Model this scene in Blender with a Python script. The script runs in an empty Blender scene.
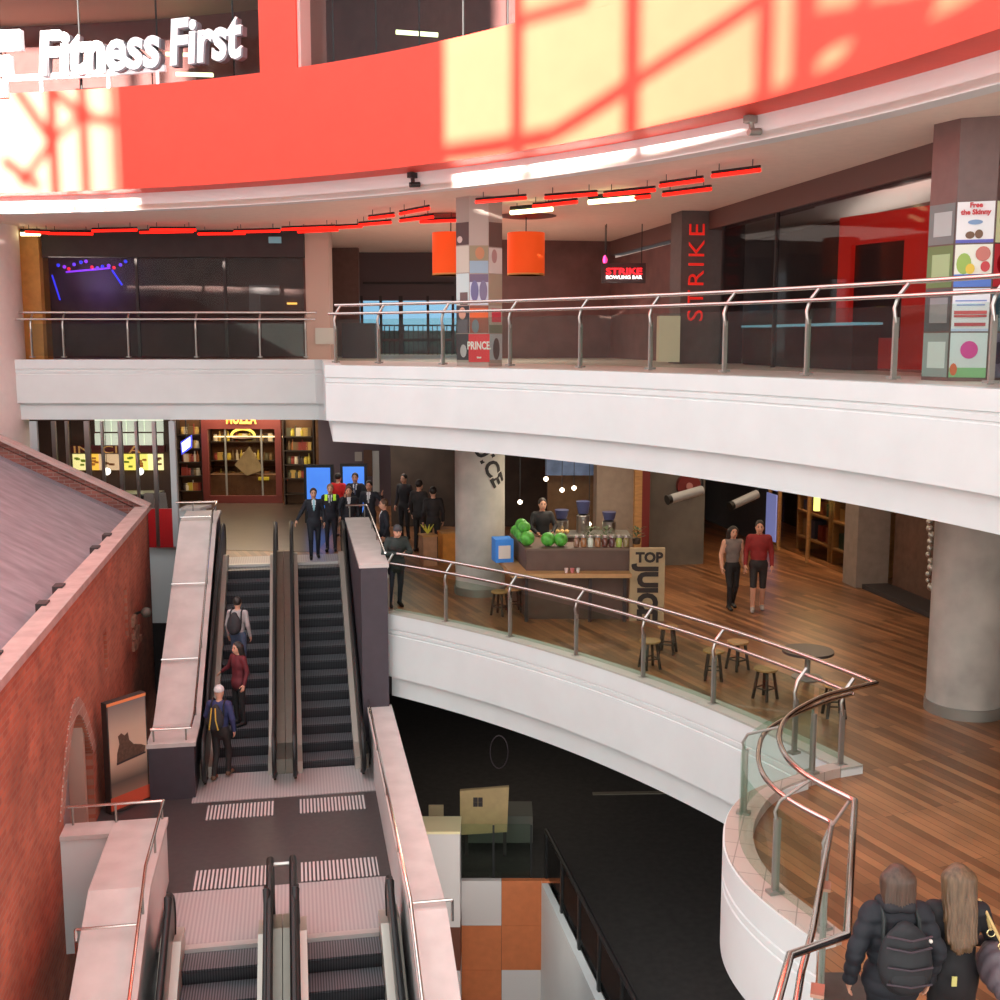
import bpy, math, random
import numpy as np
from mathutils import Vector, Matrix
random.seed(7)
SC = bpy.context.scene
COL = SC.collection
PI = math.pi
R = math.radians

# ------------------------------------------------------------------ camera calibration (used to survey points of the place)
FPX, HCAM = 1150.0, 5.3
PITCH = math.atan(161 / FPX)
_c, _s = math.cos(PITCH), math.sin(PITCH)
def ray(px, py):
    u = (px - 500) / FPX; v = (500 - py) / FPX
    return (u, _c + v * _s, -_s + v * _c)
def gz(px, py, z):                       # surveyed point on a level of height z
    d = ray(px, py); t = (z - HCAM) / d[2]
    return Vector((d[0] * t, d[1] * t, z))
def gy(px, py, Y):                       # surveyed point on a frontal plane at distance Y
    d = ray(px, py); t = Y / d[1]
    return Vector((d[0] * t, Y, HCAM + d[2] * t))
TH = math.asin(0.1765)
AX, BX = Vector((-0.1765, 0.9843)), Vector((0.9843, 0.1765))
def st(s, t, z=0.0):                     # building grid: s away along the escalators, t across
    return Vector((AX.x * s + BX.x * t, AX.y * s + BX.y * t, z))
CX, CY = -13.85, 5.9                     # centre of the round atrium
def arc(r, a, z=0.0):
    return Vector((CX + r * math.cos(a), CY + r * math.sin(a), z))
def arc_at_px(r, px, z=0.0):             # angle on the ring seen in column px
    lo, hi = R(5), R(100)
    def f(a):
        p = arc(r, a, z); dep = p.y * _c - (z - HCAM) * _s
        return 500 + FPX * p.x / dep - px
    for _ in range(50):
        m = (lo + hi) / 2
        if f(m) > 0: lo = m
        else: hi = m
    return (lo + hi) / 2

# ------------------------------------------------------------------ materials
def lin(c):
    return tuple((x / 255 / 12.92 if x / 255 <= 0.04045 else ((x / 255 + 0.055) / 1.055) ** 2.4) for x in c)
_M = {}
def mat(name, rgb, rough=0.6, metal=0.0, noise=0.0, scale=6.0, bump=0.0, emit=0.0, coat=0.0, stretch=None):
    if name in _M: return _M[name]
    m = bpy.data.materials.new(name); m.use_nodes = True
    nt = m.node_tree; b = nt.nodes['Principled BSDF']
    col = lin(rgb) + (1,)
    b.inputs['Base Color'].default_value = col
    b.inputs['Roughness'].default_value = rough
    b.inputs['Metallic'].default_value = metal
    if coat: b.inputs['Coat Weight'].default_value = coat
    if emit:
        b.inputs['Emission Color'].default_value = col
        b.inputs['Emission Strength'].default_value = emit
    if noise or bump:
        tc = nt.nodes.new('ShaderNodeTexCoord'); nz = nt.nodes.new('ShaderNodeTexNoise')
        nz.inputs['Scale'].default_value = scale; nz.inputs['Detail'].default_value = 5
        if stretch:
            mp = nt.nodes.new('ShaderNodeMapping'); mp.inputs['Scale'].default_value = stretch
            nt.links.new(tc.outputs['Object'], mp.inputs['Vector']); nt.links.new(mp.outputs['Vector'], nz.inputs['Vector'])
        else:
            nt.links.new(tc.outputs['Object'], nz.inputs['Vector'])
        if noise:
            rp = nt.nodes.new('ShaderNodeValToRGB')
            rp.color_ramp.elements[0].position = 0.3; rp.color_ramp.elements[1].position = 0.7
            rp.color_ramp.elements[0].color = tuple(x * (1 - noise) for x in col[:3]) + (1,)
            rp.color_ramp.elements[1].color = tuple(min(1, x * (1 + noise)) for x in col[:3]) + (1,)
            nt.links.new(nz.outputs['Fac'], rp.inputs['Fac']); nt.links.new(rp.outputs['Color'], b.inputs['Base Color'])
        if bump:
            bp = nt.nodes.new('ShaderNodeBump'); bp.inputs['Strength'].default_value = bump; bp.inputs['Distance'].default_value = 0.02
            nt.links.new(nz.outputs['Fac'], bp.inputs['Height']); nt.links.new(bp.outputs['Normal'], b.inputs['Normal'])
    _M[name] = m; return m
def mat_glass(name, rgb, refl=0.08, tint=0.0):
    m = bpy.data.materials.new(name); m.use_nodes = True; nt = m.node_tree
    for n in list(nt.nodes):
        if n.type != 'OUTPUT_MATERIAL': nt.nodes.remove(n)
    out = nt.nodes['Material Output']
    tr = nt.nodes.new('ShaderNodeBsdfTransparent'); tr.inputs['Color'].default_value = lin(rgb) + (1,)
    gl = nt.nodes.new('ShaderNodeBsdfGlossy'); gl.inputs['Roughness'].default_value = 0.02
    lw = nt.nodes.new('ShaderNodeLayerWeight'); lw.inputs['Blend'].default_value = 0.35
    mr = nt.nodes.new('ShaderNodeMapRange'); mr.inputs['To Min'].default_value = refl; mr.inputs['To Max'].default_value = min(1, refl * 5)
    nt.links.new(lw.outputs['Fresnel'], mr.inputs['Value'])
    mx = nt.nodes.new('ShaderNodeMixShader')
    nt.links.new(mr.outputs['Result'], mx.inputs['Fac']); nt.links.new(tr.outputs[0], mx.inputs[1]); nt.links.new(gl.outputs[0], mx.inputs[2])
    nt.links.new(mx.outputs[0], out.inputs['Surface'])
    _M[name] = m; return m
def mat_brick(name, c1, c2, mortar, rot, w, h, msize=0.012, vertical=True, rough=0.85, noise=0.35, bumps=0.3, offset=0.5):
    m = bpy.data.materials.new(name); m.use_nodes = True; nt = m.node_tree; b = nt.nodes['Principled BSDF']
    tc = nt.nodes.new('ShaderNodeTexCoord'); mp = nt.nodes.new('ShaderNodeMapping'); mp.vector_type = 'POINT'
    mp.inputs['Rotation'].default_value = (0, 0, rot)
    geo = nt.nodes.new('ShaderNodeNewGeometry')
    nt.links.new(geo.outputs['Position'], mp.inputs['Vector'])
    vec = mp.outputs['Vector']
    if vertical:
        sp = nt.nodes.new('ShaderNodeSeparateXYZ'); cb = nt.nodes.new('ShaderNodeCombineXYZ')
        nt.links.new(vec, sp.inputs[0]); nt.links.new(sp.outputs['X'], cb.inputs['X']); nt.links.new(sp.outputs['Z'], cb.inputs['Y'])
        vec = cb.outputs[0]
    br = nt.nodes.new('ShaderNodeTexBrick'); br.offset = offset
    br.inputs['Scale'].default_value = 1; br.inputs['Brick Width'].default_value = w; br.inputs['Row Height'].default_value = h
    br.inputs['Mortar Size'].default_value = msize; br.inputs['Bias'].default_value = 0.0
    br.inputs['Color1'].default_value = lin(c1) + (1,); br.inputs['Color2'].default_value = lin(c2) + (1,); br.inputs['Mortar'].default_value = lin(mortar) + (1,)
    nt.links.new(vec, br.inputs['Vector'])
    nz = nt.nodes.new('ShaderNodeTexNoise'); nz.inputs['Scale'].default_value = 1.3; nz.inputs['Detail'].default_value = 8
    nt.links.new(geo.outputs['Position'], nz.inputs['Vector'])
    rp = nt.nodes.new('ShaderNodeValToRGB'); rp.color_ramp.elements[0].position = 0.3; rp.color_ramp.elements[1].position = 0.7
    rp.color_ramp.elements[0].color = (1 - noise,) * 3 + (1,); rp.color_ramp.elements[1].color = (1,) * 4
    nt.links.new(nz.outputs['Fac'], rp.inputs['Fac'])
    mx = nt.nodes.new('ShaderNodeMix'); mx.data_type = 'RGBA'; mx.blend_type = 'MULTIPLY'; mx.inputs[0].default_value = 1
    nt.links.new(br.outputs['Color'], mx.inputs[6]); nt.links.new(rp.outputs['Color'], mx.inputs[7])
    nt.links.new(mx.outputs[2], b.inputs['Base Color'])
    b.inputs['Roughness'].default_value = rough
    if bumps:
        bp = nt.nodes.new('ShaderNodeBump'); bp.inputs['Strength'].default_value = bumps; bp.inputs['Distance'].default_value = 0.01; bp.invert = True
        nt.links.new(br.outputs['Fac'], bp.inputs['Height']); nt.links.new(bp.outputs['Normal'], b.inputs['Normal'])
    _M[name] = m; return m
def mat_stripes(name, c1, c2, direction, period, rough=0.4, metal=0.0, duty=0.5):
    """regular ribs / studs along a direction in the world"""
    m = bpy.data.materials.new(name); m.use_nodes = True; nt = m.node_tree; b = nt.nodes['Principled BSDF']
    geo = nt.nodes.new('ShaderNodeNewGeometry'); dt = nt.nodes.new('ShaderNodeVectorMath'); dt.operation = 'DOT_PRODUCT'
    dt.inputs[1].default_value = tuple(x / period for x in direction)
    nt.links.new(geo.outputs['Position'], dt.inputs[0])
    fr = nt.nodes.new('ShaderNodeMath'); fr.operation = 'FRACT'; nt.links.new(dt.outputs['Value'], fr.inputs[0])
    gt = nt.nodes.new('ShaderNodeMath'); gt.operation = 'GREATER_THAN'; gt.inputs[1].default_value = duty
    nt.links.new(fr.outputs[0], gt.inputs[0])
    mx = nt.nodes.new('ShaderNodeMix'); mx.data_type = 'RGBA'
    mx.inputs[6].default_value = lin(c1) + (1,); mx.inputs[7].default_value = lin(c2) + (1,)
    nt.links.new(gt.outputs[0], mx.inputs[0]); nt.links.new(mx.outputs[2], b.inputs['Base Color'])
    b.inputs['Roughness'].default_value = rough; b.inputs['Metallic'].default_value = metal
    _M[name] = m; return m

# ------------------------------------------------------------------ mesh builder
class MB:
    def __init__(self): self.v, self.f, self.m, self.cur = [], [], [], 0
    def use(self, i): self.cur = i; return self
    def add(self, vs, fs):
        o = len(self.v); self.v += [Vector(p) for p in vs]
        for f in fs: self.f.append([o + i for i in f]); self.m.append(self.cur)
        return self
    def hexa(self, p):                   # 8 corners: bottom 4 ccw, top 4 ccw
        return self.add(p, [(3, 2, 1, 0), (4, 5, 6, 7), (0, 1, 5, 4), (1, 2, 6, 5), (2, 3, 7, 6), (3, 0, 4, 7)])
    def box(self, c, d, rz=0.0, mtx=None):
        x, y, z = d[0] / 2, d[1] / 2, d[2] / 2
        ps = [Vector(q) for q in ((-x, -y, -z), (x, -y, -z), (x, y, -z), (-x, y, -z), (-x, -y, z), (x, -y, z), (x, y, z), (-x, y, z))]
        M = mtx if mtx else Matrix.Rotation(rz, 3, 'Z')
        return self.hexa([M @ q + Vector(c) for q in ps])
    def sbox(self, s0, s1, t0, t1, z0, z1):   # box on the building grid
        return self.hexa([st(s0, t0, z0), st(s0, t1, z0), st(s1, t1, z0), st(s1, t0, z0), st(s0, t0, z1), st(s0, t1, z1), st(s1, t1, z1), st(s1, t0, z1)])
    def prism(self, poly, z0, z1):
        n = len(poly); vs = [(p[0], p[1], z0) for p in poly] + [(p[0], p[1], z1) for p in poly]
        fs = [tuple(range(n - 1, -1, -1)), tuple(range(n, 2 * n))] + [(i, (i + 1) % n, n + (i + 1) % n, n + i) for i in range(n)]
        return self.add(vs, fs)
    def slab(self, poly3, off):          # any planar polygon given in 3-D, thickened by vector off
        n = len(poly3); off = Vector(off); vs = [Vector(p) for p in poly3] + [Vector(p) + off for p in poly3]
        fs = [tuple(range(n - 1, -1, -1)), tuple(range(n, 2 * n))] + [(i, (i + 1) % n, n + (i + 1) % n, n + i) for i in range(n)]
        return self.add(vs, fs)
    def tube(self, pts, r, n=10, caps=True, flat=1.0):
        pts = [Vector(p) for p in pts]; k = len(pts); vs, fs = [], []
        rs = r if isinstance(r, (list, tuple)) else [r] * k
        t0 = (pts[1] - pts[0]).normalized(); up = Vector((0, 0, 1)) if abs(t0.z) < 0.95 else Vector((1, 0, 0))
        nrm = t0.cross(up).normalized()
        for i, p in enumerate(pts):
            a = (pts[i] - pts[i - 1]).normalized() if i else (pts[1] - pts[0]).normalized()
            b = (pts[i + 1] - pts[i]).normalized() if i < k - 1 else a
            tg = (a + b).normalized() if (a + b).length > 1e-6 else a
            nrm = (nrm - tg * nrm.dot(tg))
            nrm = nrm.normalized() if nrm.length > 1e-6 else tg.orthogonal().normalized()
            bn = tg.cross(nrm); ms = min(1.5, 1 / max(0.6, tg.dot(a)))
            for j in range(n):
                an = 2 * PI * j / n
                vs.append(p + (nrm * math.cos(an) * ms + bn * math.sin(an) * flat) * rs[i])
        for i in range(k - 1):
            for j in range(n):
                fs.append((i * n + j, i * n + (j + 1) % n, (i + 1) * n + (j + 1) % n, (i + 1) * n + j))
        if caps: fs += [tuple(range(n - 1, -1, -1)), tuple((k - 1) * n + j for j in range(n))]
        return self.add(vs, fs)
    def cyl(self, c, r, z0, z1, n=24, r1=None):
        r1 = r if r1 is None else r1
        vs = [(c[0] + r * math.cos(2 * PI * j / n), c[1] + r * math.sin(2 * PI * j / n), z0) for j in range(n)] + \
             [(c[0] + r1 * math.cos(2 * PI * j / n), c[1] + r1 * math.sin(2 * PI * j / n), z1) for j in range(n)]
        return self.add(vs, [tuple(range(n - 1, -1, -1)), tuple(range(n, 2 * n))] + [(j, (j + 1) % n, n + (j + 1) % n, n + j) for j in range(n)])
    def lathe(self, c, prof, n=20):
        vs, fs = [], []
        for r, z in prof:
            for j in range(n): vs.append((c[0] + r * math.cos(2 * PI * j / n), c[1] + r * math.sin(2 * PI * j / n), c[2] + z))
        for i in range(len(prof) - 1):
            for j in range(n): fs.append((i * n + j, i * n + (j + 1) % n, (i + 1) * n + (j + 1) % n, (i + 1) * n + j))
        fs += [tuple(range(n - 1, -1, -1)), tuple((len(prof) - 1) * n + j for j in range(n))]
        return self.add(vs, fs)
    def ball(self, c, r, n=14, sz=(1, 1, 1)):
        prof = [(max(1e-4, math.sin(PI * i / n)) * r, -math.cos(PI * i / n) * r) for i in range(n + 1)]
        o = len(self.v); self.lathe((0, 0, 0), prof, n + 4)
        for i in range(o, len(self.v)):
            p = self.v[i]; self.v[i] = Vector((p.x * sz[0] + c[0], p.y * sz[1] + c[1], p.z * sz[2] + c[2]))
        return self
    def sweep(self, path, prof, closed=True, caps=True):
        """prof: (offset to the left-hand normal of the path, z); mitred along a plan path"""
        P = [Vector((p[0], p[1])) for p in path]; k = len(P); n = len(prof); vs, fs = [], []
        for i in range(k):
            a = (P[i] - P[i - 1]).normalized() if i else (P[1] - P[0]).normalized()
            b = (P[i + 1] - P[i]).normalized() if i < k - 1 else a
            na, nb = Vector((-a.y, a.x)), Vector((-b.y, b.x)); m = (na + nb)
            m = m.normalized() if m.length > 1e-6 else na
            m = m / max(0.4, m.dot(na))
            for o, z in prof: vs.append((P[i].x + m.x * o, P[i].y + m.y * o, z))
        for i in range(k - 1):
            for j in range(n if closed else n - 1):
                fs.append((i * n + j, (i + 1) * n + j, (i + 1) * n + (j + 1) % n, i * n + (j + 1) % n))
        if caps and closed: fs += [tuple(range(n)), tuple((k - 1) * n + j for j in range(n - 1, -1, -1))]
        return self.add(vs, fs)
    def text(self, s, size, depth, place, align='LEFT', bold=0.0, shear=0.0, spacing=1.0):
        """lettering; place(x, y, d) -> world point (x along the line, y up, d out of the surface)"""
        cu = bpy.data.curves.new('tmp', 'FONT'); cu.body = s; cu.size = size; cu.extrude = depth / 2; cu.offset = bold; cu.align_x = align; cu.shear = shear
        cu.space_character = spacing; cu.resolution_u = 3
        ob = bpy.data.objects.new('tmp', cu); COL.objects.link(ob)
        dg = bpy.context.evaluated_depsgraph_get(); me = bpy.data.meshes.new_from_object(ob.evaluated_get(dg))
        vs = [place(v.co.x, v.co.y, v.co.z + depth / 2) for v in me.vertices]; fs = [tuple(p.vertices) for p in me.polygons]
        bpy.data.objects.remove(ob); bpy.data.curves.remove(cu); bpy.data.meshes.remove(me)
        return self.add(vs, fs)
    def build(self, name, mats, parent=None, loc=None, smooth=False, angle=40):
        me = bpy.data.meshes.new(name); base = Vector((0, 0, 0))
        if parent is not None:
            q = parent
            while q is not None: base = base + q.location; q = q.parent
        if loc is not None: base = base + Vector(loc)
        me.from_pydata([tuple(p - base) for p in self.v], [], self.f)
        for m in (mats if isinstance(mats, (list, tuple)) else [mats]): me.materials.append(m)
        if len(me.materials) > 1: me.polygons.foreach_set('material_index', self.m)
        if smooth:
            me.polygons.foreach_set('use_smooth', [True] * len(me.polygons))
            if angle < 179: me.set_sharp_from_angle(angle=R(angle))
        me.validate(); me.update()
        o = bpy.data.objects.new(name, me); COL.objects.link(o)
        if parent is not None: o.parent = parent
        if loc is not None: o.location = loc
        return o
def tag(o, label, cat, group=None):
    o['label'] = label; o['category'] = cat
    if group: o['group'] = group
    return o
def thing(name, label, cat, loc, group=None):
    o = bpy.data.objects.new(name, None); o.location = loc; o.empty_display_size = 0.2; COL.objects.link(o)
    return tag(o, label, cat, group)
def solo(mb, name, m, label, cat, loc, group=None, smooth=False):
    return tag(mb.build(name, m, loc=loc, smooth=smooth), label, cat, group)
def struct(mb, name, m, smooth=False, loc=None):
    o = mb.build(name, m, smooth=smooth, loc=loc); o['kind'] = 'structure'; return o
def dup(root, loc, label=None, group=None, rz=None):
    r = root.copy(); COL.objects.link(r); r.location = loc
    if rz is not None: r.rotation_euler = (0, 0, rz)
    if label: r['label'] = label
    if group: r['group'] = group
    for ch in list(root.children):
        c = ch.copy(); COL.objects.link(c); c.parent = r
        for g in list(ch.children):
            d = g.copy(); COL.objects.link(d); d.parent = c
    return r
def V3(p, z): return Vector((p[0], p[1], z))
# ------------------------------------------------------------------ palette
WHITE = mat('white_paint', (219, 224, 224), 0.55, noise=0.03, scale=1.5)
WHITE2 = mat('offwhite_paint', (214, 210, 208), 0.6, noise=0.03, scale=1.5)
RED = mat('red_paint', (237, 70, 50), 0.5, noise=0.04, scale=2)
STONE = mat('pale_stone', (198, 190, 186), 0.55, noise=0.10, scale=2.5)
STEEL = mat('brushed_steel', (190, 186, 182), 0.28, 1.0)
STEELD = mat('dull_steel', (150, 147, 140), 0.42, 0.5)
CHROME = mat('polished_rail', (215, 205, 200), 0.16, 1.0)
DARKP = mat('dark_plum_cladding', (66, 58, 66), 0.6, noise=0.08)
CEIL = mat('soffit_paint', (246, 222, 206), 0.75, noise=0.03)
BLACK = mat('black_rubber', (18, 18, 19), 0.45)
DARK = mat('dark_wall', (58, 48, 48), 0.7, noise=0.15, scale=3)
CHAR = mat('charcoal', (60, 56, 57), 0.7, noise=0.1)
CONC = mat('concrete', (172, 168, 160), 0.75, noise=0.22, scale=1.6, bump=0.1)
GLASS = mat_glass('clear_glass', (238, 246, 241), 0.015)
SHOPGL = mat_glass('shop_glass', (222, 222, 222), 0.006)
WOODL = mat('oak', (176, 128, 78), 0.5, noise=0.18, scale=3, stretch=(1, 8, 8))
DWOOD = mat('dark_wood', (58, 44, 34), 0.55, noise=0.2, scale=4)
EMW = mat('lamp_white', (255, 250, 232), emit=6.0)
EMR = mat('lamp_red', (255, 26, 14), emit=1.6)
COPING = mat('pink_sandstone', (176, 150, 144), 0.75, noise=0.15, scale=3, bump=0.2)
LEVEL1_Z, L2, SOF1, SOF2 = 0.0, 4.75, 3.28, 8.1
R1, R2, R3, RR = 19.55, 19.85, 20.65, 20.0

FLOORW = mat_brick('timber_floor', (182, 126, 84), (116, 76, 50), (98, 66, 44), -R(23) + PI / 2, 2.4, 0.12, 0.004, vertical=False, rough=0.32, noise=0.35, bumps=0.0)
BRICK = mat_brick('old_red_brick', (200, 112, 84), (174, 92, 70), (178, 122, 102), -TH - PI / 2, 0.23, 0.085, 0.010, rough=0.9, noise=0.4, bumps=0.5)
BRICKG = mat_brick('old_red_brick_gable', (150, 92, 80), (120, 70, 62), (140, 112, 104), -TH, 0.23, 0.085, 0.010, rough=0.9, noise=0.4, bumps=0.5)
def arcpts(r, a0, a1, n): return [arc(r, a0 + (a1 - a0) * i / (n - 1)) for i in range(n)]

# ------------------------------------------------------------------ LEVEL 1 : timber floor, fascia, curved bay
aL1 = math.atan2(21.52 - CY, -2.2 - CX); aC1 = math.atan2(13.45 - CY, 4.22 - CX)
edge1 = arcpts(R1, aL1, aC1, 40)
bay_out = [(3.55, 13.22), (3.10, 12.90), (2.80, 12.60), (2.55, 12.15), (2.40, 11.66), (2.32, 11.15), (2.34, 10.68), (2.45, 10.20), (2.62, 9.75), (2.78, 9.40)]
bay_in = [(4.10, 13.42), (3.62, 13.08), (3.20, 12.70), (2.90, 12.20), (2.70, 11.66), (2.62, 11.15), (2.64, 10.72), (2.74, 10.28), (2.90, 9.85), (3.02, 9.52)]
def smoothline(pts, n=5):
    P = [Vector((p[0], p[1])) for p in pts]; out = []
    for i in range(len(P) - 1):
        p0, p1, p2, p3 = P[max(0, i - 1)], P[i], P[i + 1], P[min(len(P) - 1, i + 2)]
        for j in range(n):
            t = j / n
            out.append(0.5 * ((2 * p1) + (p2 - p0) * t + (2 * p0 - 5 * p1 + 4 * p2 - p3) * t * t + (3 * p1 - p0 - 3 * p2 + p3) * t ** 3))
    out.append(P[-1]); return out
bayo, bayi = smoothline(bay_out), smoothline(bay_in)
cusp = edge1[-1]
floor1 = [(p.x, p.y) for p in edge1] + [(p.x, p.y) for p in bayo] + [(2.1, 7.3), (1.7, 6.4), (1.3, 4.0), (18, 4.0), (18, 44), (-22, 44), (-22, 28.9)]
floor1.append((-7.0, 28.9))
for s, t in ((29.0, -1.83), (27.35, -1.83), (27.35, 1.2), (27.35, 1.7)):
    p = st(s, t); floor1.append((p.x, p.y))
mb = MB().prism(floor1, -0.25, 0.0)
struct(mb, 'floor', FLOORW)
# white fascia with grooves and a set-back lower band (path runs left to right, void on its right-hand side)
def fascia(path, ztop, name, curb=0.30, drop=1.15, band=0.42, curbz=0.10):
    z = ztop
    prof = [(-0.02, z - drop), (-0.02, z - 0.33), (-0.005, z - 0.32), (-0.005, z - 0.30), (-0.02, z - 0.29), (-0.02, z - 0.23), (-0.005, z - 0.22), (-0.005, z - 0.20), (-0.03, z - 0.19),
            (-0.03, z + curbz), (curb, z + curbz), (curb, z - 0.22), (0.4, z - 0.22), (0.4, z - drop)]
    mb = MB().sweep(path, [(o, zz) for o, zz in prof])
    mb.sweep(path, [(0.10, z - drop - band), (0.10, z - drop + 0.01), (0.4, z - drop + 0.01), (0.4, z - drop - band)])
    return struct(mb, name, WHITE, smooth=True)
fascia(edge1, 0.0, 'beam_middle')
mb = MB().sweep(edge1, [(-0.035, 0.085), (-0.035, 0.115), (0.30, 0.115), (0.30, 0.085)])
struct(mb, 'trim_1', mat('kerb_tile', (176, 176, 166), 0.45, noise=0.05))
# the bay's own rim and white drum wall
n = len(bayo)
mb = MB()
for i in range(n - 1):
    a, b, c, d = bayo[i], bayo[i + 1], bayi[i + 1], bayi[i]
    mb.hexa([V3(a, -0.1), V3(b, -0.1), V3(c, -0.1), V3(d, -0.1), V3(a, 0.12), V3(b, 0.12), V3(c, 0.12), V3(d, 0.12)])
struct(mb, 'kerb', mat_brick('kerb_stone', (196, 178, 168), (188, 172, 162), (150, 138, 130), 0.3, 0.33, 0.33, 0.006, vertical=False, rough=0.5, noise=0.1, bumps=0, offset=0))
mb = MB().sweep(bayo, [(-0.02, -1.05), (-0.02, -0.34), (-0.005, -0.33), (-0.005, -0.31), (-0.02, -0.30), (-0.02, -0.24), (-0.005, -0.23), (-0.005, -0.21), (-0.02, -0.20), (-0.02, 0.09), (0.2, 0.09), (0.2, -1.05)])
struct(mb, 'wall_bay', WHITE, smooth=True)
tip = [V3(cusp, 0), Vector((bayo[0].x, bayo[0].y, 0)), Vector((bayi[0].x, bayi[0].y, 0))]
mb = MB().prism([(4.3, 13.5), (3.50, 13.12), (3.60, 13.32), (4.12, 13.62)], -0.2, 0.118); struct(mb, 'kerb_tip', _M['kerb_stone'])
# the dark landing mat in front of the two women
mat_floor = mat('dark_landing', (70, 62, 58), 0.55, noise=0.15, scale=9)
mb = MB().prism([(2.72, 9.05), (2.2, 7.35), (1.75, 6.4), (1.5, 4.2), (3.02, 4.2), (3.02, 9.05)], 0.0, 0.012)
solo(mb, 'landing_mat', mat_floor, 'dark grey landing mat on the timber floor behind the steel handrail', 'mat', (2.6, 8, 0))

# ------------------------------------------------------------------ LEVEL 2 : slab, fascia
aL2 = math.atan2(22.9 - CY, -3.35 - CX)
edge2 = [Vector((-12.30, 29.0, 0)), Vector((-9, 29.0, 0)), Vector((-4.62, 28.95, 0)), Vector((-4.38, 28.7, 0))] + arcpts(R2, aL2, R(-12), 50)
floor2 = [(p.x, p.y) for p in edge2] + [(18, 1), (18, 44), (-22, 44), (-22, 29.0)]
struct(MB().prism(floor2, L2 - 0.3, L2), 'floor_upper', mat('upper_floor', (212, 200, 190), 0.35, noise=0.1))
fascia(edge2, L2, 'beam_upper', curbz=0.04, drop=1.05)
mb = MB().prism([(p[0], p[1]) for p in [(q.x + 0.25, q.y + 0.25) for q in edge2] + [Vector((18, 1)), Vector((18, 44)), Vector((-22, 44)), Vector((-22, 29.3))]], SOF1, SOF1 + 0.08)
struct(mb, 'ceiling_middle', CEIL)
# ------------------------------------------------------------------ LEVEL 3 : soffit, white strip, red band
edge3 = arcpts(R3, R(108), R(-20), 70)
rim = [(p.x, p.y) for p in edge3]
struct(MB().prism(rim + [(22, -1), (22, 46), (-26, 46), (-26, 27)], SOF2, SOF2 + 0.1), 'ceiling_upper', CEIL)
mb = MB().sweep(edge3, [(0.0, SOF2 - 0.02), (0.0, 8.45), (0.3, 8.45), (0.3, SOF2 - 0.02)])
struct(mb, 'trim_2', mat('white_strip', (238, 236, 234), 0.5), smooth=True)
edgeR = arcpts(RR, R(108), R(-20), 70)
mb = MB().sweep(edgeR, [(0.0, 8.44), (0.0, 10.52), (0.25, 10.52), (0.25, 8.60), (1.0, 8.60), (1.0, 8.44)])
struct(mb, 'wall_red_band', RED, smooth=True)
aW = arc_at_px(RR, 515, 10.4); aP0 = arc_at_px(RR, 260, 10.5); aP1 = arc_at_px(RR, 297, 10.5)
mb = MB().sweep(arcpts(RR, aW, R(-20), 30), [(0.0, 10.38), (0.0, 14.2), (0.25, 14.2), (0.25, 10.38)])
mb.sweep(arcpts(RR, aP0, aP1, 4), [(0.0, 10.38), (0.0, 14.2), (0.3, 14.2), (0.3, 10.38)])
struct(mb, 'wall_red_upper', RED, smooth=True)
aB = arc_at_px(RR + 0.9, 329, 10.5)
mb = MB().sweep(arcpts(RR + 0.04, aP1, aB, 4), [(0.0, 10.50), (0.0, 14.2), (0.8, 14.2), (0.8, 10.50)])
struct(mb, 'pillar', mat('blush_paint', (206, 178, 172), 0.6))
struct(MB().prism(rim + [(22, -1), (22, 46), (-26, 46), (-26, 27)], 9.9, 10.0), 'floor_gym', CHAR)
mb = MB().sweep(arcpts(RR + 3.2, R(108), R(-20), 50), [(0.0, 10.0), (0.0, 13.4), (0.2, 13.4), (0.2, 10.0)])
struct(mb, 'wall_gym', mat('gym_wall', (150, 98, 96), 0.7, noise=0.15), smooth=True)
struct(MB().sweep(arcpts(RR + 0.1, R(108), R(-20), 50), [(0.0, 12.75), (0.0, 12.95), (3.4, 12.95), (3.4, 12.75)]), 'ceiling_gym', mat('gym_ceiling', (226, 206, 180), 0.7))
# window mullions and glazing of the gym
k = 0
for a0, a1, n in ((R(100), aP0, 7), (aB, aW, 5)):
    pts = arcpts(RR + 0.35, a0, a1, 12)
    o = struct(MB().sweep(pts, [(0, 10.4), (0, 12.75), (0.02, 12.75), (0.02, 10.4)]), 'window_%d' % (k + 1), SHOPGL, smooth=True)
    for i in range(n):
        p = arc(RR + 0.38, a0 + (a1 - a0) * (i + 0.5) / n)
        MB().box((p.x, p.y, 11.55), (0.03, 0.03, 2.4)).build('mullion', CHAR, parent=o)
    k += 1

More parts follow.
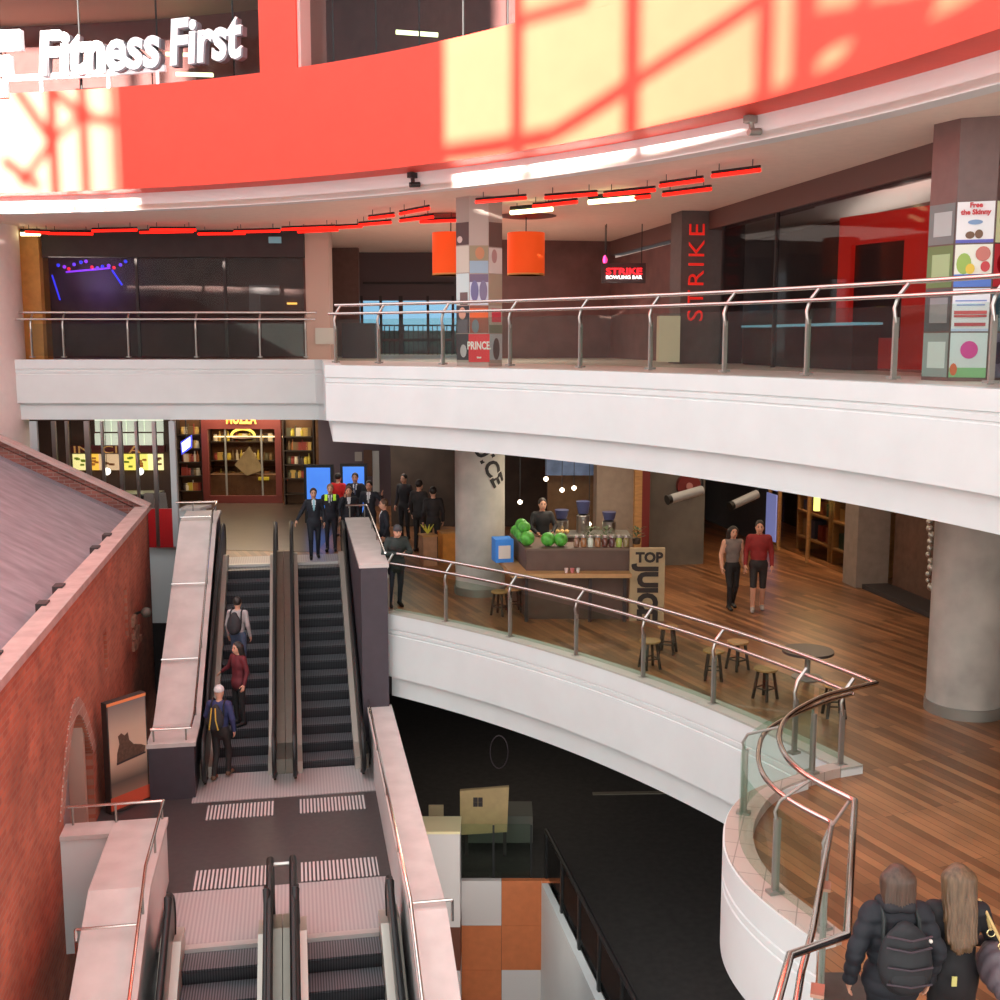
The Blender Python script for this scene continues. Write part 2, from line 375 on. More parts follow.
# ------------------------------------------------------------------ gym sign on the red band
def on_ring(r, a0, z0, zs=1.0):
    return lambda x, y, d: arc(r - d, a0 - x / r, z0 + y * zs)
sg = thing('sign_letters', 'large white gym name in raised letters standing along the red band', 'sign', arc(RR, aP0 + 0.2, 10.52))
a_t = arc_at_px(RR - 0.1, 38, 11.0)
W = mat('sign_white', (250, 250, 252), 0.4, emit=0.25)
SIDE = mat('sign_return', (120, 116, 122), 0.5)
for word, px0, px1 in (('Fitness', 39, 160), ('First', 170, 242)):
    a0 = arc_at_px(RR - 0.1, px0, 11.2); a1 = arc_at_px(RR - 0.1, px1, 11.2)
    m2 = MB().text(word, 1.0, 0.05, lambda x, y, d: (x, y, d), bold=0.032, shear=0.10)
    xs = [v.x for v in m2.v]; ys = [v.y for v in m2.v]
    sx = (a0 - a1) * RR / (max(xs) - min(xs)); x0 = min(xs); sy = 0.86 / max(ys)
    z0 = 10.86
    m2 = MB().text(word, 1.0, 0.07, lambda x, y, d: arc(RR - 0.06 - d, a0 - (x - x0) * sx / RR, z0 + y * sy), bold=0.032, shear=0.10)
    m2.build('lettering', W, parent=sg)
    m2 = MB().text(word, 1.0, 0.14, lambda x, y, d: arc(RR + 0.02 - d, a0 - (x - x0) * sx / RR - 0.002, z0 - 0.03 + y * sy), bold=0.032, shear=0.10)
    m2.build('letter_returns', SIDE, parent=sg)
pts = arcpts(RR - 0.05, arc_at_px(RR, 4, 10.7), arc_at_px(RR, 165, 10.7), 20)
MB().sweep(pts, [(0.02, 10.76), (0.02, 10.88), (0.10, 10.88), (0.10, 10.76)]).build('shelf_bar', W, parent=sg)
for px in (42, 109, 158):
    p = arc(RR, arc_at_px(RR, px, 10.5)); MB().box((p.x, p.y, 10.66), (0.06, 0.06, 0.30)).build('bracket', W, parent=sg)
a0 = arc_at_px(RR - 0.1, 22, 11.2)
lg = MB()
for (x0, x1, z0, z1) in ((-0.95, 0.0, 11.37, 11.78), (-0.95, -0.27, 10.87, 11.27), (-0.95, -0.42, 10.42, 10.78)):
    ps = [arc(RR - 0.12, a0 - x / RR, z) for x, z in ((x0, z0), (x1, z0), (x1, z1), (x0, z1))]
    lg.slab(ps, (arc(1, a0) - Vector((CX, CY, 0))) * 0.14)
solo(lg, 'sign_logo', W, 'white stepped letter F emblem beside the gym name at the upper left', 'sign', arc(RR, a0, 10.4))
# tubes of light inside the gym
TUBE = mat('tube_light', (240, 255, 190), emit=4.0)
for (x0, y0, x1, y1, Y, lab) in ((396, 32, 438, 35, 24.5, 'slim lit ceiling tube behind the gym window left of the sunlit red wall'),
                                 (176, 74, 213, 75, 26.5, 'slim lit tube hanging below the gym name in the dark window'),
                                 (166, 54, 196, 55, 27.2, 'faint lit tube between the two words of the gym sign')):
    a, b = gy(x0, y0, Y), gy(x1, y1, Y)
    solo(MB().tube([a, b], 0.045, 8), 'tube_light', TUBE, lab, 'light', a, 'gym light tubes')
# cctv cameras hanging off the white strip
for i, (px, py, lab) in enumerate(((413, 180, 'black dome-arm camera hanging off the white strip over the shaded part'), (764, 126, 'small camera bracket on the sunlit white strip at right'))):
    p = gz(px, py - 4, 8.36); t = thing('security_camera', lab, 'camera', p)
    a = math.atan2(p.y - CY, p.x - CX); q = arc(R3 - 0.12, a, 8.42)
    t.location = q
    MB().box(q + Vector((0, 0, -0.05)), (0.16, 0.12, 0.10), a).build('mount', BLACK if i == 0 else STEELD, parent=t)
    MB().tube([q, q + Vector((0.02, -0.05, -0.22))], 0.04, 8).build('arm', BLACK if i == 0 else STEELD, parent=t)
    MB().tube([q + Vector((-0.04, -0.1, -0.24)), q + Vector((0.14, -0.02, -0.22))], 0.05, 10).build('camera_body', BLACK if i == 0 else STEELD, parent=t, smooth=True)

# ------------------------------------------------------------------ columns
cL, cR = (-0.42, 23.8), (6.68, 16.0)
for nm, c in (('column_left', cL), ('column_right', cR)):
    struct(MB().cyl(c, 0.52, 0.0, SOF1 + 0.02, 40), nm, CONC, smooth=True)
    struct(MB().cyl(c, 0.545, 0.0, 0.16, 40), nm + '_base', STEELD, smooth=True)
struct(MB().cyl((-13.45, 29.3), 1.35, -9, SOF2, 48), 'column_far_left', mat('blush_column', (222, 208, 204), 0.55, noise=0.03), smooth=True)
def octa(c, r, rot): return [(c[0] + r * math.cos(rot + k * PI / 4), c[1] + r * math.sin(rot + k * PI / 4)) for k in range(8)]
for nm, c, rot, r in (('pillar_left', cL, R(22.5), 0.5), ('pillar_right', cR, R(22.5), 0.56)):
    struct(MB().prism(octa(c, r, rot), L2, SOF2), nm, mat('pillar_paint', (178, 160, 152), 0.6))
# wrapped sign lettering on the left concrete column
def wrap(c, r, a0, z0, rot):
    cr, sr = math.cos(rot), math.sin(rot)
    def f(x, y, d):
        X, Z = x * cr - y * sr, x * sr + y * cr
        a = a0 + X / r; return Vector((c[0] + (r + 0.004 + d) * math.cos(a), c[1] + (r + 0.004 + d) * math.sin(a), z0 + Z))
    return f
solo(MB().text('JUICE', 0.46, 0.012, wrap(cL, 0.52, R(-112), 3.25, R(-62)), bold=0.012), 'column_lettering', mat('ink_black', (34, 30, 30), 0.7), 'dark slanting stencil lettering painted down the round concrete column', 'sign', (cL[0], cL[1] - 0.53, 2.2))
# ------------------------------------------------------------------ half landing, lower level
LZ, GZ = -2.7, -5.4
TILE = mat('landing_tile', (74, 66, 66), 0.35, noise=0.12, scale=10)
mb = MB().sbox(14.75, 27.3, -1.95, 1.72, LZ - 0.35, LZ).sbox(16.45, 21.2, -3.42, -1.95, LZ - 0.35, LZ)
struct(mb, 'floor_landing', TILE)
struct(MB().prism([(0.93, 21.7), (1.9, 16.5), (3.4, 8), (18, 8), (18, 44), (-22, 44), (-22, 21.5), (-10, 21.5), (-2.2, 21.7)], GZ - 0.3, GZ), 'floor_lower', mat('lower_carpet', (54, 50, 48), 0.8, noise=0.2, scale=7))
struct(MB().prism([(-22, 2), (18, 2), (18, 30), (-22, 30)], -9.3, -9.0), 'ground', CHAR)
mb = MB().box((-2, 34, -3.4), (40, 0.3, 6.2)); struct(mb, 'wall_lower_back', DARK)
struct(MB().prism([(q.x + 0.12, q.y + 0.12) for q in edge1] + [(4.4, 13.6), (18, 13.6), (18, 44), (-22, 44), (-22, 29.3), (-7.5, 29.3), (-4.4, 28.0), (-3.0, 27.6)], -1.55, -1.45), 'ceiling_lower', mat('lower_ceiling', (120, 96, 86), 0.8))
# ribbed plates and tactile strips on the landing
RIB = mat_stripes('ribbed_plate', (190, 181, 180), (172, 163, 164), (BX.x, BX.y, 0), 0.055, 0.4, 0.15)
TACT = mat_stripes('tactile_bars', (206, 196, 194), (84, 76, 78), (BX.x, BX.y, 0), 0.06, 0.45, 0.0, 0.5)
for nm, s0, s1, tt, lab in (('left', 18.95, 19.55, -1.07, 'striped tactile strip left of the upper pair, before the bottom plate of the upper escalators'),
                            ('right', 18.95, 19.55, 0.50, 'striped tactile strip on the right, before the bottom plate of the upper escalators'),
                            ('left', 16.42, 17.05, -1.07, 'striped tactile strip on the left at the top of the lower escalators'),
                            ('right', 16.42, 17.05, 0.52, 'striped tactile strip on the right at the top of the lower escalators')):
    mb = MB().sbox(s0, s1, tt - 0.58, tt + 0.58, LZ, LZ + 0.012)
    solo(mb, 'tactile_strip', TACT, lab, 'tactile paving', st((s0 + s1) / 2, tt, LZ), 'tactile strips on the landing')

# ------------------------------------------------------------------ escalators
STEP = mat_stripes('step_ribs', (112, 113, 118), (62, 62, 66), (BX.x, BX.y, 0), 0.035, 0.45, 0.3)
RISER = mat_stripes('riser_ribs', (70, 70, 74), (44, 44, 48), (BX.x, BX.y, 0), 0.035, 0.5, 0.2)
DECK = mat('deck_metal', (150, 143, 132), 0.36, 0.7, noise=0.05)
SKIRT = mat('skirt_metal', (196, 190, 180), 0.4, 0.6)
PANEL = mat('balustrade_panel', (84, 78, 70), 0.4, 0.5, noise=0.08)
COMB = mat('comb_edge', (206, 200, 196), 0.35, 0.5)
def escalator(label, s0, s1, z0, z1, tc, plate_lo, plate_hi, wl, wr, ext1=0.75):
    base = st(s0, tc, z0); e = thing('escalator', label, 'escalator', base, 'escalators between the levels')
    N = 14; d = (s1 - s0) / N; h = (z1 - z0) / N
    for i in range(N):
        sa = s0 + i * d; za = z0 + (i + 0.85) * h
        mb = MB().use(0).hexa([st(sa + 0.02, tc - 0.48, za - 0.04), st(sa + 0.02, tc + 0.48, za - 0.04), st(sa + d + 0.02, tc + 0.48, za - 0.04), st(sa + d + 0.02, tc - 0.48, za - 0.04),
                               st(sa, tc - 0.48, za), st(sa, tc + 0.48, za), st(sa + d, tc + 0.48, za), st(sa + d, tc - 0.48, za)])
        mb.use(1).hexa([st(sa + 0.05, tc - 0.48, za - h - 0.03), st(sa + 0.05, tc + 0.48, za - h - 0.03), st(sa + 0.08, tc + 0.48, za - h - 0.03), st(sa + 0.08, tc - 0.48, za - h - 0.03),
                        st(sa + 0.01, tc - 0.48, za - 0.04), st(sa + 0.01, tc + 0.48, za - 0.04), st(sa + 0.04, tc + 0.48, za - 0.04), st(sa + 0.04, tc - 0.48, za - 0.04)])
        mb.build('step', [STEP, RISER], parent=e)
    # handrail path in (s, z): newel at the bottom, slope, newel at the top
    H = 0.92; ext = 0.75; rr = 0.40
    path = [(s0 - ext + rr * 0.6, z0 + H - 2 * rr)]
    for k in range(9):
        a = R(-90 - 180 * k / 8); path.append((s0 - ext + rr * 0.6 + 0.0 + rr * math.cos(a), z0 + H - rr + rr * math.sin(a)))
    path += [(s0 + 0.25, z0 + H + 0.04), (s0 + 0.9, z0 + H + 0.12 + (z1 - z0) * 0.9 / (s1 - s0)), (s1 - 0.5, z1 + H + 0.10 - (z1 - z0) * 0.5 / (s1 - s0)), (s1 + min(0.3, ext1 - rr * 0.6 - 0.05), z1 + H + 0.02)]
    for k in range(9):
        a = R(90 - 180 * k / 8); path.append((s1 + ext1 - rr * 0.6 + rr * math.cos(a), z1 + H - rr + rr * math.sin(a)))
    low = [(s1 + ext1 - 0.1, z1 + 0.08), (s1 - 0.1, z1 + 0.16), (s0 + 0.3, z0 + 0.16), (s0 - ext + 0.1, z0 + 0.08)]
    for sd, wd in ((-1, wl), (1, wr)):
        t0 = tc + sd * 0.59; t1 = tc + sd * 0.64
        inner = path[1:-1] + low
        mb = MB().slab([st(s, t0, z) for s, z in inner], st(0, t1 - t0) )
        mb.build('balustrade', PANEL, parent=e)
        mb = MB().tube([st(s, tc + sd * 0.615, z) for s, z in path], 0.045, 10, flat=0.75)
        mb.build('handrail', BLACK, parent=e, smooth=True)
        # sloping metal deck beside the balustrade, and the inner skirt
        dk = [(s0 - 0.2, z0 + 0.30), (s0 + 0.5, z0 + 0.36), (s1 - 0.3, z1 + 0.36), (s1 + 0.2, z1 + 0.30)]
        mb = MB()
        for (sa, za), (sb, zb) in zip(dk, dk[1:]):
            a, b = sorted((tc + sd * 0.64, tc + sd * (0.64 + wd)))
            mb.hexa([st(sa, a, za - 0.5), st(sa, b, za - 0.5), st(sb, b, zb - 0.5), st(sb, a, zb - 0.5), st(sa, a, za), st(sa, b, za), st(sb, b, zb), st(sb, a, zb)])
        mb.build('outer_deck', DECK, parent=e)
        mb = MB()
        for (sa, za), (sb, zb) in zip(dk, dk[1:]):
            a, b = sorted((tc + sd * 0.485, tc + sd * 0.59)); za -= 0.06; zb -= 0.06
            mb.hexa([st(sa, a, za - 0.5), st(sa, b, za - 0.5), st(sb, b, zb - 0.5), st(sb, a, zb - 0.5), st(sa, a, za), st(sa, b, za), st(sb, b, zb), st(sb, a, zb)])
        mb.build('skirt', SKIRT, parent=e)
    for nm, (pa, pb), z in (('bottom_plate', plate_lo, z0), ('top_plate', plate_hi, z1)):
        if pb - pa < 0.01: continue
        MB().sbox(pa, pb, tc - 0.80, tc + 0.80, z - 0.05, z + 0.015).build(nm, RIB, parent=e)
    MB().sbox(s1 - 0.02, s1 + 0.10, tc - 0.48, tc + 0.48, z1 - 0.03, z1 + 0.03).build('comb', COMB, parent=e)
    # truss under the steps
    mb = MB().hexa([st(s0 - 0.3, tc - 0.74, z0 - 0.9), st(s0 - 0.3, tc + 0.74, z0 - 0.9), st(s1, tc + 0.74, z1 - 0.9), st(s1, tc - 0.74, z1 - 0.9),
                    st(s0 - 0.3, tc - 0.74, z0 - 0.32), st(s0 - 0.3, tc + 0.74, z0 - 0.32), st(s1, tc + 0.74, z1 - 0.32), st(s1, tc - 0.74, z1 - 0.32)])
    mb.build('truss', DARKP, parent=e)
    return e
escalator('upper left escalator carrying three people up to the timber level', 21.0, 27.34, LZ, 0, -1.11, (19.72, 21.0), (27.34, 28.4), 0.10, 0.155)
escalator('upper right escalator with the suited man stepping on at its top', 21.0, 27.34, LZ, 0, 0.49, (19.72, 21.0), (27.34, 28.4), 0.155, 0.10)
escalator('lower left escalator starting below the landing, next to the low parapet with pink coping', 8.4, 14.72, GZ, LZ, -1.11, (8.4, 8.4), (14.74, 16.36), 0.10, 0.155, -0.1)
escalator('lower right escalator starting below the landing, next to the long stone capped wall', 8.4, 14.72, GZ, LZ, 0.49, (8.4, 8.4), (14.74, 16.36), 0.155, 0.10, -0.1)
# guard rails between the two lower escalators
g = thing('guard_rail', 'pair of dark flat guard rails joined by a bar between the lower escalators', 'railing', st(15.9, -0.31, LZ))
for tt in (-0.46, -0.16):
    MB().tube([st(15.15, tt, LZ), st(15.15, tt, LZ + 0.95), st(15.05, tt, LZ + 1.02), st(14.7, tt, LZ + 1.02), st(10.5, tt, LZ + 1.02 - 4.2 * 0.426)], 0.05, 8).build('rail', BLACK, parent=g, smooth=True)
MB().tube([st(15.12, -0.46, LZ + 0.92), st(15.12, -0.16, LZ + 0.92)], 0.025, 8).build('cross_bar', STEEL, parent=g)

# ------------------------------------------------------------------ stone-capped parapets along the escalators
def parapet(name, pts, t0, t1, zbot, wallmat, th=0.07):
    """pts: (s, ztop) along the run; cap from t0 to t1"""
    mb = MB()
    for (sa, za), (sb, zb) in zip(pts, pts[1:]):
        mb.hexa([st(sa, t0, za - th), st(sa, t1, za - th), st(sb, t1, zb - th), st(sb, t0, zb - th), st(sa, t0, za), st(sa, t1, za), st(sb, t1, zb), st(sb, t0, zb)])
    o = struct(mb, name + '_coping', STONE)
    mb = MB(); i0, i1 = t0 + 0.03, t1 - 0.03
    for (sa, za), (sb, zb) in zip(pts, pts[1:]):
        ba, bb = (zbot(sa), zbot(sb)) if callable(zbot) else (zbot, zbot)
        mb.hexa([st(sa, i0, ba), st(sa, i1, ba), st(sb, i1, bb), st(sb, i0, bb), st(sa, i0, za - th), st(sa, i1, za - th), st(sb, i1, zb - th), st(sb, i0, zb - th)])
    struct(mb, name, wallmat); return o
def slope_z(s): return -1.7 + (s - 21.0) * 2.8 / 6.3
run = [(19.95, -1.68), (21.0, -1.68), (27.3, 1.1), (29.0, 1.1)]
parapet('wall_left_upper', run, -2.66, -1.83, lambda s: -3.05 if s < 21.1 else -3.05 + (s - 21) * 0.445 - 0.1, DARKP)
parapet('wall_right_upper', [(21.35, 1.1), (27.2, 1.1)], 1.14, 1.70, -2.72, DARKP)
parapet('wall_right_lower', [(3.0, -1.68 - 10.3 * 0.426), (13.3, -1.68), (21.45, -1.68)], 1.25, 1.72, lambda s: -3.3 if s > 13.2 else -3.3 - (13.3 - s) * 0.426, WHITE2)
parapet('wall_left_lower', [(3.0, -1.70 - 11.6 * 0.426), (14.6, -1.70), (16.8, -1.70)], -2.74, -1.97, lambda s: -3.5 if s > 14.5 else -3.5 - (14.6 - s) * 0.426, WHITE2)
mb = MB().sbox(16.36, 16.82, -3.42, -2.742, -1.77, -1.70); struct(mb, 'wall_left_cross_coping', STONE)
mb = MB().sbox(16.40, 16.72, -3.42, -2.70, -3.5, -1.77); struct(mb, 'wall_left_cross', WHITE)
# front of the level-one edge left of the escalators
mb = MB().prism([(-12, 28.52), (-7.45, 28.52), (-7.45, 28.85), (-12, 28.85)], -1.85, 1.05); struct(mb, 'wall_left_front', WHITE)
mb = MB().prism([(-7.98, 28.45), (-7.50, 28.45), (-7.35, 29.0), (-7.98, 29.0)], 1.05, 1.12); struct(mb, 'wall_left_front_coping', STONE)
# slim steel rails on the copings
def cap_rail(lab, pts, posts, cross=()):
    e = thing('coping_handrail', lab, 'handrail', pts[0], 'slim handrails on the stone copings')
    MB().tube(pts, 0.022, 8).build('rail', CHROME, parent=e, smooth=True)
    for a, b in posts: MB().tube([a, b], 0.016, 6).build('post', STEELD, parent=e)
    for a, b in cross: MB().tube([a, b], 0.018, 6).build('cross_rail', CHROME, parent=e)
def zu(s):
    for (sa, za), (sb, zb) in zip(run, run[1:]):
        if sa <= s <= sb: return za + (zb - za) * (s - sa) / (sb - sa)
    return 1.1
cap_rail('slim steel handrail around the coping left of the upper escalators', [st(20.1, -2.6, zu(20.1) + 0.22)] + [st(s, -1.92, zu(s) + 0.22) for s in (20.1, 21.0, 27.3, 28.95)] + [st(28.95, -2.9, 1.32)],
         [(st(s, t, zu(s)), st(s, t, zu(s) + 0.22)) for s, t in ((20.1, -2.55), (20.1, -2.0), (21.2, -1.92), (23, -1.92), (25, -1.92), (27.2, -1.92), (28.9, -1.95), (28.95, -2.5))],
         [(st(s, -2.66, zu(s) + 0.08), st(s, -1.92, zu(s) + 0.08)) for s in (22.6, 24.9, 27.4)])
cap_rail('slim steel handrail along the coping right of the upper escalators', [st(27.15, 1.16, 1.4), st(27.15, 1.64, 1.4), st(26.9, 1.66, 1.4), st(21.7, 1.66, 1.25)],
         [(st(s, t, 1.1), st(s, t, z)) for s, t, z in ((27.15, 1.25, 1.4), (27.15, 1.6, 1.4), (25.5, 1.66, 1.36), (24, 1.66, 1.32), (22.6, 1.66, 1.28))])
zr = lambda s: -1.68 if s > 13.3 else -1.68 - (13.3 - s) * 0.426
cap_rail('slim steel handrail on the long stone coping right of the landing', [st(s, 1.27, zr(s) + 0.16) for s in (21.3, 13.3, 8, 4)],
         [(st(s, 1.27, zr(s)), st(s, 1.27, zr(s) + 0.16)) for s in (21, 19, 17, 15, 13.4, 11.5, 9.5)], [(st(13.4, 1.27, -1.62), st(13.4, 1.80, -1.62)), (st(13.4, 1.80, -1.62), st(13.4, 1.80, -1.9))])
zl = lambda s: -1.70 if s > 14.6 else -1.70 - (14.6 - s) * 0.426
cap_rail('slim steel handrail on the pink coping beside the brick wall and the lower escalators', [st(16.75, -3.40, -1.42), st(16.75, -2.02, -1.42)] + [st(s, -2.02, zl(s) + 0.28) for s in (16.7, 14.6, 9, 4)],
         [(st(16.75, t, -1.7), st(16.75, t, -1.42)) for t in (-3.3, -2.7, -2.05)] + [(st(s, -2.02, zl(s)), st(s, -2.02, zl(s) + 0.28)) for s in (15.6, 14.2, 12.4, 10.6)],
         [(st(13.9, -2.78, -1.85), st(13.9, -2.02, -1.85)), (st(13.9, -2.78, -1.85), st(13.9, -2.78, -2.2))])

# ------------------------------------------------------------------ the old brick building
B = thing('brick_building', 'old red brick building with a grey sloping roof standing left of the escalators', 'building', st(14, -6, -6))
TW, EZ = -3.42, 1.35                     # wall line, eave height
s_end = 27.7
wall = []
# long wall as a ring of polygons around its arched doorway (s 17.0..19.0) and slit windows
as0, as1, aspr, atop = 16.7, 19.2, -1.5, -0.45
def wq(s0, s1, z0, z1, mb, th=0.24): mb.sbox(s0, s1, TW - th, TW, z0, z1)
mb = MB()
slits = [(20.8, 21.15, -0.6, 0.1), (23.4, 23.8, -0.7, 0.35)]
wq(4, as0, -6, EZ, mb); wq(as0, as1, -6, -2.7, mb)
nA = 10
for i in range(nA):
    u0, u1 = i / nA, (i + 1) / nA
    sa, sb = as0 + (as1 - as0) * u0, as0 + (as1 - as0) * u1
    za = aspr + (atop - aspr) * math.sin(PI * u0); zb = aspr + (atop - aspr) * math.sin(PI * u1)
    mb.hexa([st(sa, TW - 0.24, za), st(sa, TW, za), st(sb, TW, zb), st(sb, TW - 0.24, zb), st(sa, TW - 0.24, EZ), st(sa, TW, EZ), st(sb, TW, EZ), st(sb, TW - 0.24, EZ)])
cur = as1
for a, b, c, d in slits:
    wq(cur, a, -6, EZ, mb); wq(a, b, -6, c, mb); wq(a, b, d, EZ, mb); cur = b
wq(cur, s_end, -6, EZ, mb)
mb.build('wall', BRICK, parent=B)
BRICKA = mat_brick('arch_brick', (186, 122, 104), (168, 104, 88), (190, 170, 156), -TH - PI / 2, 0.075, 0.22, 0.01, rough=0.9, noise=0.3, bumps=0.4)
mb = MB()
for i in range(nA):
    u0, u1 = i / nA, (i + 1) / nA
    c = lambda u, e: (as0 - e + (as1 - as0 + 2 * e) * u, aspr + (atop - aspr + e) * math.sin(PI * u))
    (a0_, z0_), (a1_, z1_), (b0_, y0_), (b1_, y1_) = c(u0, 0), c(u1, 0), c(u0, 0.28), c(u1, 0.28)
    mb.slab([st(a0_, TW, z0_), st(a1_, TW, z1_), st(b1_, TW, y1_), st(b0_, TW, y0_)], st(0, 0.02))
mb.build('arch_lining', BRICKA, parent=B)
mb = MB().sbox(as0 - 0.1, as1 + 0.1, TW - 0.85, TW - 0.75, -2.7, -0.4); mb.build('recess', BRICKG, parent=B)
dr = MB().sbox(as0 + 0.02, as1 - 0.5, TW - 0.36, TW - 0.30, -2.7, -1.35).build('door', mat('door_grey', (150, 140, 142), 0.6), parent=B)
MB().sbox(as0 + 0.66, as0 + 0.69, TW - 0.298, TW - 0.293, -2.7, -1.38).build('joint', DARK, parent=dr)
MB().sbox(as1 - 0.5, as1 - 0.35, TW - 0.3, TW - 0.05, -2.7, -0.75).build('door_post', mat('pale_pier', (182, 150, 136), 0.8), parent=B)
for a, b, c, d in slits: MB().sbox(a, b, TW - 0.28, TW - 0.20, c, d).build('slit_window', DARK, parent=B)
# damaged patch with a bracket lamp
mb = MB()
for i in range(9): mb.box(st(24.6 + random.uniform(-0.3, 0.3), TW + 0.02, random.uniform(-1.1, -0.2)), (0.10, random.uniform(0.2, 0.4), random.uniform(0.1, 0.25)), TH + random.uniform(-0.2, 0.2))
mb.build('rough_patch', mat('pitted_stone', (150, 116, 96), 0.95, noise=0.35, scale=9, bump=0.5), parent=B)
# far gable with raking parapet, roof and copings
rise, run_ = 0.52, 12.0
gab = [st(s_end, TW, -6), st(s_end, TW, EZ - 0.05), st(s_end, TW - run_, EZ - 0.05 + rise * run_), st(s_end, TW - run_, -6)]
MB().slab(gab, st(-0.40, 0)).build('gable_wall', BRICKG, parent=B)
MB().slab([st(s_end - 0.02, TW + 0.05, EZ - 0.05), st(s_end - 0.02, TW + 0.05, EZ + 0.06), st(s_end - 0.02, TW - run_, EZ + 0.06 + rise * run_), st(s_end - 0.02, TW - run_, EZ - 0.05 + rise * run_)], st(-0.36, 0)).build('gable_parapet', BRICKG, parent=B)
MB().slab([st(s_end + 0.05, TW + 0.08, EZ + 0.06), st(s_end + 0.05, TW + 0.08, EZ + 0.13), st(s_end + 0.05, TW - run_, EZ + 0.13 + rise * run_), st(s_end + 0.05, TW - run_, EZ + 0.06 + rise * run_)], st(-0.50, 0)).build('gable_coping', COPING, parent=B)
ROOF = mat('roof_metal', (132, 124, 130), 0.6, noise=0.26, scale=1.2, stretch=(0.35, 3, 3))
MB().slab([st(4, TW - 0.2, EZ - 0.28), st(s_end - 0.38, TW - 0.2, EZ - 0.28), st(s_end - 0.38, TW - run_, EZ - 0.38 + rise * run_), st(4, TW - run_, EZ - 0.38 + rise * run_)], (0, 0, 0.12)).build('roof', ROOF, parent=B)
MB().slab([st(s_end - 0.40, TW - 0.1, EZ - 0.22), st(s_end - 0.75, TW - 0.1, EZ - 0.22), st(s_end - 0.75, TW - run_, EZ - 0.22 + rise * (run_ - 0.1)), st(s_end - 0.40, TW - run_, EZ - 0.22 + rise * (run_ - 0.1))], (0, 0, 0.02)).build('flashing', mat('lead_flashing', (120, 116, 124), 0.6, noise=0.1), parent=B)
MB().sbox(4, s_end + 0.05, TW - 0.24, TW + 0.08, EZ, EZ + 0.12).build('eaves_coping', COPING, parent=B)
for s_ in (9.0, 10.2, 13.2, 14.4, 17.2, 18.4, 21.8, 23.2):
    MB().sbox(s_, s_ + 0.28, TW - 0.33, TW - 0.18, EZ + 0.02, EZ + 0.15).build('drain_slot', DARK, parent=B)
lamp = thing('wall_lamp', 'small dark lamp bracket on the broken patch of the brick wall', 'lamp', st(24.6, TW, -0.4))
MB().tube([st(24.6, TW, -0.45), st(24.6, TW + 0.22, -0.35)], 0.03, 8).build('bracket', BLACK, parent=lamp)
MB().ball(st(24.6, TW + 0.26, -0.40), 0.11).build('lamp_head', mat('lamp_grey', (96, 92, 84), 0.5), parent=lamp, smooth=True)

# ------------------------------------------------------------------ boot sign on the landing
sA, sB = Vector((-6.58, 18.55, 0)), Vector((-6.13, 19.22, 0)); su = (sB - sA).normalized(); sn = Vector((su.y, -su.x, 0)); SW = (sB - sA).length
S = thing('advertising_sign', 'tall upright light box showing a brown boot, standing by the arched doorway', 'sign', V3((sA + sB) / 2, LZ))
def on_sign(x, y, d): return V3(sA + su * (x * SW / 0.73) + sn * d, LZ + 0.02 + y)
def sign_slab(pts, d, nm, m): MB().slab([on_sign(x, y, d) for x, y in pts], sn * -0.005).build(nm, m, parent=S)
MB().slab([on_sign(x, y, 0) for x, y in ((0, 0), (0.73, 0), (0.73, 1.94), (0, 1.94))], sn * -0.14).build('case', mat('sign_case', (60, 52, 50), 0.5), parent=S)
face = mat('sign_face', (190, 166, 142), 0.4); ft = face.node_tree     # the printed backdrop fades from grey to beige to grey
g_ = ft.nodes.new('ShaderNodeNewGeometry'); q_ = ft.nodes.new('ShaderNodeSeparateXYZ'); m_ = ft.nodes.new('ShaderNodeMapRange'); r_ = ft.nodes.new('ShaderNodeValToRGB')
m_.inputs['From Min'].default_value = LZ + 0.3; m_.inputs['From Max'].default_value = LZ + 1.9
r_.color_ramp.elements[0].color = lin((150, 122, 104)) + (1,); r_.color_ramp.elements[1].color = lin((116, 106, 102)) + (1,)
for p_, c_ in ((0.15, (96, 86, 78)), (0.42, (214, 186, 160)), (0.7, (190, 166, 146))):
    el = r_.color_ramp.elements.new(p_); el.color = lin(c_) + (1,)
ft.links.new(g_.outputs['Position'], q_.inputs[0]); ft.links.new(q_.outputs['Z'], m_.inputs['Value']); ft.links.new(m_.outputs['Result'], r_.inputs['Fac']); ft.links.new(r_.outputs['Color'], ft.nodes['Principled BSDF'].inputs['Base Color'])
sign_slab(((0.02, 0.28), (0.71, 0.28), (0.71, 1.88), (0.02, 1.88)), 0.006, 'poster', face)
boot = [(0.14, 0.86), (0.66, 0.90), (0.68, 1.0), (0.60, 1.05), (0.46, 1.10), (0.38, 1.2), (0.36, 1.34), (0.30, 1.30), (0.24, 1.36), (0.18, 1.32), (0.20, 1.18), (0.15, 1.02)]
sign_slab(boot, 0.013, 'boot_picture', mat('boot_brown', (88, 66, 52), 0.6, noise=0.3, scale=20))
sign_slab(((0.13, 0.83), (0.67, 0.87), (0.67, 0.90), (0.13, 0.87)), 0.020, 'boot_sole', DARK)
for y0, y1, rgb, nm in ((0.05, 0.28, (206, 92, 66), 'foot_band'), (1.88, 1.93, (236, 140, 84), 'top_band')): sign_slab(((0.0, y0), (0.73, y0), (0.73, y1), (0.0, y1)), 0.008, nm, mat('sign_' + nm, rgb, 0.4))

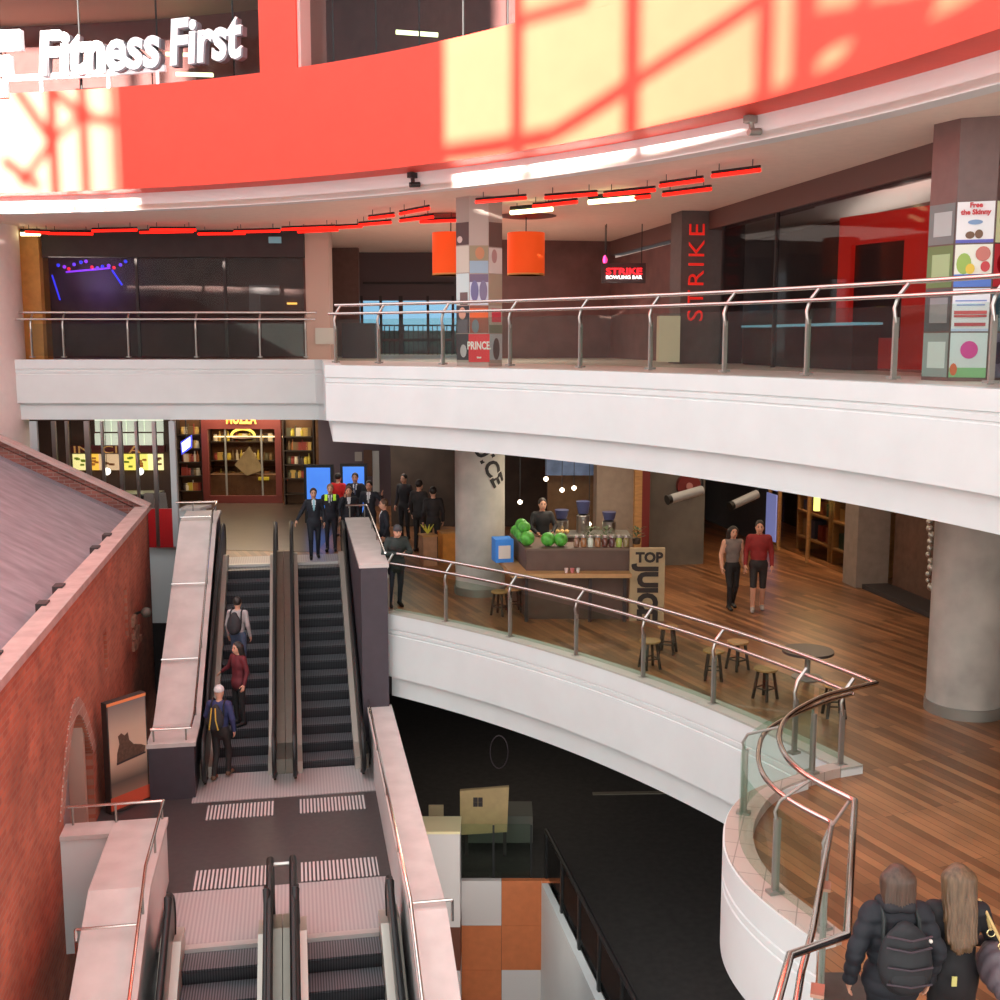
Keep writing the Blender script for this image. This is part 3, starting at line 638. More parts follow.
# ------------------------------------------------------------------ lower level seen through the void
K = thing('checker_wall', 'wall of white, orange and brown square panels at the lower level', 'wall', (0, 21.6, -9.0))
c_or, c_wh, c_br = mat('panel_orange', (196, 112, 66), 0.6, noise=0.08), mat('panel_white', (206, 200, 198), 0.6), mat('panel_brown', (104, 56, 40), 0.6)
grid = {(0, 0): 'w', (1, 0): 'o', (0, 1): 'o', (1, 1): 'o', (0, 2): 'o', (1, 2): 'w', (2, 0): 'o', (2, 1): 'o', (2, 2): 'b', (0, 3): 'b', (1, 3): 'b', (2, 3): 'w'}
x0, top, w_, h_ = -0.77, -5.35, 0.80, 0.95
for (i, j), c in sorted(grid.items()):
    wd = w_ if i < 2 else 0.40
    MB().box((x0 + i * w_ + wd / 2, 21.62, top - (j + 0.5) * h_), (wd - 0.006, 0.12, h_ - 0.006)).build('panel', {'w': c_wh, 'o': c_or, 'b': c_br}[c], parent=K)
X = thing('white_pier', 'white box pier beside the long stone coping at the lower level', 'pier', (-1.5, 21.3, -9))
MB().box((-1.40, 21.2, -5.0), (1.26, 0.7, 1.9)).build('box', c_wh, parent=X)
MB().box((-1.40, 21.2, -4.03), (1.28, 0.72, 0.05)).build('lit_top', mat('pier_top_lit', (232, 218, 170), 0.5), parent=X)  # yellowish light on the pier top is put into this colour
for j, mm in enumerate((c_br, c_wh, c_br, c_or)): MB().box((-1.40, 21.2, -6.4 - j * 0.9), (1.26, 0.7, 0.9)).build('base_panel', mm, parent=X)
P = thing('kiosk_sign', 'tan wooden sign box with a small dark square logo at the lower level', 'sign', (-0.35, 22.7, GZ))
gp = [gy(460, 791, 22.6), gy(509, 787, 22.6), gy(507, 832, 22.6), gy(460, 835, 22.6)]
MB().slab(gp, (0, 0.10, 0)).build('board', mat('tan_board', (186, 158, 112), 0.6, noise=0.08), parent=P)
lg = gy(473, 798, 22.56)
mb = MB()
for i, (dx, dz) in enumerate(((0, 0), (0.11, 0), (0, -0.11), (0.11, -0.11))): mb.box((lg.x + dx * 0.93 + 0.05, 22.59, lg.z + dz * 0.93 - 0.05), (0.092, 0.02, 0.092))
mb.build('logo', DARK, parent=P)
for x in (-0.7, 0.1): MB().box((x, 22.8, GZ + 0.4), (0.07, 0.07, 0.8)).build('leg', DARK, parent=P)
mb = MB().box((0.0, 23.8, GZ + 0.3), (1.4, 0.8, 0.6)); solo(mb, 'kiosk_counter', mat('kiosk_grey', (96, 96, 88), 0.5), 'low grey counter below the tan sign at the lower level', 'counter', (0.0, 23.8, GZ))
Gb = thing('glass_barrier', 'glass barrier along the top of the orange checker wall', 'barrier', (-0.1, 21.7, GZ))
for i in range(2): MB().box((-0.5 + i * 0.75, 21.75, GZ + 0.6), (0.72, 0.02, 1.1)).build('pane', GLASS, parent=Gb)
for i in range(3): MB().box((-0.88 + i * 0.75, 21.75, GZ + 0.55), (0.04, 0.04, 1.15)).build('post', BLACK, parent=Gb)
# dark stair railing on a white stringer
Lr = thing('stair_railing', 'dark metal railing on a white stringer running down to the right at the lower level', 'railing', (1.2, 19.5, GZ))
A_, B_ = Vector((0.92, 21.7, 0)), Vector((2.35, 13.8, 0))
dirn = (B_ - A_).normalized(); sd = Vector((-dirn.y, dirn.x, 0))
mb = MB().hexa([V3(A_ - sd * 0.12, -9), V3(A_ + sd * 0.12, -9), V3(B_ + sd * 0.12, -9), V3(B_ - sd * 0.12, -9), V3(A_ - sd * 0.12, GZ), V3(A_ + sd * 0.12, GZ), V3(B_ + sd * 0.12, GZ), V3(B_ - sd * 0.12, GZ)])
mb.build('stringer', WHITE, parent=Lr)
MB().tube([V3(A_, GZ + 1.05), V3(B_, GZ + 1.05)], 0.045, 8).build('rail', BLACK, parent=Lr)
for k in range(7):
    p = A_ + (B_ - A_) * (k / 6.0); MB().box((p.x, p.y, GZ + 0.5), (0.09, 0.05, 1.05), math.atan2(dirn.y, dirn.x)).build('post', BLACK, parent=Lr)
pn = MB()
for k in range(6):
    p, q = A_ + (B_ - A_) * (k / 6.0 + 0.012), A_ + (B_ - A_) * ((k + 1) / 6.0 - 0.012)
    MB().slab([V3(p, GZ + 0.12), V3(q, GZ + 0.12), V3(q, GZ + 0.98), V3(p, GZ + 0.98)], sd * 0.012).build('infill_panel', _M['shop_glass'], parent=Lr)
# distant lower things: small white cards, hoop, lit pavement
mb = MB().box((-1.30, 22.3, -4.22), (0.30, 0.06, 0.26)).box((-1.30, 22.3, -4.9), (0.04, 0.04, 1.1)); solo(mb, 'notice_card', mat('card', (196, 178, 138), 0.6), 'small beige card behind the white pier', 'sign', (-1.30, 22.3, GZ))
hp = gy(499, 752, 27); solo(MB().tube([hp + Vector((0.22 * math.cos(a), 0, 0.42 * math.sin(a))) for a in [2 * PI * k / 20 for k in range(21)]], 0.015, 6), 'wall_hoop', mat('hoop_grey', (96, 84, 92), 0.5), 'thin oval hoop hanging in the dark lower hall', 'decoration', hp)
struct(MB().prism([(2.2, 26.0), (16, 26.6), (16, 26.75), (2.2, 26.15)], GZ, GZ + 0.02), 'trim_3', mat('lower_line', (120, 112, 100), 0.7))
tri = gy(551, 822, 27); solo(MB().slab([gy(547, 805, 27), gy(560, 828, 27), gy(546, 828, 27)], (0, 0.3, 0)), 'easel_board', mat('easel', (150, 132, 96), 0.7), 'small beige triangular board leaning in the dark lower hall', 'board', tri)
# ------------------------------------------------------------------ glass balustrades
def balustrade(label, path, z0, posts, top_in=0.30, low_h=1.04, top_h=1.20, base_in=0.13, ends=(True, True), step=1):
    """path: plan polyline with the floor on its left; posts: positions along it as (point, inward normal)"""
    P = [Vector((p[0], p[1])) for p in path]; k = len(P)
    def off(o):
        out = []
        for i in range(k):
            a = (P[i] - P[i - 1]).normalized() if i else (P[1] - P[0]).normalized()
            b = (P[i + 1] - P[i]).normalized() if i < k - 1 else a
            m = (Vector((-a.y, a.x)) + Vector((-b.y, b.x))).normalized()
            out.append(P[i] + m * o)
        return out
    e = thing('glass_balustrade', label, 'railing', (P[0].x, P[0].y, z0))
    MB().tube([V3(p, z0 + top_h) for p in off(top_in)], 0.030, 10).build('handrail', CHROME, parent=e, smooth=True)
    MB().tube([V3(p, z0 + low_h) for p in off(base_in - 0.03)], 0.026, 10).build('lower_rail', CHROME, parent=e, smooth=True)
    for (p, nrm) in posts:
        p, nrm = Vector((p[0], p[1])), Vector((nrm[0], nrm[1])); a = math.atan2(nrm.y, nrm.x) - PI / 2
        q = p + nrm * base_in
        o = MB().box((q.x, q.y, z0 + 0.44), (0.03, 0.07, 0.72), a).build('post', STEELD, parent=e)
        MB().tube([V3(q, z0 + 0.74), V3(q - nrm * 0.03, z0 + 0.90), V3(q + nrm * 0.02, z0 + low_h), V3(p + nrm * (top_in - 0.01), z0 + top_h - 0.02)], [0.024, 0.024, 0.026, 0.022], 8, flat=1.0).build('arm', STEEL, parent=o, smooth=True)
        MB().box((q.x, q.y, z0 + 0.105), (0.10, 0.14, 0.03), a).build('foot_plate', STEELD, parent=o)
    # glass panels between neighbouring posts, following the path
    L = off(base_in); cum = [0]
    for i in range(1, k): cum.append(cum[-1] + (L[i] - L[i - 1]).length)
    def at(d):
        d = max(0, min(cum[-1], d))
        for i in range(1, k):
            if d <= cum[i] + 1e-9:
                u = (d - cum[i - 1]) / max(1e-9, cum[i] - cum[i - 1]); return L[i - 1] + (L[i] - L[i - 1]) * u
        return L[-1]
    ds = []
    for p, nrm in posts:
        q = Vector((p[0], p[1])) + Vector((nrm[0], nrm[1])) * base_in
        best = min(((at(cum[-1] * j / 400.0) - q).length, cum[-1] * j / 400.0) for j in range(401)); ds.append(best[1])
    ds = sorted(ds)
    if ends[0]: ds = [0.0] + ds
    if ends[1]: ds = ds + [cum[-1]]
    for d0, d1 in zip(ds, ds[1:]):
        if d1 - d0 < 0.25: continue
        n = max(1, int((d1 - d0) / 0.35)); pts = [at(d0 + 0.05 + (d1 - d0 - 0.1) * j / n) for j in range(n + 1)]
        MB().sweep(pts, [(-0.006, z0 + 0.13), (-0.006, z0 + 0.93), (0.006, z0 + 0.93), (0.006, z0 + 0.13)]).build('glass_panel', GLASS, parent=e, smooth=True)
    return e
def ringposts(r, pxs, z):
    out = []
    for px in pxs:
        a = arc_at_px(r + 0.13, px, z); p = arc(r, a); out.append(((p.x, p.y), (math.cos(a), math.sin(a))))
    return out
balustrade('long curved glass balustrade along the timber floor edge', edge1, 0.0, ringposts(R1, (388, 446, 510, 576, 643, 713), 0.1) + [((3.62, 13.95), (0.87, 0.49)), ((4.08, 13.52), (0.87, 0.45))], ends=(False, False))
pos2 = ringposts(R2, (336, 379, 443, 510, 580, 650, 724, 806, 893, 990, 1110), L2)
balustrade('long curved glass balustrade along the upper floor edge with steel posts', edge2[4:], L2, pos2, ends=(False, True), low_h=1.04, top_h=1.21)
pl = []
for px in (30, 62, 127, 195, 259, 305): pl.append(((gy(px, 350, 29.0).x, 29.0), (0, 1)))
balustrade('straight glass balustrade of the recessed balcony at the far left', edge2[:3], L2, pl, ends=(False, False), low_h=1.04, top_h=1.21)
# bay railing: two bent rails that run on towards the stairs
e = thing('bay_balustrade', 'bent steel and glass balustrade curling round the white bay', 'railing', (bayo[0].x, bayo[0].y, 0))
top = [(4.52, 13.40)] + smoothline([(4.1, 13.13), (3.72, 12.85), (3.19, 12.21), (2.92, 11.57), (2.84, 10.95), (2.93, 10.38), (3.18, 9.83)], 6)
tz = [1.2] * len(top)
nE = Vector((math.cos(aC1), math.sin(aC1), 0)); tE = edge1[-1] + nE * 0.30; lE = edge1[-1] + nE * 0.10
pts = [V3(tE, 1.2)] + [Vector((p[0], p[1], 1.2)) for p in top] + [Vector((2.41, 7.49, 1.2)), Vector((1.95, 7.23, 1.2)), Vector((1.66, 6.5, 1.2)), Vector((1.5, 6.0, 0.9))]
MB().tube(pts, 0.030, 10).build('handrail', CHROME, parent=e, smooth=True)
low = smoothline([(4.26, 13.48), (3.71, 13.05), (2.99, 12.25), (2.70, 11.53), (2.60, 10.83), (2.71, 10.21), (2.95, 9.72)], 6)
MB().tube([V3(lE, 1.04)] + [V3(p, 1.04) for p in low] + [Vector((2.27, 7.84, 1.04)), Vector((2.05, 7.30, 1.04)), Vector((1.86, 6.8, 0.9))], 0.026, 10).build('lower_rail', CHROME, parent=e, smooth=True)
mid = [(Vector((a.x, a.y)) + Vector((b.x, b.y))) / 2 for a, b in zip(bayo, bayi)]
bp = [1, 16, 35, 43]
for i in bp:
    q = mid[i]; t_ = (mid[min(i + 1, len(mid) - 1)] - mid[i - 1]).normalized(); nrm = Vector((-t_.y, t_.x)); a = math.atan2(nrm.y, nrm.x) - PI / 2
    o = MB().box((q.x, q.y, 0.48), (0.035, 0.065, 0.76), a).build('post', STEELD, parent=e)
    tp = min(pts[2:len(top)], key=lambda v: (Vector((v.x, v.y)) - q).length)
    MB().tube([V3(q, 0.80), V3(q - nrm * 0.03, 0.93), V3(q + nrm * 0.02, 1.03), Vector(tp) - Vector((0, 0, 0.02))], 0.016, 8).build('arm', STEELD, parent=o, smooth=True)
    MB().box((q.x, q.y, 0.135), (0.1, 0.15, 0.03), a).build('foot_plate', STEELD, parent=o)
for i, j in zip(bp, bp[1:]):
    seg = mid[i:j + 1]
    MB().sweep(seg, [(-0.006, 0.16), (-0.006, 0.95), (0.006, 0.95), (0.006, 0.16)]).build('glass_panel', GLASS, parent=e, smooth=True)
# end posts by the stairs
for p, q in (((2.62, 8.75), (2.72, 8.7)), ((2.15, 7.25), (2.35, 7.3))):
    o = MB().box((p[0], p[1], 0.46), (0.05, 0.12, 0.92), -R(18)).build('end_post', STEELD, parent=e)
    MB().box((p[0], p[1], 0.93), (0.09, 0.15, 0.025), -R(18)).build('post_cap', mat('copper_cap', (196, 150, 130), 0.35, 0.8), parent=o)
MB().slab([(2.80, 9.4, 0.12), (2.18, 7.3, 0.12), (2.18, 7.3, 0.92), (2.80, 9.4, 0.92)], (0.012, -0.004, 0)).build('glass_panel', GLASS, parent=e)

# ------------------------------------------------------------------ UPPER FLOOR interior
UD = mat('upper_dark', (112, 78, 74), 0.65, noise=0.2, scale=2)
UB = mat('upper_brown', (112, 84, 76), 0.7, noise=0.1)
struct(MB().box((-10.6, 34.0, 6.42), (11.4, 0.2, 3.36)), 'wall_bar_back', UD)
struct(MB().box((-8.5, 30.6, 7.75), (6.8, 0.25, 0.7)), 'wall_bar_bulkhead', DARK)
o = struct(MB().box((-8.6, 30.62, 6.1), (6.9, 0.03, 2.6)), 'window_3', SHOPGL)
for x in (-12.0, -9.5, -7.2): MB().box((x, 30.6, 6.1), (0.07, 0.08, 2.6)).build('mullion', DARK, parent=o)
struct(MB().box((-12.38, 30.7, 6.43), (0.86, 0.6, 3.36)), 'pillar_ochre', mat('ochre_panel', (206, 150, 82), 0.6, noise=0.1))
struct(MB().box((-4.78, 30.9, 6.43), (0.62, 0.6, 3.36)), 'pillar_beige', mat('beige_panel', (190, 164, 150), 0.6))
struct(MB().box((-5.2, 36.5, 6.43), (1.6, 0.3, 3.36)), 'wall_landing', UB)
struct(MB().sbox(32.9, 33.2, 5.95, 9.3, L2, SOF2), 'wall_strike_back', UD)
# neon of the bar
bar = thing('neon_display', 'blue and violet neon lights glowing inside the dark bar at the far left', 'light', (-10.6, 33.6, 6.9))
for k in range(13):
    p = gy(58 + k * 5.6 + random.uniform(-1, 1), 264 + random.uniform(-3, 5), 33.6)
    c = [(60, 60, 255), (150, 60, 255), (255, 40, 60), (120, 70, 255)][k % 4]
    MB().ball(p, 0.05, 8).build('bulb', mat('neon_%d' % (k % 4), c, emit=1.3), parent=bar)
for (x0, y0, x1, y1, c) in ((52, 275, 60, 300, 0), (112, 270, 122, 285, 0), (66, 272, 110, 268, 1)):
    MB().tube([gy(x0, y0, 33.7), gy(x1, y1, 33.7)], 0.025, 8).build('neon_tube', _M['neon_%d' % c], parent=bar)
ptch = gy(265, 295, 33.8); B2 = thing('notice_sign', 'pale angular panel on the dark wall right of the bar neon', 'sign', ptch)
MB().slab([gy(249, 285, 33.85), gy(279, 285, 33.85), gy(279, 295, 33.85), gy(260, 295, 33.85), gy(260, 312, 33.85), gy(249, 312, 33.85)], (0, 0.06, 0)).build('board', mat('pale_grey', (150, 138, 140), 0.6), parent=B2)
solo(MB().box(gy(292, 303.5, 33.87), (0.28, 0.06, 0.05)), 'wall_light', mat('amber', (255, 190, 90), emit=2), 'tiny amber light on the dark wall beside the beige pillar', 'light', gy(292, 303, 33.6))
ex = gy(275, 240, 30.3); solo(MB().box(ex, (0.32, 0.06, 0.16)), 'exit_sign', mat('exit_blue', (110, 150, 160), emit=0.25), 'small pale blue exit sign under the red light bars', 'sign', ex)
bd = gy(325, 336, 30.58); solo(MB().box(bd, (0.5, 0.05, 0.42)), 'notice_board', mat('pale_green_board', (196, 200, 190), 0.6), 'pale board low on the beige pillar behind the left balcony rail', 'sign', bd)
solo(MB().box((-4.05, 33.5, 5.25), (0.95, 0.5, 1.0)), 'dark_cabinet', mat('cabinet_dark', (50, 38, 42), 0.5), 'dark low cabinet between the balcony corner and the tall windows', 'cabinet', (-4.05, 33.5, L2))
# far windows with balusters outside
struct(MB().box((-2.9, 38.4, 7.35), (4.4, 0.2, 1.6)), 'wall_window_head', mat('window_head', (96, 80, 82), 0.7))
w = struct(MB().box((-2.9, 38.4, 5.7), (4.2, 0.02, 1.75)), 'window_4', mat_glass('blue_window', (176, 202, 216), 0.012))
for px in (362, 381, 401, 428, 453): p = gy(px, 330, 38.3); MB().box((p.x, 38.35, 5.75), (0.13 if px in (401,) else 0.08, 0.14, 1.9)).build('mullion', DARK, parent=w)
for px0, px1 in ((369, 452),):
    for y, zz in ((340, 0.09), (283, 0.07)):
        a, b = gy(px0 - 6, y, 38.25), gy(px1 + 2, y, 38.25); MB().box((a + b) / 2, (b.x - a.x, 0.1, zz)).build('transom', DARK, parent=w)
br = thing('window_railing', 'black baluster railing outside the bright tall windows', 'railing', (-2.9, 38.9, L2))
for k in range(20): MB().box((-4.5 + k * 0.16, 38.9, 5.25), (0.03, 0.03, 0.95)).build('baluster', BLACK, parent=br)
MB().box((-2.95, 38.9, 5.75), (3.3, 0.05, 0.05)).build('top_rail', BLACK, parent=br)
solo(MB().box((-2.9, 42.5, 3.4), (9, 0.3, 4.4)), 'garden_wall', mat('outside_green', (110, 140, 120), 0.8, noise=0.4, scale=2), 'pale green growth outside the tall bright windows', 'wall', (-2.9, 42.5, 1.5))
# orange drum lampshades
ORA = mat('orange_shade', (238, 84, 28), 0.8, emit=0.30)
for px, lab in ((451, 'orange drum lampshade hanging half behind the poster pillar on its left'), (526, 'orange drum lampshade hanging clear on the right of the poster pillar')):
    p = gy(px, 254, 27.0); t = thing('pendant_lamp', lab, 'lamp', (p.x, p.y, p.z - 0.5), 'orange drum lamps')
    zt, zb = gy(px, 233, 27).z, gy(px, 274, 27).z
    MB().lathe((p.x, p.y, 0), [(0.43, zb), (0.43, zt), (0.42, zt), (0.42, zb)], 32).build('lamp_shade', ORA, parent=t, smooth=True)
    MB().lathe((p.x, p.y, 0), [(0.435, zb - 0.03), (0.435, zb + 0.01), (0.41, zb + 0.01), (0.41, zb - 0.03)], 32).build('trim_ring', mat('shade_rim', (226, 160, 90), 0.6), parent=t, smooth=True)
    MB().tube([(p.x, p.y, zt - 0.1), (p.x, p.y, SOF2)], 0.015, 6).build('cord', BLACK, parent=t)
    MB().lathe((p.x, p.y, 0), [(0.5, SOF2 - 0.04), (0.7, SOF2 - 0.01)], 24).build('ceiling_plate', mat('dark_plate', (90, 76, 72), 0.6), parent=t)
# red and white light bars under the soffit
bars = [(25, 232, 50, 233), (48, 233.5, 93, 234), (92, 231, 137, 230), (140, 232.5, 193, 231.5), (150, 230, 196, 230), (198, 234, 245, 233.5), (234, 232, 280, 231), (282, 229.5, 335, 227.5), (298, 232, 338, 230),
        (332, 228, 362, 226.5), (359, 225, 391, 222.5), (369, 218.5, 394, 215.5), (400, 214, 429, 208.5), (400, 221, 433, 217), (420, 222, 457, 220.5), (476, 202, 526, 198), (533, 206.5, 551, 205), (545, 198, 597, 194), (548, 205, 577, 202), (604, 195, 655, 190), (634, 198, 650, 196.5),
        (660, 186, 703, 180), (663, 195, 711, 189), (712, 176, 760, 170)]
for i, (x0, y0, x1, y1) in enumerate(bars):
    a, b = gz(x0, y0, 7.92), gz(x1, y1, 7.92); t = thing('light_bar', 'slim red light bar under the soffit of the upper floor', 'light', a, 'red light bars under the soffit')
    MB().tube([a, b], 0.032, 8).build('tube', EMR, parent=t)
    MB().tube([a + Vector((0, 0, 0.055)), b + Vector((0, 0, 0.055))], 0.024, 6).build('housing', BLACK, parent=t)
    for q in (0.15, 0.85): MB().tube([a.lerp(b, q) + Vector((0, 0, 0.08)), a.lerp(b, q) + Vector((0, 0, 0.181))], 0.008, 5).build('hanger', BLACK, parent=t)
for (x0, y0, x1, y1, lab) in ((21, 234, 40, 234, 'short white light tube above the ochre pillar at far left'), (511, 212.5, 552, 209, 'white light tube under the soffit right of the poster pillar'), (589, 202, 635, 198, 'longer white light tube among the red bars towards the middle')):
    a, b = gz(x0, y0, 7.92), gz(x1, y1, 7.92); t = thing('light_tube', lab, 'light', a, 'white light tubes under the soffit')
    MB().tube([a, b], 0.05, 8).build('tube', mat('warm_tube', (255, 244, 176), emit=4), parent=t)
    MB().tube([a + Vector((0, 0, 0.08)), b + Vector((0, 0, 0.08))], 0.05, 6).build('housing', BLACK, parent=t)
    for q in (0.15, 0.85): MB().tube([a.lerp(b, q) + Vector((0, 0, 0.08)), a.lerp(b, q) + Vector((0, 0, 0.181))], 0.008, 5).build('hanger', BLACK, parent=t)
# dark shop front on the right: bulkhead, glass, pillars
struct(MB().sbox(8, 32.9, 9.15, 9.5, 7.70, SOF2), 'wall_strike_bulkhead', mat('bulkhead_brown', (112, 82, 76), 0.6))
struct(MB().sbox(26.2, 32.9, 9.18, 9.4, L2, 7.6), 'wall_strike_side', UD)
o = struct(MB().sbox(13, 24.2, 9.22, 9.25, L2 + 0.05, 7.70), 'window_5', SHOPGL)
for s_ in (15.0, 21.3, 24.1): MB().sbox(s_, s_ + 0.05, 9.20, 9.28, L2, 7.70).build('mullion', DARK, parent=o)
struct(MB().sbox(6, 33, 9.4, 15.5, 8.02, 8.09), 'ceiling_strike', mat('strike_ceiling', (196, 184, 176), 0.7))
struct(MB().sbox(6, 33, 12.6, 12.8, L2, 8.02), 'wall_strike_far', mat('strike_wall', (116, 74, 64), 0.7, noise=0.2, scale=1))
for s_, t_, l_, lab in ((17.0, 10.0, 2.4, 'dark ceiling raft nearest the poster pillar on the right'), (19.6, 9.9, 2.0, 'dark ceiling raft in the middle of the bowling bar ceiling'), (22.4, 10.0, 1.8, 'dark ceiling raft towards the dark sign pillar')):
    solo(MB().sbox(s_, s_ + l_, t_, t_ + 0.5, 7.93, 8.02), 'ceiling_raft', UB, lab, 'ceiling panel', st(s_, t_, 7.5), 'ceiling rafts of the bowling bar')
for s_, t_, lab in ((22.6, 9.75, 'small spotlight under the ceiling near the dark sign pillar'), (20.4, 9.75, 'small spotlight under the ceiling above the red portal'), (15.6, 9.75, 'small spotlight under the ceiling close to the right poster pillar')):
    p = st(s_, t_, 7.93); t = thing('spotlight', lab, 'light', p, 'spotlights of the bowling bar')
    MB().tube([p + Vector((0, 0, 0.1)), p + Vector((0, 0, -0.02))], 0.02, 6).build('stem', BLACK, parent=t)
    MB().tube([p, p + Vector((-0.05, -0.12, -0.1))], [0.05, 0.06], 10).build('can', STEEL, parent=t)
# pillar with the tall red lettering
pc = st(25.2, 9.0)
struct(MB().box((pc.x, pc.y, 6.43), (0.95, 0.75, 3.36), TH), 'pillar_strike', mat('slate_cladding', (100, 88, 86), 0.6, noise=0.1))
struct(MB().box((pc.x + 0.75, pc.y + 0.15, 6.43), (0.55, 0.6, 3.36), TH), 'pillar_strike_dark', DARK)
yv = gy(690, 270, pc.y - 0.45)
z_lo, z_hi = gy(690, 321, pc.y - 0.45).z, gy(690, 224, pc.y - 0.45).z; xl, xr = gy(687.5, 270, pc.y - 0.45).x, gy(703.5, 270, pc.y - 0.45).x
m2 = MB().text('STRIKE', 1, 0.02, lambda x, y, d: (x, y, d), spacing=1.15); xm = max(v.x for v in m2.v); x0 = min(v.x for v in m2.v); ym = max(v.y for v in m2.v)
def strike_front(x, y, d): return Vector((xr - (xr - xl) * y / ym, pc.y - 0.47 - d + (xr - (xr - xl) * y / ym - pc.x) * math.tan(TH), z_lo + (z_hi - z_lo) * (x - x0) / (xm - x0)))
solo(MB().text('STRIKE', 1, 0.05, strike_front, spacing=1.15, bold=-0.005), 'sign_letters', mat('sign_red', (232, 40, 30), 0.4, emit=0.35), 'tall red letters running up the dark slate pillar', 'sign', (xl, pc.y - 0.5, z_lo))
# small lit sign on the back wall
yb = st(32.8, 5.5).y
sgn = thing('lit_sign', 'small glowing red and white bowling bar sign on the dark back wall', 'sign', gy(624, 274, 28.8))
def fit_text(s, px0, px1, pyb, pyt, Y, depth=0.03, **k):
    m = MB().text(s, 1, depth, lambda x, y, d: (x, y, d), **k); a, b = min(v.x for v in m.v), max(v.x for v in m.v); h = max(v.y for v in m.v); l0 = min(v.y for v in m.v)
    A, Bp, T = gy(px0, pyb, Y), gy(px1, pyb, Y), gy(px0, pyt, Y)
    return MB().text(s, 1, depth, lambda x, y, d: Vector((A.x + (Bp.x - A.x) * (x - a) / (b - a), Y - d, A.z + (T.z - A.z) * (y - l0) / (h - l0))), **k)
fit_text('STRIKE', 606, 642, 274.5, 268, 28.8, bold=0.02).build('red_letters', mat('sign_red_lit', (255, 30, 40), emit=2.2), parent=sgn)
fit_text('BOWLING BAR', 606, 642, 279, 275.5, 28.8, bold=0.02).build('white_letters', mat('sign_white_lit', (255, 240, 236), emit=1.6), parent=sgn)
pA, pB = gy(602, 283, 28.84), gy(646, 263, 28.84)
MB().box(((pA.x + pB.x) / 2, 28.92, (pA.z + pB.z) / 2), (pB.x - pA.x, 0.1, pB.z - pA.z)).build('backing', DARK, parent=sgn)
for x in (pA.x + 0.1, pB.x - 0.1): MB().tube([(x, 28.92, pB.z), (x, 28.92, SOF2)], 0.012, 6).build('hanger', BLACK, parent=sgn)
dot = gy(605, 260, 29.2); t = thing('indicator_light', 'small pink light up and left of the glowing bar sign', 'light', dot)
MB().ball(dot, 0.09, 8, (0.6, 0.6, 1.3)).build('lamp_bulb', mat('pink_led', (255, 60, 130), emit=3), parent=t)
MB().tube([dot, Vector((dot.x, dot.y, SOF2))], 0.01, 5).build('stem', BLACK, parent=t)
# cream box, long bench and screens in the bar
cb = gy(668, 348, 25.6); solo(MB().box((cb.x, cb.y, L2 + 0.55), (0.46, 0.4, 1.0)), 'display_plinth', mat('cream_plinth', (232, 226, 196), 0.5), 'cream plinth standing left of the dark pillar with red letters', 'plinth', (cb.x, cb.y, L2))
bn = thing('bar_counter', 'long dark counter with a thin pale blue lit edge behind the railing', 'counter', st(21.5, 10.0, L2))
MB().sbox(19.0, 24.0, 9.7, 10.2, L2, L2 + 0.78).build('body', DARK, parent=bn)
MB().sbox(18.95, 24.05, 9.66, 10.24, L2 + 0.80, L2 + 0.84).build('lit_edge', mat('pale_blue_edge', (150, 210, 235), emit=0.5), parent=bn)
# big red portal frame with dark screen inside the bar
pA_, pB_ = Vector((6.52, 22.6, 0)), Vector((7.54, 20.3, 0)); pu = (pB_ - pA_).normalized(); pn_ = Vector((-pu.y, pu.x, 0)); PL = (pB_ - pA_).length
pt = thing('red_portal', 'big square red frame round a dark panel inside the bowling bar', 'frame', V3(pA_, L2))
def pbox(mb, u0, u1, z0, z1, d0=0.0, d1=0.5):
    a, b = pA_ + pu * u0, pA_ + pu * u1
    return mb.hexa([V3(a + pn_ * d0, z0), V3(b + pn_ * d0, z0), V3(b + pn_ * d1, z0), V3(a + pn_ * d1, z0), V3(a + pn_ * d0, z1), V3(b + pn_ * d0, z1), V3(b + pn_ * d1, z1), V3(a + pn_ * d1, z1)])
mb = MB(); pbox(mb, 0, 0.36, L2 + 0.01, 7.60); pbox(mb, 1.75, PL, L2 + 0.01, 7.60); pbox(mb, 0.36, 1.75, 7.06, 7.60); pbox(mb, 0.36, 1.75, L2 + 0.01, 5.32)
mb.build('frame', mat('portal_red_glow', (232, 40, 32), 0.4, emit=0.22), parent=pt)  # frame is no lamp; faint glow added to brighten its red
pbox(MB(), 0.36, 1.75, 5.32, 7.06, 0.10, 0.2).build('panel', mat('dark_screen', (66, 44, 44), 0.3), parent=pt)
pbox(MB(), PL, PL + 0.95, L2 + 0.01, 7.60).build('side_wall', mat('maroon_panel', (92, 52, 50), 0.5), parent=pt)
hp = pA_ + pu * (PL + 0.42) - pn_ * 0.01 + Vector((0, 0, 5.95)); solo(MB().tube([hp + pu * (0.30 * math.cos(a)) + Vector((0, 0, 0.36 * math.sin(a))) for a in [2 * PI * k / 28 for k in range(29)]], 0.02, 6), 'wall_ring', STEELD, 'thin grey ring on the maroon panel right of the red portal', 'decoration', hp)

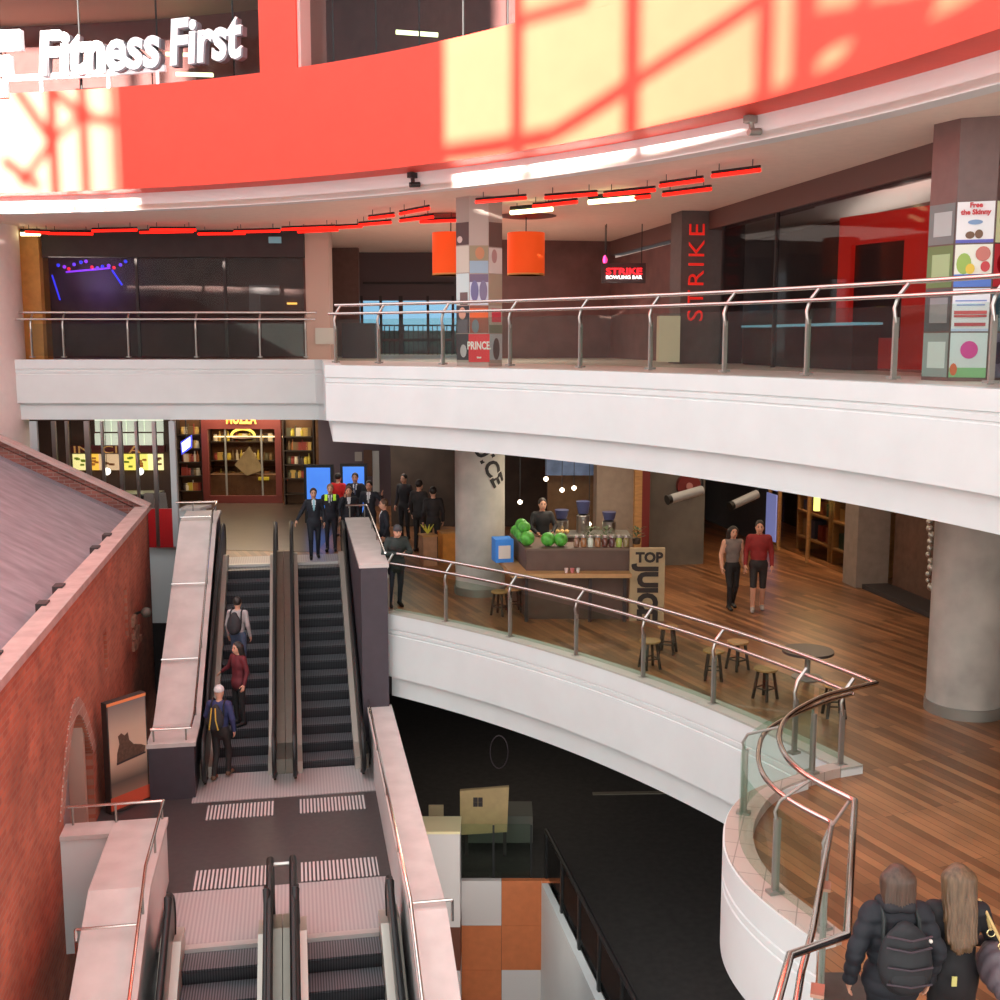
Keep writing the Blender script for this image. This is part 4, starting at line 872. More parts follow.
# ------------------------------------------------------------------ posters on the pillars
def poster(c, r, ang, z0, z1, w, blocks, label, lettering=()):
    n = Vector((math.cos(ang), math.sin(ang), 0)); tx = Vector((-n.y, n.x, 0)); ap = r * math.cos(R(22.5))
    def P(u, v, d): return Vector((c[0], c[1], 0)) + n * (ap + 0.004 + d) + tx * ((u - 0.5) * w) + Vector((0, 0, z0 + (z1 - z0) * v))
    t = thing('poster', label, 'poster', P(0.5, 0, 0), 'posters on the pillars')
    for i, (u0, v0, u1, v1, rgb) in enumerate(blocks):
        d = 0.004 * (i + 1)
        mb = MB()
        if i == 0 or (u1 - u0) > 0.6: mb.slab([P(u0, v0, d), P(u1, v0, d), P(u1, v1, d), P(u0, v1, d)], -n * 0.004)
        else:
            k = 16; mb.slab([P((u0 + u1) / 2 + (u1 - u0) / 2 * math.cos(2 * PI * j / k), (v0 + v1) / 2 + (v1 - v0) / 2 * math.sin(2 * PI * j / k), d) for j in range(k)], -n * 0.004)
        mb.build('sheet' if i == 0 else 'picture', mat('print_%d_%d_%d' % rgb, rgb, 0.45), parent=t)
    for s, u, v, size, rgb in lettering:
        m = MB().text(s, size, 0.004, lambda x, y, d: P(u, v, 0.004 * len(blocks) + 0.004 + d) + tx * x + Vector((0, 0, y * (1.6 if s == 'PRINCE.' else 1))), align='CENTER', bold=0.004)
        m.build('lettering', mat('print_%d_%d_%d' % rgb, rgb, 0.45), parent=t)
    return t
fr, lf, rt = -PI / 2, -PI / 2 - PI / 4, -PI / 2 + PI / 4
FW = 0.37
poster(cL, 0.5, fr, 4.84, 5.40, 0.42, [(0, 0, 1, 1, (236, 40, 52))], 'plain red concert poster with white capitals low on the left pillar', [('PRINCE.', 0.5, 0.46, 0.135, (250, 248, 246)), ('tour', 0.5, 0.14, 0.05, (250, 248, 246))])
poster(cL, 0.5, fr, 5.42, 5.96, FW, [(0, 0, 1, 1, (150, 74, 52)), (0, 0.55, 1, 0.9, (232, 96, 36)), (0.1, 0.0, 0.5, 0.5, (110, 120, 130))], 'orange and brown poster above the red one on the left pillar')
poster(cL, 0.5, fr, 5.98, 6.58, FW, [(0, 0, 1, 1, (214, 214, 230)), (0, 0.74, 1, 1, (116, 92, 120)), (0.05, 0.1, 0.48, 0.8, (112, 104, 150)), (0.52, 0.1, 0.95, 0.8, (124, 108, 140))], 'pale poster of two dark suited figures on the left pillar')
poster(cL, 0.5, fr, 6.60, 7.14, FW, [(0, 0, 1, 1, (150, 170, 190)), (0, 0.45, 1, 1, (150, 130, 100)), (0.3, 0.5, 0.8, 0.95, (190, 120, 80))], 'landscape poster in ochre and blue on the left pillar')
poster(cL, 0.5, lf, 4.88, 5.40, FW, [(0, 0, 1, 1, (52, 46, 52)), (0.3, 0.1, 0.8, 0.6, (190, 186, 190))], 'black poster with a pale figure low on the left face of the left pillar')
poster(cL, 0.5, lf, 5.42, 5.96, FW, [(0, 0, 1, 1, (60, 56, 62)), (0.2, 0.5, 0.75, 0.95, (212, 160, 140)), (0.1, 0, 0.9, 0.5, (96, 92, 100))], 'dark portrait poster with a face on the left pillar')
poster(cL, 0.5, lf, 5.98, 6.60, FW, [(0, 0, 1, 1, (206, 222, 224)), (0.3, 0, 0.9, 0.4, (110, 90, 90))], 'pale blue poster on the left face of the left pillar')
poster(cL, 0.5, lf, 6.62, 7.14, FW, [(0, 0, 1, 1, (208, 198, 186))], 'blank beige poster on the left face of the left pillar')
poster(cL, 0.5, lf, 7.16, 7.60, FW, [(0, 0, 1, 1, (84, 64, 64)), (0.1, 0.1, 0.5, 0.4, (210, 190, 186))], 'dark poster topmost on the left face of the left pillar')
poster(cL, 0.5, rt, 4.88, 5.40, FW, [(0, 0, 1, 1, (186, 190, 200)), (0.3, 0.0, 0.8, 0.85, (92, 74, 74))], 'grey poster of a long haired woman low on the left pillar')
poster(cL, 0.5, rt, 5.42, 5.96, FW, [(0, 0, 1, 1, (196, 186, 176)), (0.2, 0.4, 0.9, 0.9, (220, 80, 96)), (0, 0, 1, 0.3, (130, 130, 112))], 'poster with a pink red blot on the right face of the left pillar')
poster(cL, 0.5, rt, 5.98, 6.58, FW, [(0, 0, 1, 1, (178, 160, 142))], 'plain tan poster on the right face of the left pillar')
poster(cL, 0.5, rt, 6.60, 7.10, FW, [(0, 0, 1, 1, (226, 214, 212)), (0.2, 0.4, 0.6, 0.95, (190, 150, 150))], 'white poster with a faint face on the right face of the left pillar')
poster(cL, 0.5, rt, 7.12, 7.60, FW, [(0, 0, 1, 1, (110, 84, 80))], 'brown poster topmost on the right face of the left pillar')
# right pillar
cR = (6.34, 15.7); aM = R(-112); RW = 0.45; rr_ = 0.62
for o in [x for x in bpy.data.objects if x.name == 'pillar_right']: bpy.data.objects.remove(o)
struct(MB().prism(octa(cR, rr_, aM + R(22.5)), L2, SOF2), 'pillar_right', mat('pillar_dark', (112, 84, 80), 0.4, noise=0.1))
white, red_, blue = (244, 240, 242), (206, 60, 66), (84, 120, 206)
poster(cR, rr_, aM, 6.53, 7.05, RW, [(0, 0, 1, 1, white), (0, 0, 1, 0.08, (96, 96, 190)), (0.25, 0.1, 0.5, 0.28, (120, 84, 60)), (0.5, 0.1, 0.72, 0.32, (120, 84, 60)), (0.3, 0.44, 0.7, 0.56, (130, 160, 200))], 'white flyer with red script topmost on the right pillar', [('Free', 0.5, 0.86, 0.085, red_), ('the Skinny', 0.5, 0.69, 0.085, red_)])
poster(cR, rr_, aM, 5.97, 6.51, RW, [(0, 0, 1, 1, (240, 238, 226)), (0, 0, 1, 0.3, blue), (0.05, 0.3, 0.45, 0.8, (160, 190, 90)), (0.55, 0.6, 0.95, 0.95, (206, 120, 110)), (0.7, 0.35, 0.95, 0.6, (206, 60, 66)), (0.3, 0.3, 0.55, 0.55, (236, 200, 70))], 'colourful flyer of green and yellow fruit on the right pillar')
poster(cR, rr_, aM, 5.40, 5.95, RW, [(0, 0, 1, 1, (240, 240, 248)), (0, 0.0, 1, 0.06, (200, 210, 240)), (0.05, 0.88, 0.95, 0.93, (206, 80, 86)), (0.08, 0.70, 0.92, 0.73, (130, 150, 210)), (0.12, 0.60, 0.88, 0.63, (130, 150, 210)), (0.06, 0.40, 0.94, 0.48, (216, 90, 96)), (0.06, 0.33, 0.94, 0.38, (206, 80, 86)), (0.08, 0.12, 0.92, 0.20, (196, 80, 90))], 'white flyer with rows of red and blue text on the right pillar')
poster(cR, rr_, aM, 4.80, 5.38, RW, [(0, 0, 1, 1, (222, 230, 236)), (0, 0, 1, 0.22, (140, 196, 140)), (0.28, 0.42, 0.76, 0.82, (226, 70, 160)), (0.02, 0.04, 0.22, 0.32, (222, 110, 70))], 'pale flyer with a big pink disc low on the right pillar')
for z0, z1, rgb, lab in ((6.53, 7.05, (120, 124, 124), 'grey flyer at the shaded edge of the right pillar, topmost'), (5.97, 6.51, (110, 130, 84), 'green flyer at the shaded edge of the right pillar'), (5.40, 5.95, (84, 84, 88), 'dark flyer at the shaded edge of the right pillar'), (4.80, 5.38, (150, 160, 160), 'pale flyer at the shaded edge of the right pillar, lowest')):
    poster(cR, rr_, aM - PI / 4, z0, z1, RW, [(0, 0, 1, 1, rgb), (0.2, 0.2, 0.9, 0.8, tuple(min(255, v + 60) for v in rgb))], lab)
for z0, z1, rgb, lab in ((6.53, 7.05, (238, 238, 190), 'white and lime flyer cut by the right picture edge'), (5.97, 6.51, (214, 60, 70), 'red flyer cut by the right picture edge'), (5.40, 5.95, (110, 140, 150), 'teal flyer cut by the right picture edge'), (4.80, 5.38, (120, 116, 140), 'violet grey flyer cut by the right picture edge')):
    poster(cR, rr_, aM + PI / 4, z0, z1, RW, [(0, 0, 1, 1, rgb), (0.1, 0.3, 0.6, 0.8, tuple(max(0, v - 60) for v in rgb))], lab)

# ------------------------------------------------------------------ LEVEL ONE interior
struct(MB().box((-6.0, 40.3, 1.6), (26, 0.3, 3.3)), 'wall_deli_back', mat('deli_back', (92, 66, 44), 0.7, noise=0.3, scale=5))
struct(MB().box((-4.4, 36.6, 1.6), (2.75, 0.2, 3.3)), 'wall_plum', mat('plum_wall', (104, 92, 104), 0.7))
struct(MB().box((0.4, 32.5, 1.6), (7.0, 0.2, 3.3)), 'wall_kiosk_back', mat('kiosk_back', (70, 58, 50), 0.75, noise=0.25, scale=2))
struct(MB().box((1.95, 27.6, 1.6), (1.6, 0.5, 3.3)), 'wall_brown_pier', mat('brown_pier', (140, 108, 76), 0.7, noise=0.15))
struct(MB().sbox(24.6, 24.9, 6.6, 7.45, 0, SOF1), 'wall_jamb', mat('stone_jamb', (140, 122, 108), 0.7, noise=0.1))
struct(MB().sbox(24.5, 24.9, 7.45, 7.62, 0, SOF1), 'trim_4', WOODL)
struct(MB().sbox(24.5, 24.9, 7.62, 7.80, 0, SOF1), 'trim_5', mat('red_jamb', (112, 34, 30), 0.5))
struct(MB().sbox(25.6, 26.0, 7.70, 9.5, 0, SOF1), 'wall_grey_pier', mat('grey_pier', (112, 106, 98), 0.75, noise=0.2, scale=2))
struct(MB().sbox(33.5, 33.8, 8.0, 14, 0, SOF1), 'wall_corridor_end', DARK)
struct(MB().sbox(22.5, 23.1, 11.8, 12.55, 0, SOF1), 'pillar_shop', mat('pier_beige', (150, 134, 122), 0.7, noise=0.1))
struct(MB().sbox(5, 42, 14.0, 14.2, 0, SOF1), 'wall_shop_back', mat('shop_back', (92, 66, 52), 0.7, noise=0.3, scale=2))
struct(MB().sbox(19.0, 22.4, 12.6, 12.75, 0, SOF1), 'wall_shop_side', mat('shop_wall_brown', (104, 76, 62), 0.7, noise=0.2))
struct(MB().sbox(6, 19.0, 12.0, 12.1, 0, SOF1), 'wall_shop_near', mat('shop_wall_dark', (60, 48, 44), 0.7, noise=0.2))
struct(MB().sbox(19, 22.4, 11.9, 12.5, 0, 0.10), 'kerb_shop', mat('plinth_dark', (60, 54, 54), 0.6))
struct(MB().sbox(27.7, 34, 11.95, 12.1, 0, SOF1), 'wall_corridor_side', CHAR)
o = struct(MB().sbox(23.15, 27.65, 12.0, 12.03, 0.1, SOF1), 'window_6', SHOPGL)
for s_ in (23.15, 25.3, 27.0, 27.6): MB().sbox(s_, s_ + 0.06, 11.97, 12.06, 0, SOF1).build('mullion', WOODL, parent=o)
# shop shelving behind the glass on the right
for k, (s_, lab) in enumerate(((26.15, 'lit orange shelving bay beside the two blue posters'), (24.2, 'shelving bay in the shop window next to the beige pier'))):
    t = thing('display_shelf', lab, 'shelf', st(s_, 12.8, 0), 'shelving of the right hand shop')
    for z in (0.35, 1.0, 1.65, 2.3, 2.9): MB().sbox(s_ - 0.9, s_ + 0.9, 12.5, 13.1, z, z + 0.05).build('shelf_board', WOODL, parent=t)
    for d_ in (-0.9, 0.85): MB().sbox(s_ + d_, s_ + d_ + 0.05, 12.5, 13.1, 0, 3.0).build('upright', WOODL, parent=t)
cols = [(176, 96, 60), (150, 60, 44), (90, 90, 110), (196, 150, 90), (70, 90, 70)]
proto = None; cnt = 0
for s_ in (26.15, 24.2):
    for z in (0.40, 1.05, 1.70, 2.35):
        for j in range(4):
            sz = (0.30, 0.25, random.uniform(0.25, 0.45)); p = st(s_ - 0.65 + j * 0.42, 12.75, z)
            solo(MB().box(p + Vector((0, 0, sz[2] / 2)), sz, TH), 'shoe_box', mat('shop_box_%d' % (cnt % 5), cols[cnt % 5], 0.6), 'small boxed goods on the shelving of the shop at right', 'box', p, 'boxed goods in the right hand shop'); cnt += 1
for k, (y0, y1, lab) in enumerate(((496, 518, 'upper pale violet blue poster at the shop entrance'), (519, 545, 'lower pale violet blue poster at the shop entrance'))):
    s_ = 27.02; a, b = st(s_, 11.95), st(s_ + 0.62, 11.95)
    zz0, zz1 = (1.5, 2.7) if k == 0 else (0.2, 1.4)
    solo(MB().slab([V3(a, zz0), V3(b, zz0), V3(b, zz1), V3(a, zz1)], st(0, -0.03)), 'shop_poster', mat('violet_poster', (150, 160, 230), 0.5, emit=0.25), lab, 'poster', V3(a, zz0), 'blue posters of the right hand shop')
lp = gy(817, 500, 26.3); solo(MB().box(lp, (0.12, 0.12, 0.5)), 'strip_lamp', mat('lime_lamp', (236, 232, 120), emit=1.2), 'small lime yellow lit strip high in the shop window', 'light', lp)
# projector-like spotlights under the slab
for (x0, y0, x1, y1, Y, lab) in ((671, 499, 702, 490, 24.2, 'grey tube shaped projector left, in front of the grey pier'), (733, 505, 757, 494, 25.2, 'grey tube shaped projector right, above the man in red')):
    a, b = gy(x0, y0, Y), gy(x1, y1, Y + 0.3); t = thing('projector', lab, 'projector', a, 'ceiling projectors')
    MB().tube([a, b], 0.10, 14).build('body', mat('projector_grey', (176, 176, 176), 0.35, 0.3), parent=t, smooth=True)
    d = (a - b).normalized(); MB().tube([a, a + d * 0.10], [0.09, 0.11], 14).build('lens_hood', BLACK, parent=t)
    MB().tube([b, Vector((b.x, b.y, SOF1))], 0.03, 8).build('hanger', BLACK, parent=t)
# red hose reel sign on the pier
hr = st(25.58, 9.05, 1.9); t = thing('hose_reel', 'dark red hose reel on the grey pier under the left projector', 'hose reel', hr)
MB().tube([hr, hr + st(-0.14, 0)], 0.28, 20).build('reel', mat('reel_red', (120, 40, 38), 0.5), parent=t)
MB().tube([hr + st(-0.14, 0), hr + st(-0.17, 0)], 0.08, 14).build('hub', mat('hub_pink', (190, 130, 126), 0.5), parent=t)
# round low table and stools
STW, STL = mat('stool_top', (172, 128, 76), 0.45, noise=0.2, scale=6), mat('stool_leg', (54, 40, 32), 0.5)
tp = gz(808, 650, 0.45); t = thing('low_table', 'low round dark table standing among the stools beyond the balustrade', 'table', (tp.x, tp.y, 0))
MB().lathe((tp.x, tp.y, 0), [(0.05, 0.40), (0.40, 0.41), (0.40, 0.45), (0.05, 0.452)], 32).build('tabletop', mat('table_dark', (72, 62, 60), 0.4), parent=t, smooth=True)
MB().lathe((tp.x, tp.y, 0), [(0.24, 0.001), (0.24, 0.02), (0.045, 0.04), (0.045, 0.41)], 24).build('pedestal', STEELD, parent=t, smooth=True)
stools = [(835, 684, 'pale topped stool beside the tip of the handrails'), (766, 668, 'stool with crossed legs behind the last long glass panel'), (714, 650, 'yellowish wooden stool seen through the glass beside the fifth post'), (738, 641, 'dark legged stool just behind the yellowish one'),
          (668, 626, 'stool behind the glass, by the foot of the juice board'), (650, 640, 'stool close to the rail at the foot of the juice board'), (500, 591, 'dark stool left, between the round column and the kiosk'), (514, 588, 'light topped stool right of the dark one beside the kiosk bench')]
s0_ = None
for i, (px, py, lab) in enumerate(stools):
    p = gz(px, py, 0.47)
    if s0_ is None:
        s0_ = thing('wooden_stool', lab, 'stool', (p.x, p.y, 0), 'wooden stools along the balustrade')
        MB().lathe((p.x, p.y, 0), [(0.02, 0.435), (0.165, 0.437), (0.175, 0.45), (0.17, 0.47), (0.02, 0.472)], 24).build('seat', STW, parent=s0_, smooth=True)
        for k in range(4):
            a = PI / 4 + k * PI / 2; MB().tube([(p.x + 0.11 * math.cos(a), p.y + 0.11 * math.sin(a), 0.44), (p.x + 0.18 * math.cos(a), p.y + 0.18 * math.sin(a), 0.0)], 0.024, 8).build('leg', STL, parent=s0_)
        for k in range(4):
            a, b = PI / 4 + k * PI / 2, PI / 4 + (k + 1) * PI / 2; MB().tube([(p.x + 0.152 * math.cos(a), p.y + 0.152 * math.sin(a), 0.17), (p.x + 0.152 * math.cos(b), p.y + 0.152 * math.sin(b), 0.17)], 0.012, 6).build('stretcher', STL, parent=s0_)
    else: dup(s0_, (p.x, p.y, 0), lab, rz=i * 0.7)

# ---------------------------------------------------------------- juice kiosk
KC = mat('kiosk_brown', (96, 72, 62), 0.6, noise=0.12, scale=5)
kx0, kx1, ky0 = 0.50, 2.45, 21.45
k_ = thing('juice_kiosk', 'brown juice kiosk counter with a pale wooden ledge', 'kiosk', (1.4, 21.5, 0))
MB().prism([(kx0, ky0), (kx1, ky0), (kx1, ky0 + 0.7), (kx0 + 0.6, ky0 + 0.7), (kx0 + 0.35, ky0 + 1.75), (kx0 - 0.28, ky0 + 1.75)], 0.0, 1.33).build('counter', KC, parent=k_)
MB().prism([(kx0 - 0.01, ky0 - 0.03), (kx1, ky0 - 0.03), (kx1, ky0 + 0.7), (kx0 + 0.6, ky0 + 0.7), (kx0 + 0.35, ky0 + 1.75), (kx0 - 0.30, ky0 + 1.75)], 1.33, 1.37).build('countertop', mat('kiosk_top', (112, 88, 76), 0.5), parent=k_)
MB().prism([(kx0 - 0.28, ky0 - 0.30), (kx1 + 0.02, ky0 - 0.30), (kx1 + 0.02, ky0), (kx0, ky0), (kx0 - 0.27, ky0 + 1.7), (kx0 - 0.62, ky0 + 1.7)], 0.86, 0.94).build('ledge', mat('pale_ledge', (186, 140, 92), 0.5, noise=0.1), parent=k_)
for x, y in ((kx0, ky0 - 0.2), (kx0 + 1.2, ky0 - 0.2), (kx1 - 0.1, ky0 - 0.2)): MB().box((x, y, 0.43), (0.06, 0.06, 0.86)).build('bracket', DARK, parent=k_)
jb = thing('juice_board', 'pale plywood board with dark stencil juice lettering at the kiosk corner', 'sign', (2.8, 21.35, 0))
MB().box((2.78, 21.35, 0.70), (0.66, 0.10, 1.40)).build('board', mat('plywood', (176, 152, 116), 0.6, noise=0.08), parent=jb)
INK = mat('stencil_ink', (48, 38, 34), 0.7)
MB().text('TOP', 0.26, 0.008, lambda x, y, d: Vector((2.56 + x, 21.295 - d, 1.14 + y)), bold=0.012).build('lettering', INK, parent=jb)
m = MB().text('JUICE', 0.50, 0.008, lambda x, y, d: Vector((2.62 + y, 21.295 - d, 1.06 - x * 0.86)), bold=0.028); m.build('lettering', INK, parent=jb)
struct(MB().box((1.7, 26.5, 2.62), (1.3, 0.06, 0.9)), 'window_7', mat('kiosk_screen', (96, 116, 150), 0.4, emit=0.15, noise=0.4, scale=3))
# melons, jars, boxes and gear on the counter
MEL = mat('melon_green', (86, 170, 62), 0.45, noise=0.45, scale=9)
mel = None
for i, (x, y, z, r, lab) in enumerate(((0.92, 21.66, 1.37, 0.14, 'green melon left of the front pair on the kiosk counter'), (1.16, 21.66, 1.37, 0.135, 'green melon right of the front pair on the kiosk counter'), (0.52, 21.75, 1.37, 0.145, 'melon nearest the front in the heap at the kiosk corner'), (0.44, 22.10, 1.37, 0.14, 'melon in the middle of the heap at the kiosk corner'),
                                   (0.40, 22.42, 1.37, 0.14, 'melon at the back of the heap at the kiosk corner'), (0.47, 21.93, 1.58, 0.12, 'melon lying on top of the heap at the kiosk corner'), (0.42, 22.27, 1.58, 0.12, 'melon at the back on top of the heap at the kiosk corner'), (0.33, 22.78, 1.37, 0.12, 'small melon outermost in the heap at the kiosk corner'))):
    t = thing('melon', lab, 'melon', (x, y, z), 'melons on the kiosk counter')
    MB().ball((x, y, z + r), r, 14, (1, 1, 0.97)).build('rind', MEL, parent=t, smooth=True)
    MB().tube([(x, y, z + 1.93 * r), (x + 0.01, y, z + 2.15 * r)], 0.008, 6).build('stem', DWOOD, parent=t)
jcol = [(150, 110, 90), (160, 110, 70), (220, 226, 210), (166, 116, 80), (110, 60, 50), (100, 56, 60), (170, 190, 90), (150, 130, 90)]
for i in range(8):
    x = 1.46 + i * 0.135; p = (x, 21.62, 1.37)
    t = thing('glass_jar', 'lidded jar of %s in the row along the kiosk counter' % ['tan mix, first from the melons', 'brown mix', 'white sugar', 'amber mix', 'dark red mix', 'plum mix', 'lime fruit', 'pale mix, last before the board'][i], 'jar', p, 'jars on the kiosk counter')
    MB().lathe(p, [(0.02, 0.0), (0.055, 0.005), (0.06, 0.12), (0.045, 0.17), (0.03, 0.18)], 14).build('body', mat('jar_%d' % i, jcol[i], 0.15, coat=0.6), parent=t, smooth=True)
    MB().lathe(p, [(0.045, 0.18), (0.05, 0.185), (0.05, 0.225), (0.01, 0.23)], 14).build('lid', mat('jar_lid', (190, 180, 176), 0.25, 0.5), parent=t, smooth=True)
bb = thing('blue_carton', 'bright blue carton with a white picture label on the kiosk ledge', 'box', (0.06, 22.45, 0.94))
MB().box((0.05, 22.45, 1.17), (0.36, 0.40, 0.46), R(12)).build('carton', mat('carton_blue', (60, 140, 232), 0.5), parent=bb)
MB().box((0.09, 22.245, 1.15), (0.24, 0.01, 0.26), R(12)).build('picture_label', mat('carton_label', (226, 214, 206), 0.5), parent=bb)
cup = [(0.95, 'cup'), (1.08, 'cup'), (1.2, 'cup')]
for i, (x, _) in enumerate(((1.25, 0), (1.36, 0), (1.47, 0))):
    p = (x, 21.25, 0.94); solo(MB().lathe(p, [(0.01, 0), (0.03, 0.002), (0.04, 0.09), (0.01, 0.09)], 12), 'paper_cup', mat('cup_%d' % i, [(230, 200, 196), (206, 120, 120), (216, 206, 200)][i], 0.5), ['white paper cup, left on the kiosk ledge', 'pinkish paper cup, middle on the kiosk ledge', 'pale grey paper cup, right on the kiosk ledge'][i], 'cup', p, 'paper cups on the kiosk ledge', smooth=True)
# machines and fruit displays behind the counter
bk = thing('back_counter', 'dark back counter inside the kiosk carrying the machines', 'counter', (1.6, 24.0, 0))
MB().box((1.55, 24.0, 0.6), (2.3, 0.7, 1.2)).build('body', KC, parent=bk); MB().box((1.55, 24.0, 1.22), (2.36, 0.76, 0.04)).build('top', STEELD, parent=bk)
for x, h, lab in ((1.3, 0.55, 'steel juicer left on the kiosk back counter'), (1.75, 0.75, 'tall steel juicer with a dark blue hopper in the kiosk'), (2.3, 0.5, 'low dark juicer on the kiosk back counter, right')):
    t = thing('juicer', lab, 'juicer', (x, 23.95, 1.24), 'juicers in the kiosk')
    MB().lathe((x, 23.95, 1.24), [(0.02, 0), (0.14, 0.01), (0.14, h * 0.5), (0.09, h * 0.55), (0.02, h * 0.56)], 18).build('base', STEEL, parent=t, smooth=True)
    MB().lathe((x, 23.95, 1.24 + h * 0.56), [(0.02, 0), (0.11, 0.01), (0.15, h * 0.35), (0.02, h * 0.36)], 18).build('hopper', mat('hopper_blue', (70, 74, 110), 0.3), parent=t, smooth=True)
    MB().tube([(x, 23.82, 1.24 + h * 0.35), (x, 23.74, 1.24 + h * 0.30)], 0.02, 8).build('spout', STEEL, parent=t)
LEAF = mat('herb_green', (70, 88, 46), 0.7, noise=0.4, scale=12)
for i, (x, y, z, lab) in enumerate(((1.75, 22.0, 1.37, 'bunch of dark green herbs behind the jars, left'), (2.05, 22.0, 1.37, 'bunch of dark green herbs behind the jars, right'), (2.62, 21.75, 1.42, 'potted dark herbs on top of the juice board corner'))):
    t = thing('herb_pot', lab, 'plant', (x, y, z), 'herbs on the kiosk')
    MB().lathe((x, y, z - (0.02 if i < 2 else 0.02)), [(0.05, 0), (0.07, 0.01), (0.085, 0.11), (0.02, 0.11)], 14).build('pot', DWOOD, parent=t, smooth=True)
    mb = MB()
    for q in range(60):
        a = random.uniform(0, 2 * PI); rr2 = random.uniform(0.02, 0.17); h = random.uniform(0.10, 0.32); c = Vector((x + rr2 * math.cos(a), y + rr2 * math.sin(a), z + h)); d = Vector((math.cos(a), math.sin(a), random.uniform(-0.2, 0.8))).normalized() * 0.05; w = d.cross(Vector((0, 0, 1))).normalized() * 0.02
        mb.add([c - d, c + w, c + d, c - w], [(0, 1, 2, 3)])
    mb.build('foliage', LEAF, parent=t)
FRU = mat('fruit_pale', (206, 170, 110), 0.5, noise=0.3)
for i, (x, z) in enumerate(((0.42, 1.27), (0.52, 1.27), (0.62, 1.27), (0.47, 1.36), (0.57, 1.36), (1.2, 1.27), (1.3, 1.27), (1.4, 1.27))):
    t = solo(MB().ball((x, 23.7, z + 0.045), 0.05, 8), 'fruit', FRU, 'small pale round fruit heaped on the kiosk back counter', 'fruit', (x, 23.7, z), 'pale fruit at the back of the kiosk', smooth=True)
for i, (px, py) in enumerate(((562, 490), (520, 502), (589, 524), (546, 479), (574, 488))):
    p = gy(px, py, 24.6); t = thing('pendant_bulb', 'small bright bulb hanging over the kiosk back counter', 'light', p, 'bulbs over the kiosk')
    MB().ball(p, 0.05, 8).build('bulb', mat('bulb_glow', (255, 236, 200), emit=5), parent=t); MB().tube([p, Vector((p.x, p.y, SOF1))], 0.008, 5).build('cord', BLACK, parent=t)
# carts left of the column
for i, (px, py, rgb, lab) in enumerate(((428, 553, (170, 126, 96), 'tan carton on the floor left of the round column'), (447, 549, (206, 136, 60), 'orange fruit crate beside the round column'))):
    p = gz(px, py + 12, 0.0); t = thing('crate', lab, 'crate', p, 'crates by the round column')
    MB().box(p + Vector((0, 0, 0.35)), (0.34, 0.34, 0.70), 0.4).build('box', mat('crate_%d' % i, rgb, 0.6, noise=0.15), parent=t)
    MB().box(p + Vector((0, 0, 0.72)), (0.37, 0.37, 0.04), 0.4).build('lid', WOODL, parent=t)
yb_ = gz(434, 545, 0.9); t = thing('banana_bunch', 'small yellow green banana bunch on the tan carton', 'bananas', gz(428, 565, 0) + Vector((0, 0, 0.74)))
for q in range(4):
    b0 = gz(428, 565, 0) + Vector((0, 0, 0.76)); a = -0.8 + q * 0.5
    MB().tube([b0, b0 + Vector((0.08 * math.sin(a) * 1.2, -0.03, 0.10)), b0 + Vector((0.14 * math.sin(a) * 1.6, -0.02, 0.22))], [0.015, 0.022, 0.008], 7).build('banana', mat('banana', (206, 196, 70), 0.5), parent=t, smooth=True)
# ------------------------------------------------------------------ delicatessen front at the end of the timber level
DY = 37.2
def dx(px): return gy(px, 460, DY).x
def dz(py): return gy(250, py, DY).z
DR = mat('deli_red', (104, 44, 38), 0.45)
df = thing('delicatessen', 'dark red framed delicatessen shop front facing the top of the escalators', 'shop front', (dx(242), DY, 0))
MB().box(((dx(203) + dx(282)) / 2, DY, 2.78), (dx(282) - dx(203), 0.2, 0.72)).build('fascia_board', DR, parent=df)
MB().box(((dx(203) + dx(282)) / 2, DY, 0.12), (dx(282) - dx(203), 0.2, 0.24)).build('plinth', DR, parent=df)
for px in (206, 279): MB().box((dx(px), DY, 1.33), (0.20, 0.23, 2.18)).build('frame_post', DR, parent=df)
for px in (226, 262): MB().box((dx(px), DY, 1.35), (0.05, 0.08, 2.3)).build('mullion', STEELD, parent=df)
MB().box(((dx(208) + dx(277)) / 2, DY, 1.35), (dx(277) - dx(208), 0.02, 2.3)).build('glass', SHOPGL, parent=df)
A = dx(228); m = MB().text('MOZZA', 1, 0.03, lambda x, y, d: (x, y, d)); xm = max(v.x for v in m.v)
MB().text('MOZZA', 1, 0.04, lambda x, y, d: Vector((A + x * (dx(258) - A) / xm, DY - 0.11 - d, 2.60 + y * 0.50)), bold=0.03).build('lettering', mat('deli_gold', (238, 176, 84), 0.4, emit=0.5), parent=df)
# floor in front of it is a darker tile
struct(MB().prism([(-11.5, 29.2), (-4.6, 28.4), (-4.6, 37.1), (-11.5, 37.1)], 0.0, 0.006), 'floor_arcade', mat('arcade_floor', (62, 50, 44), 0.3, noise=0.25, scale=2))
# shelves and their goods
gcol = [(206, 170, 90), (180, 110, 60), (120, 96, 60), (220, 206, 176), (150, 60, 46), (90, 84, 60), (214, 190, 70), (70, 56, 48)]
def shelf(px0, px1, Y, zs, lab):
    x0, x1 = gy(px0, 460, Y).x, gy(px1, 460, Y).x
    t = thing('display_shelf', lab, 'shelf', ((x0 + x1) / 2, Y, 0), 'shelves of the delicatessen')
    for z in zs: MB().box(((x0 + x1) / 2, Y + 0.12, z), (x1 - x0, 0.34, 0.035)).build('shelf_board', DWOOD, parent=t)
    MB().box(((x0 + x1) / 2, Y + 0.31, 1.4), (x1 - x0, 0.04, 2.9)).build('back_board', mat('shelf_back', (110, 76, 48), 0.7), parent=t)
    for x in (x0, x1): MB().box((x, Y + 0.12, 1.4), (0.04, 0.36, 2.9)).build('upright', DWOOD, parent=t)
    return x0, x1
protos = {}
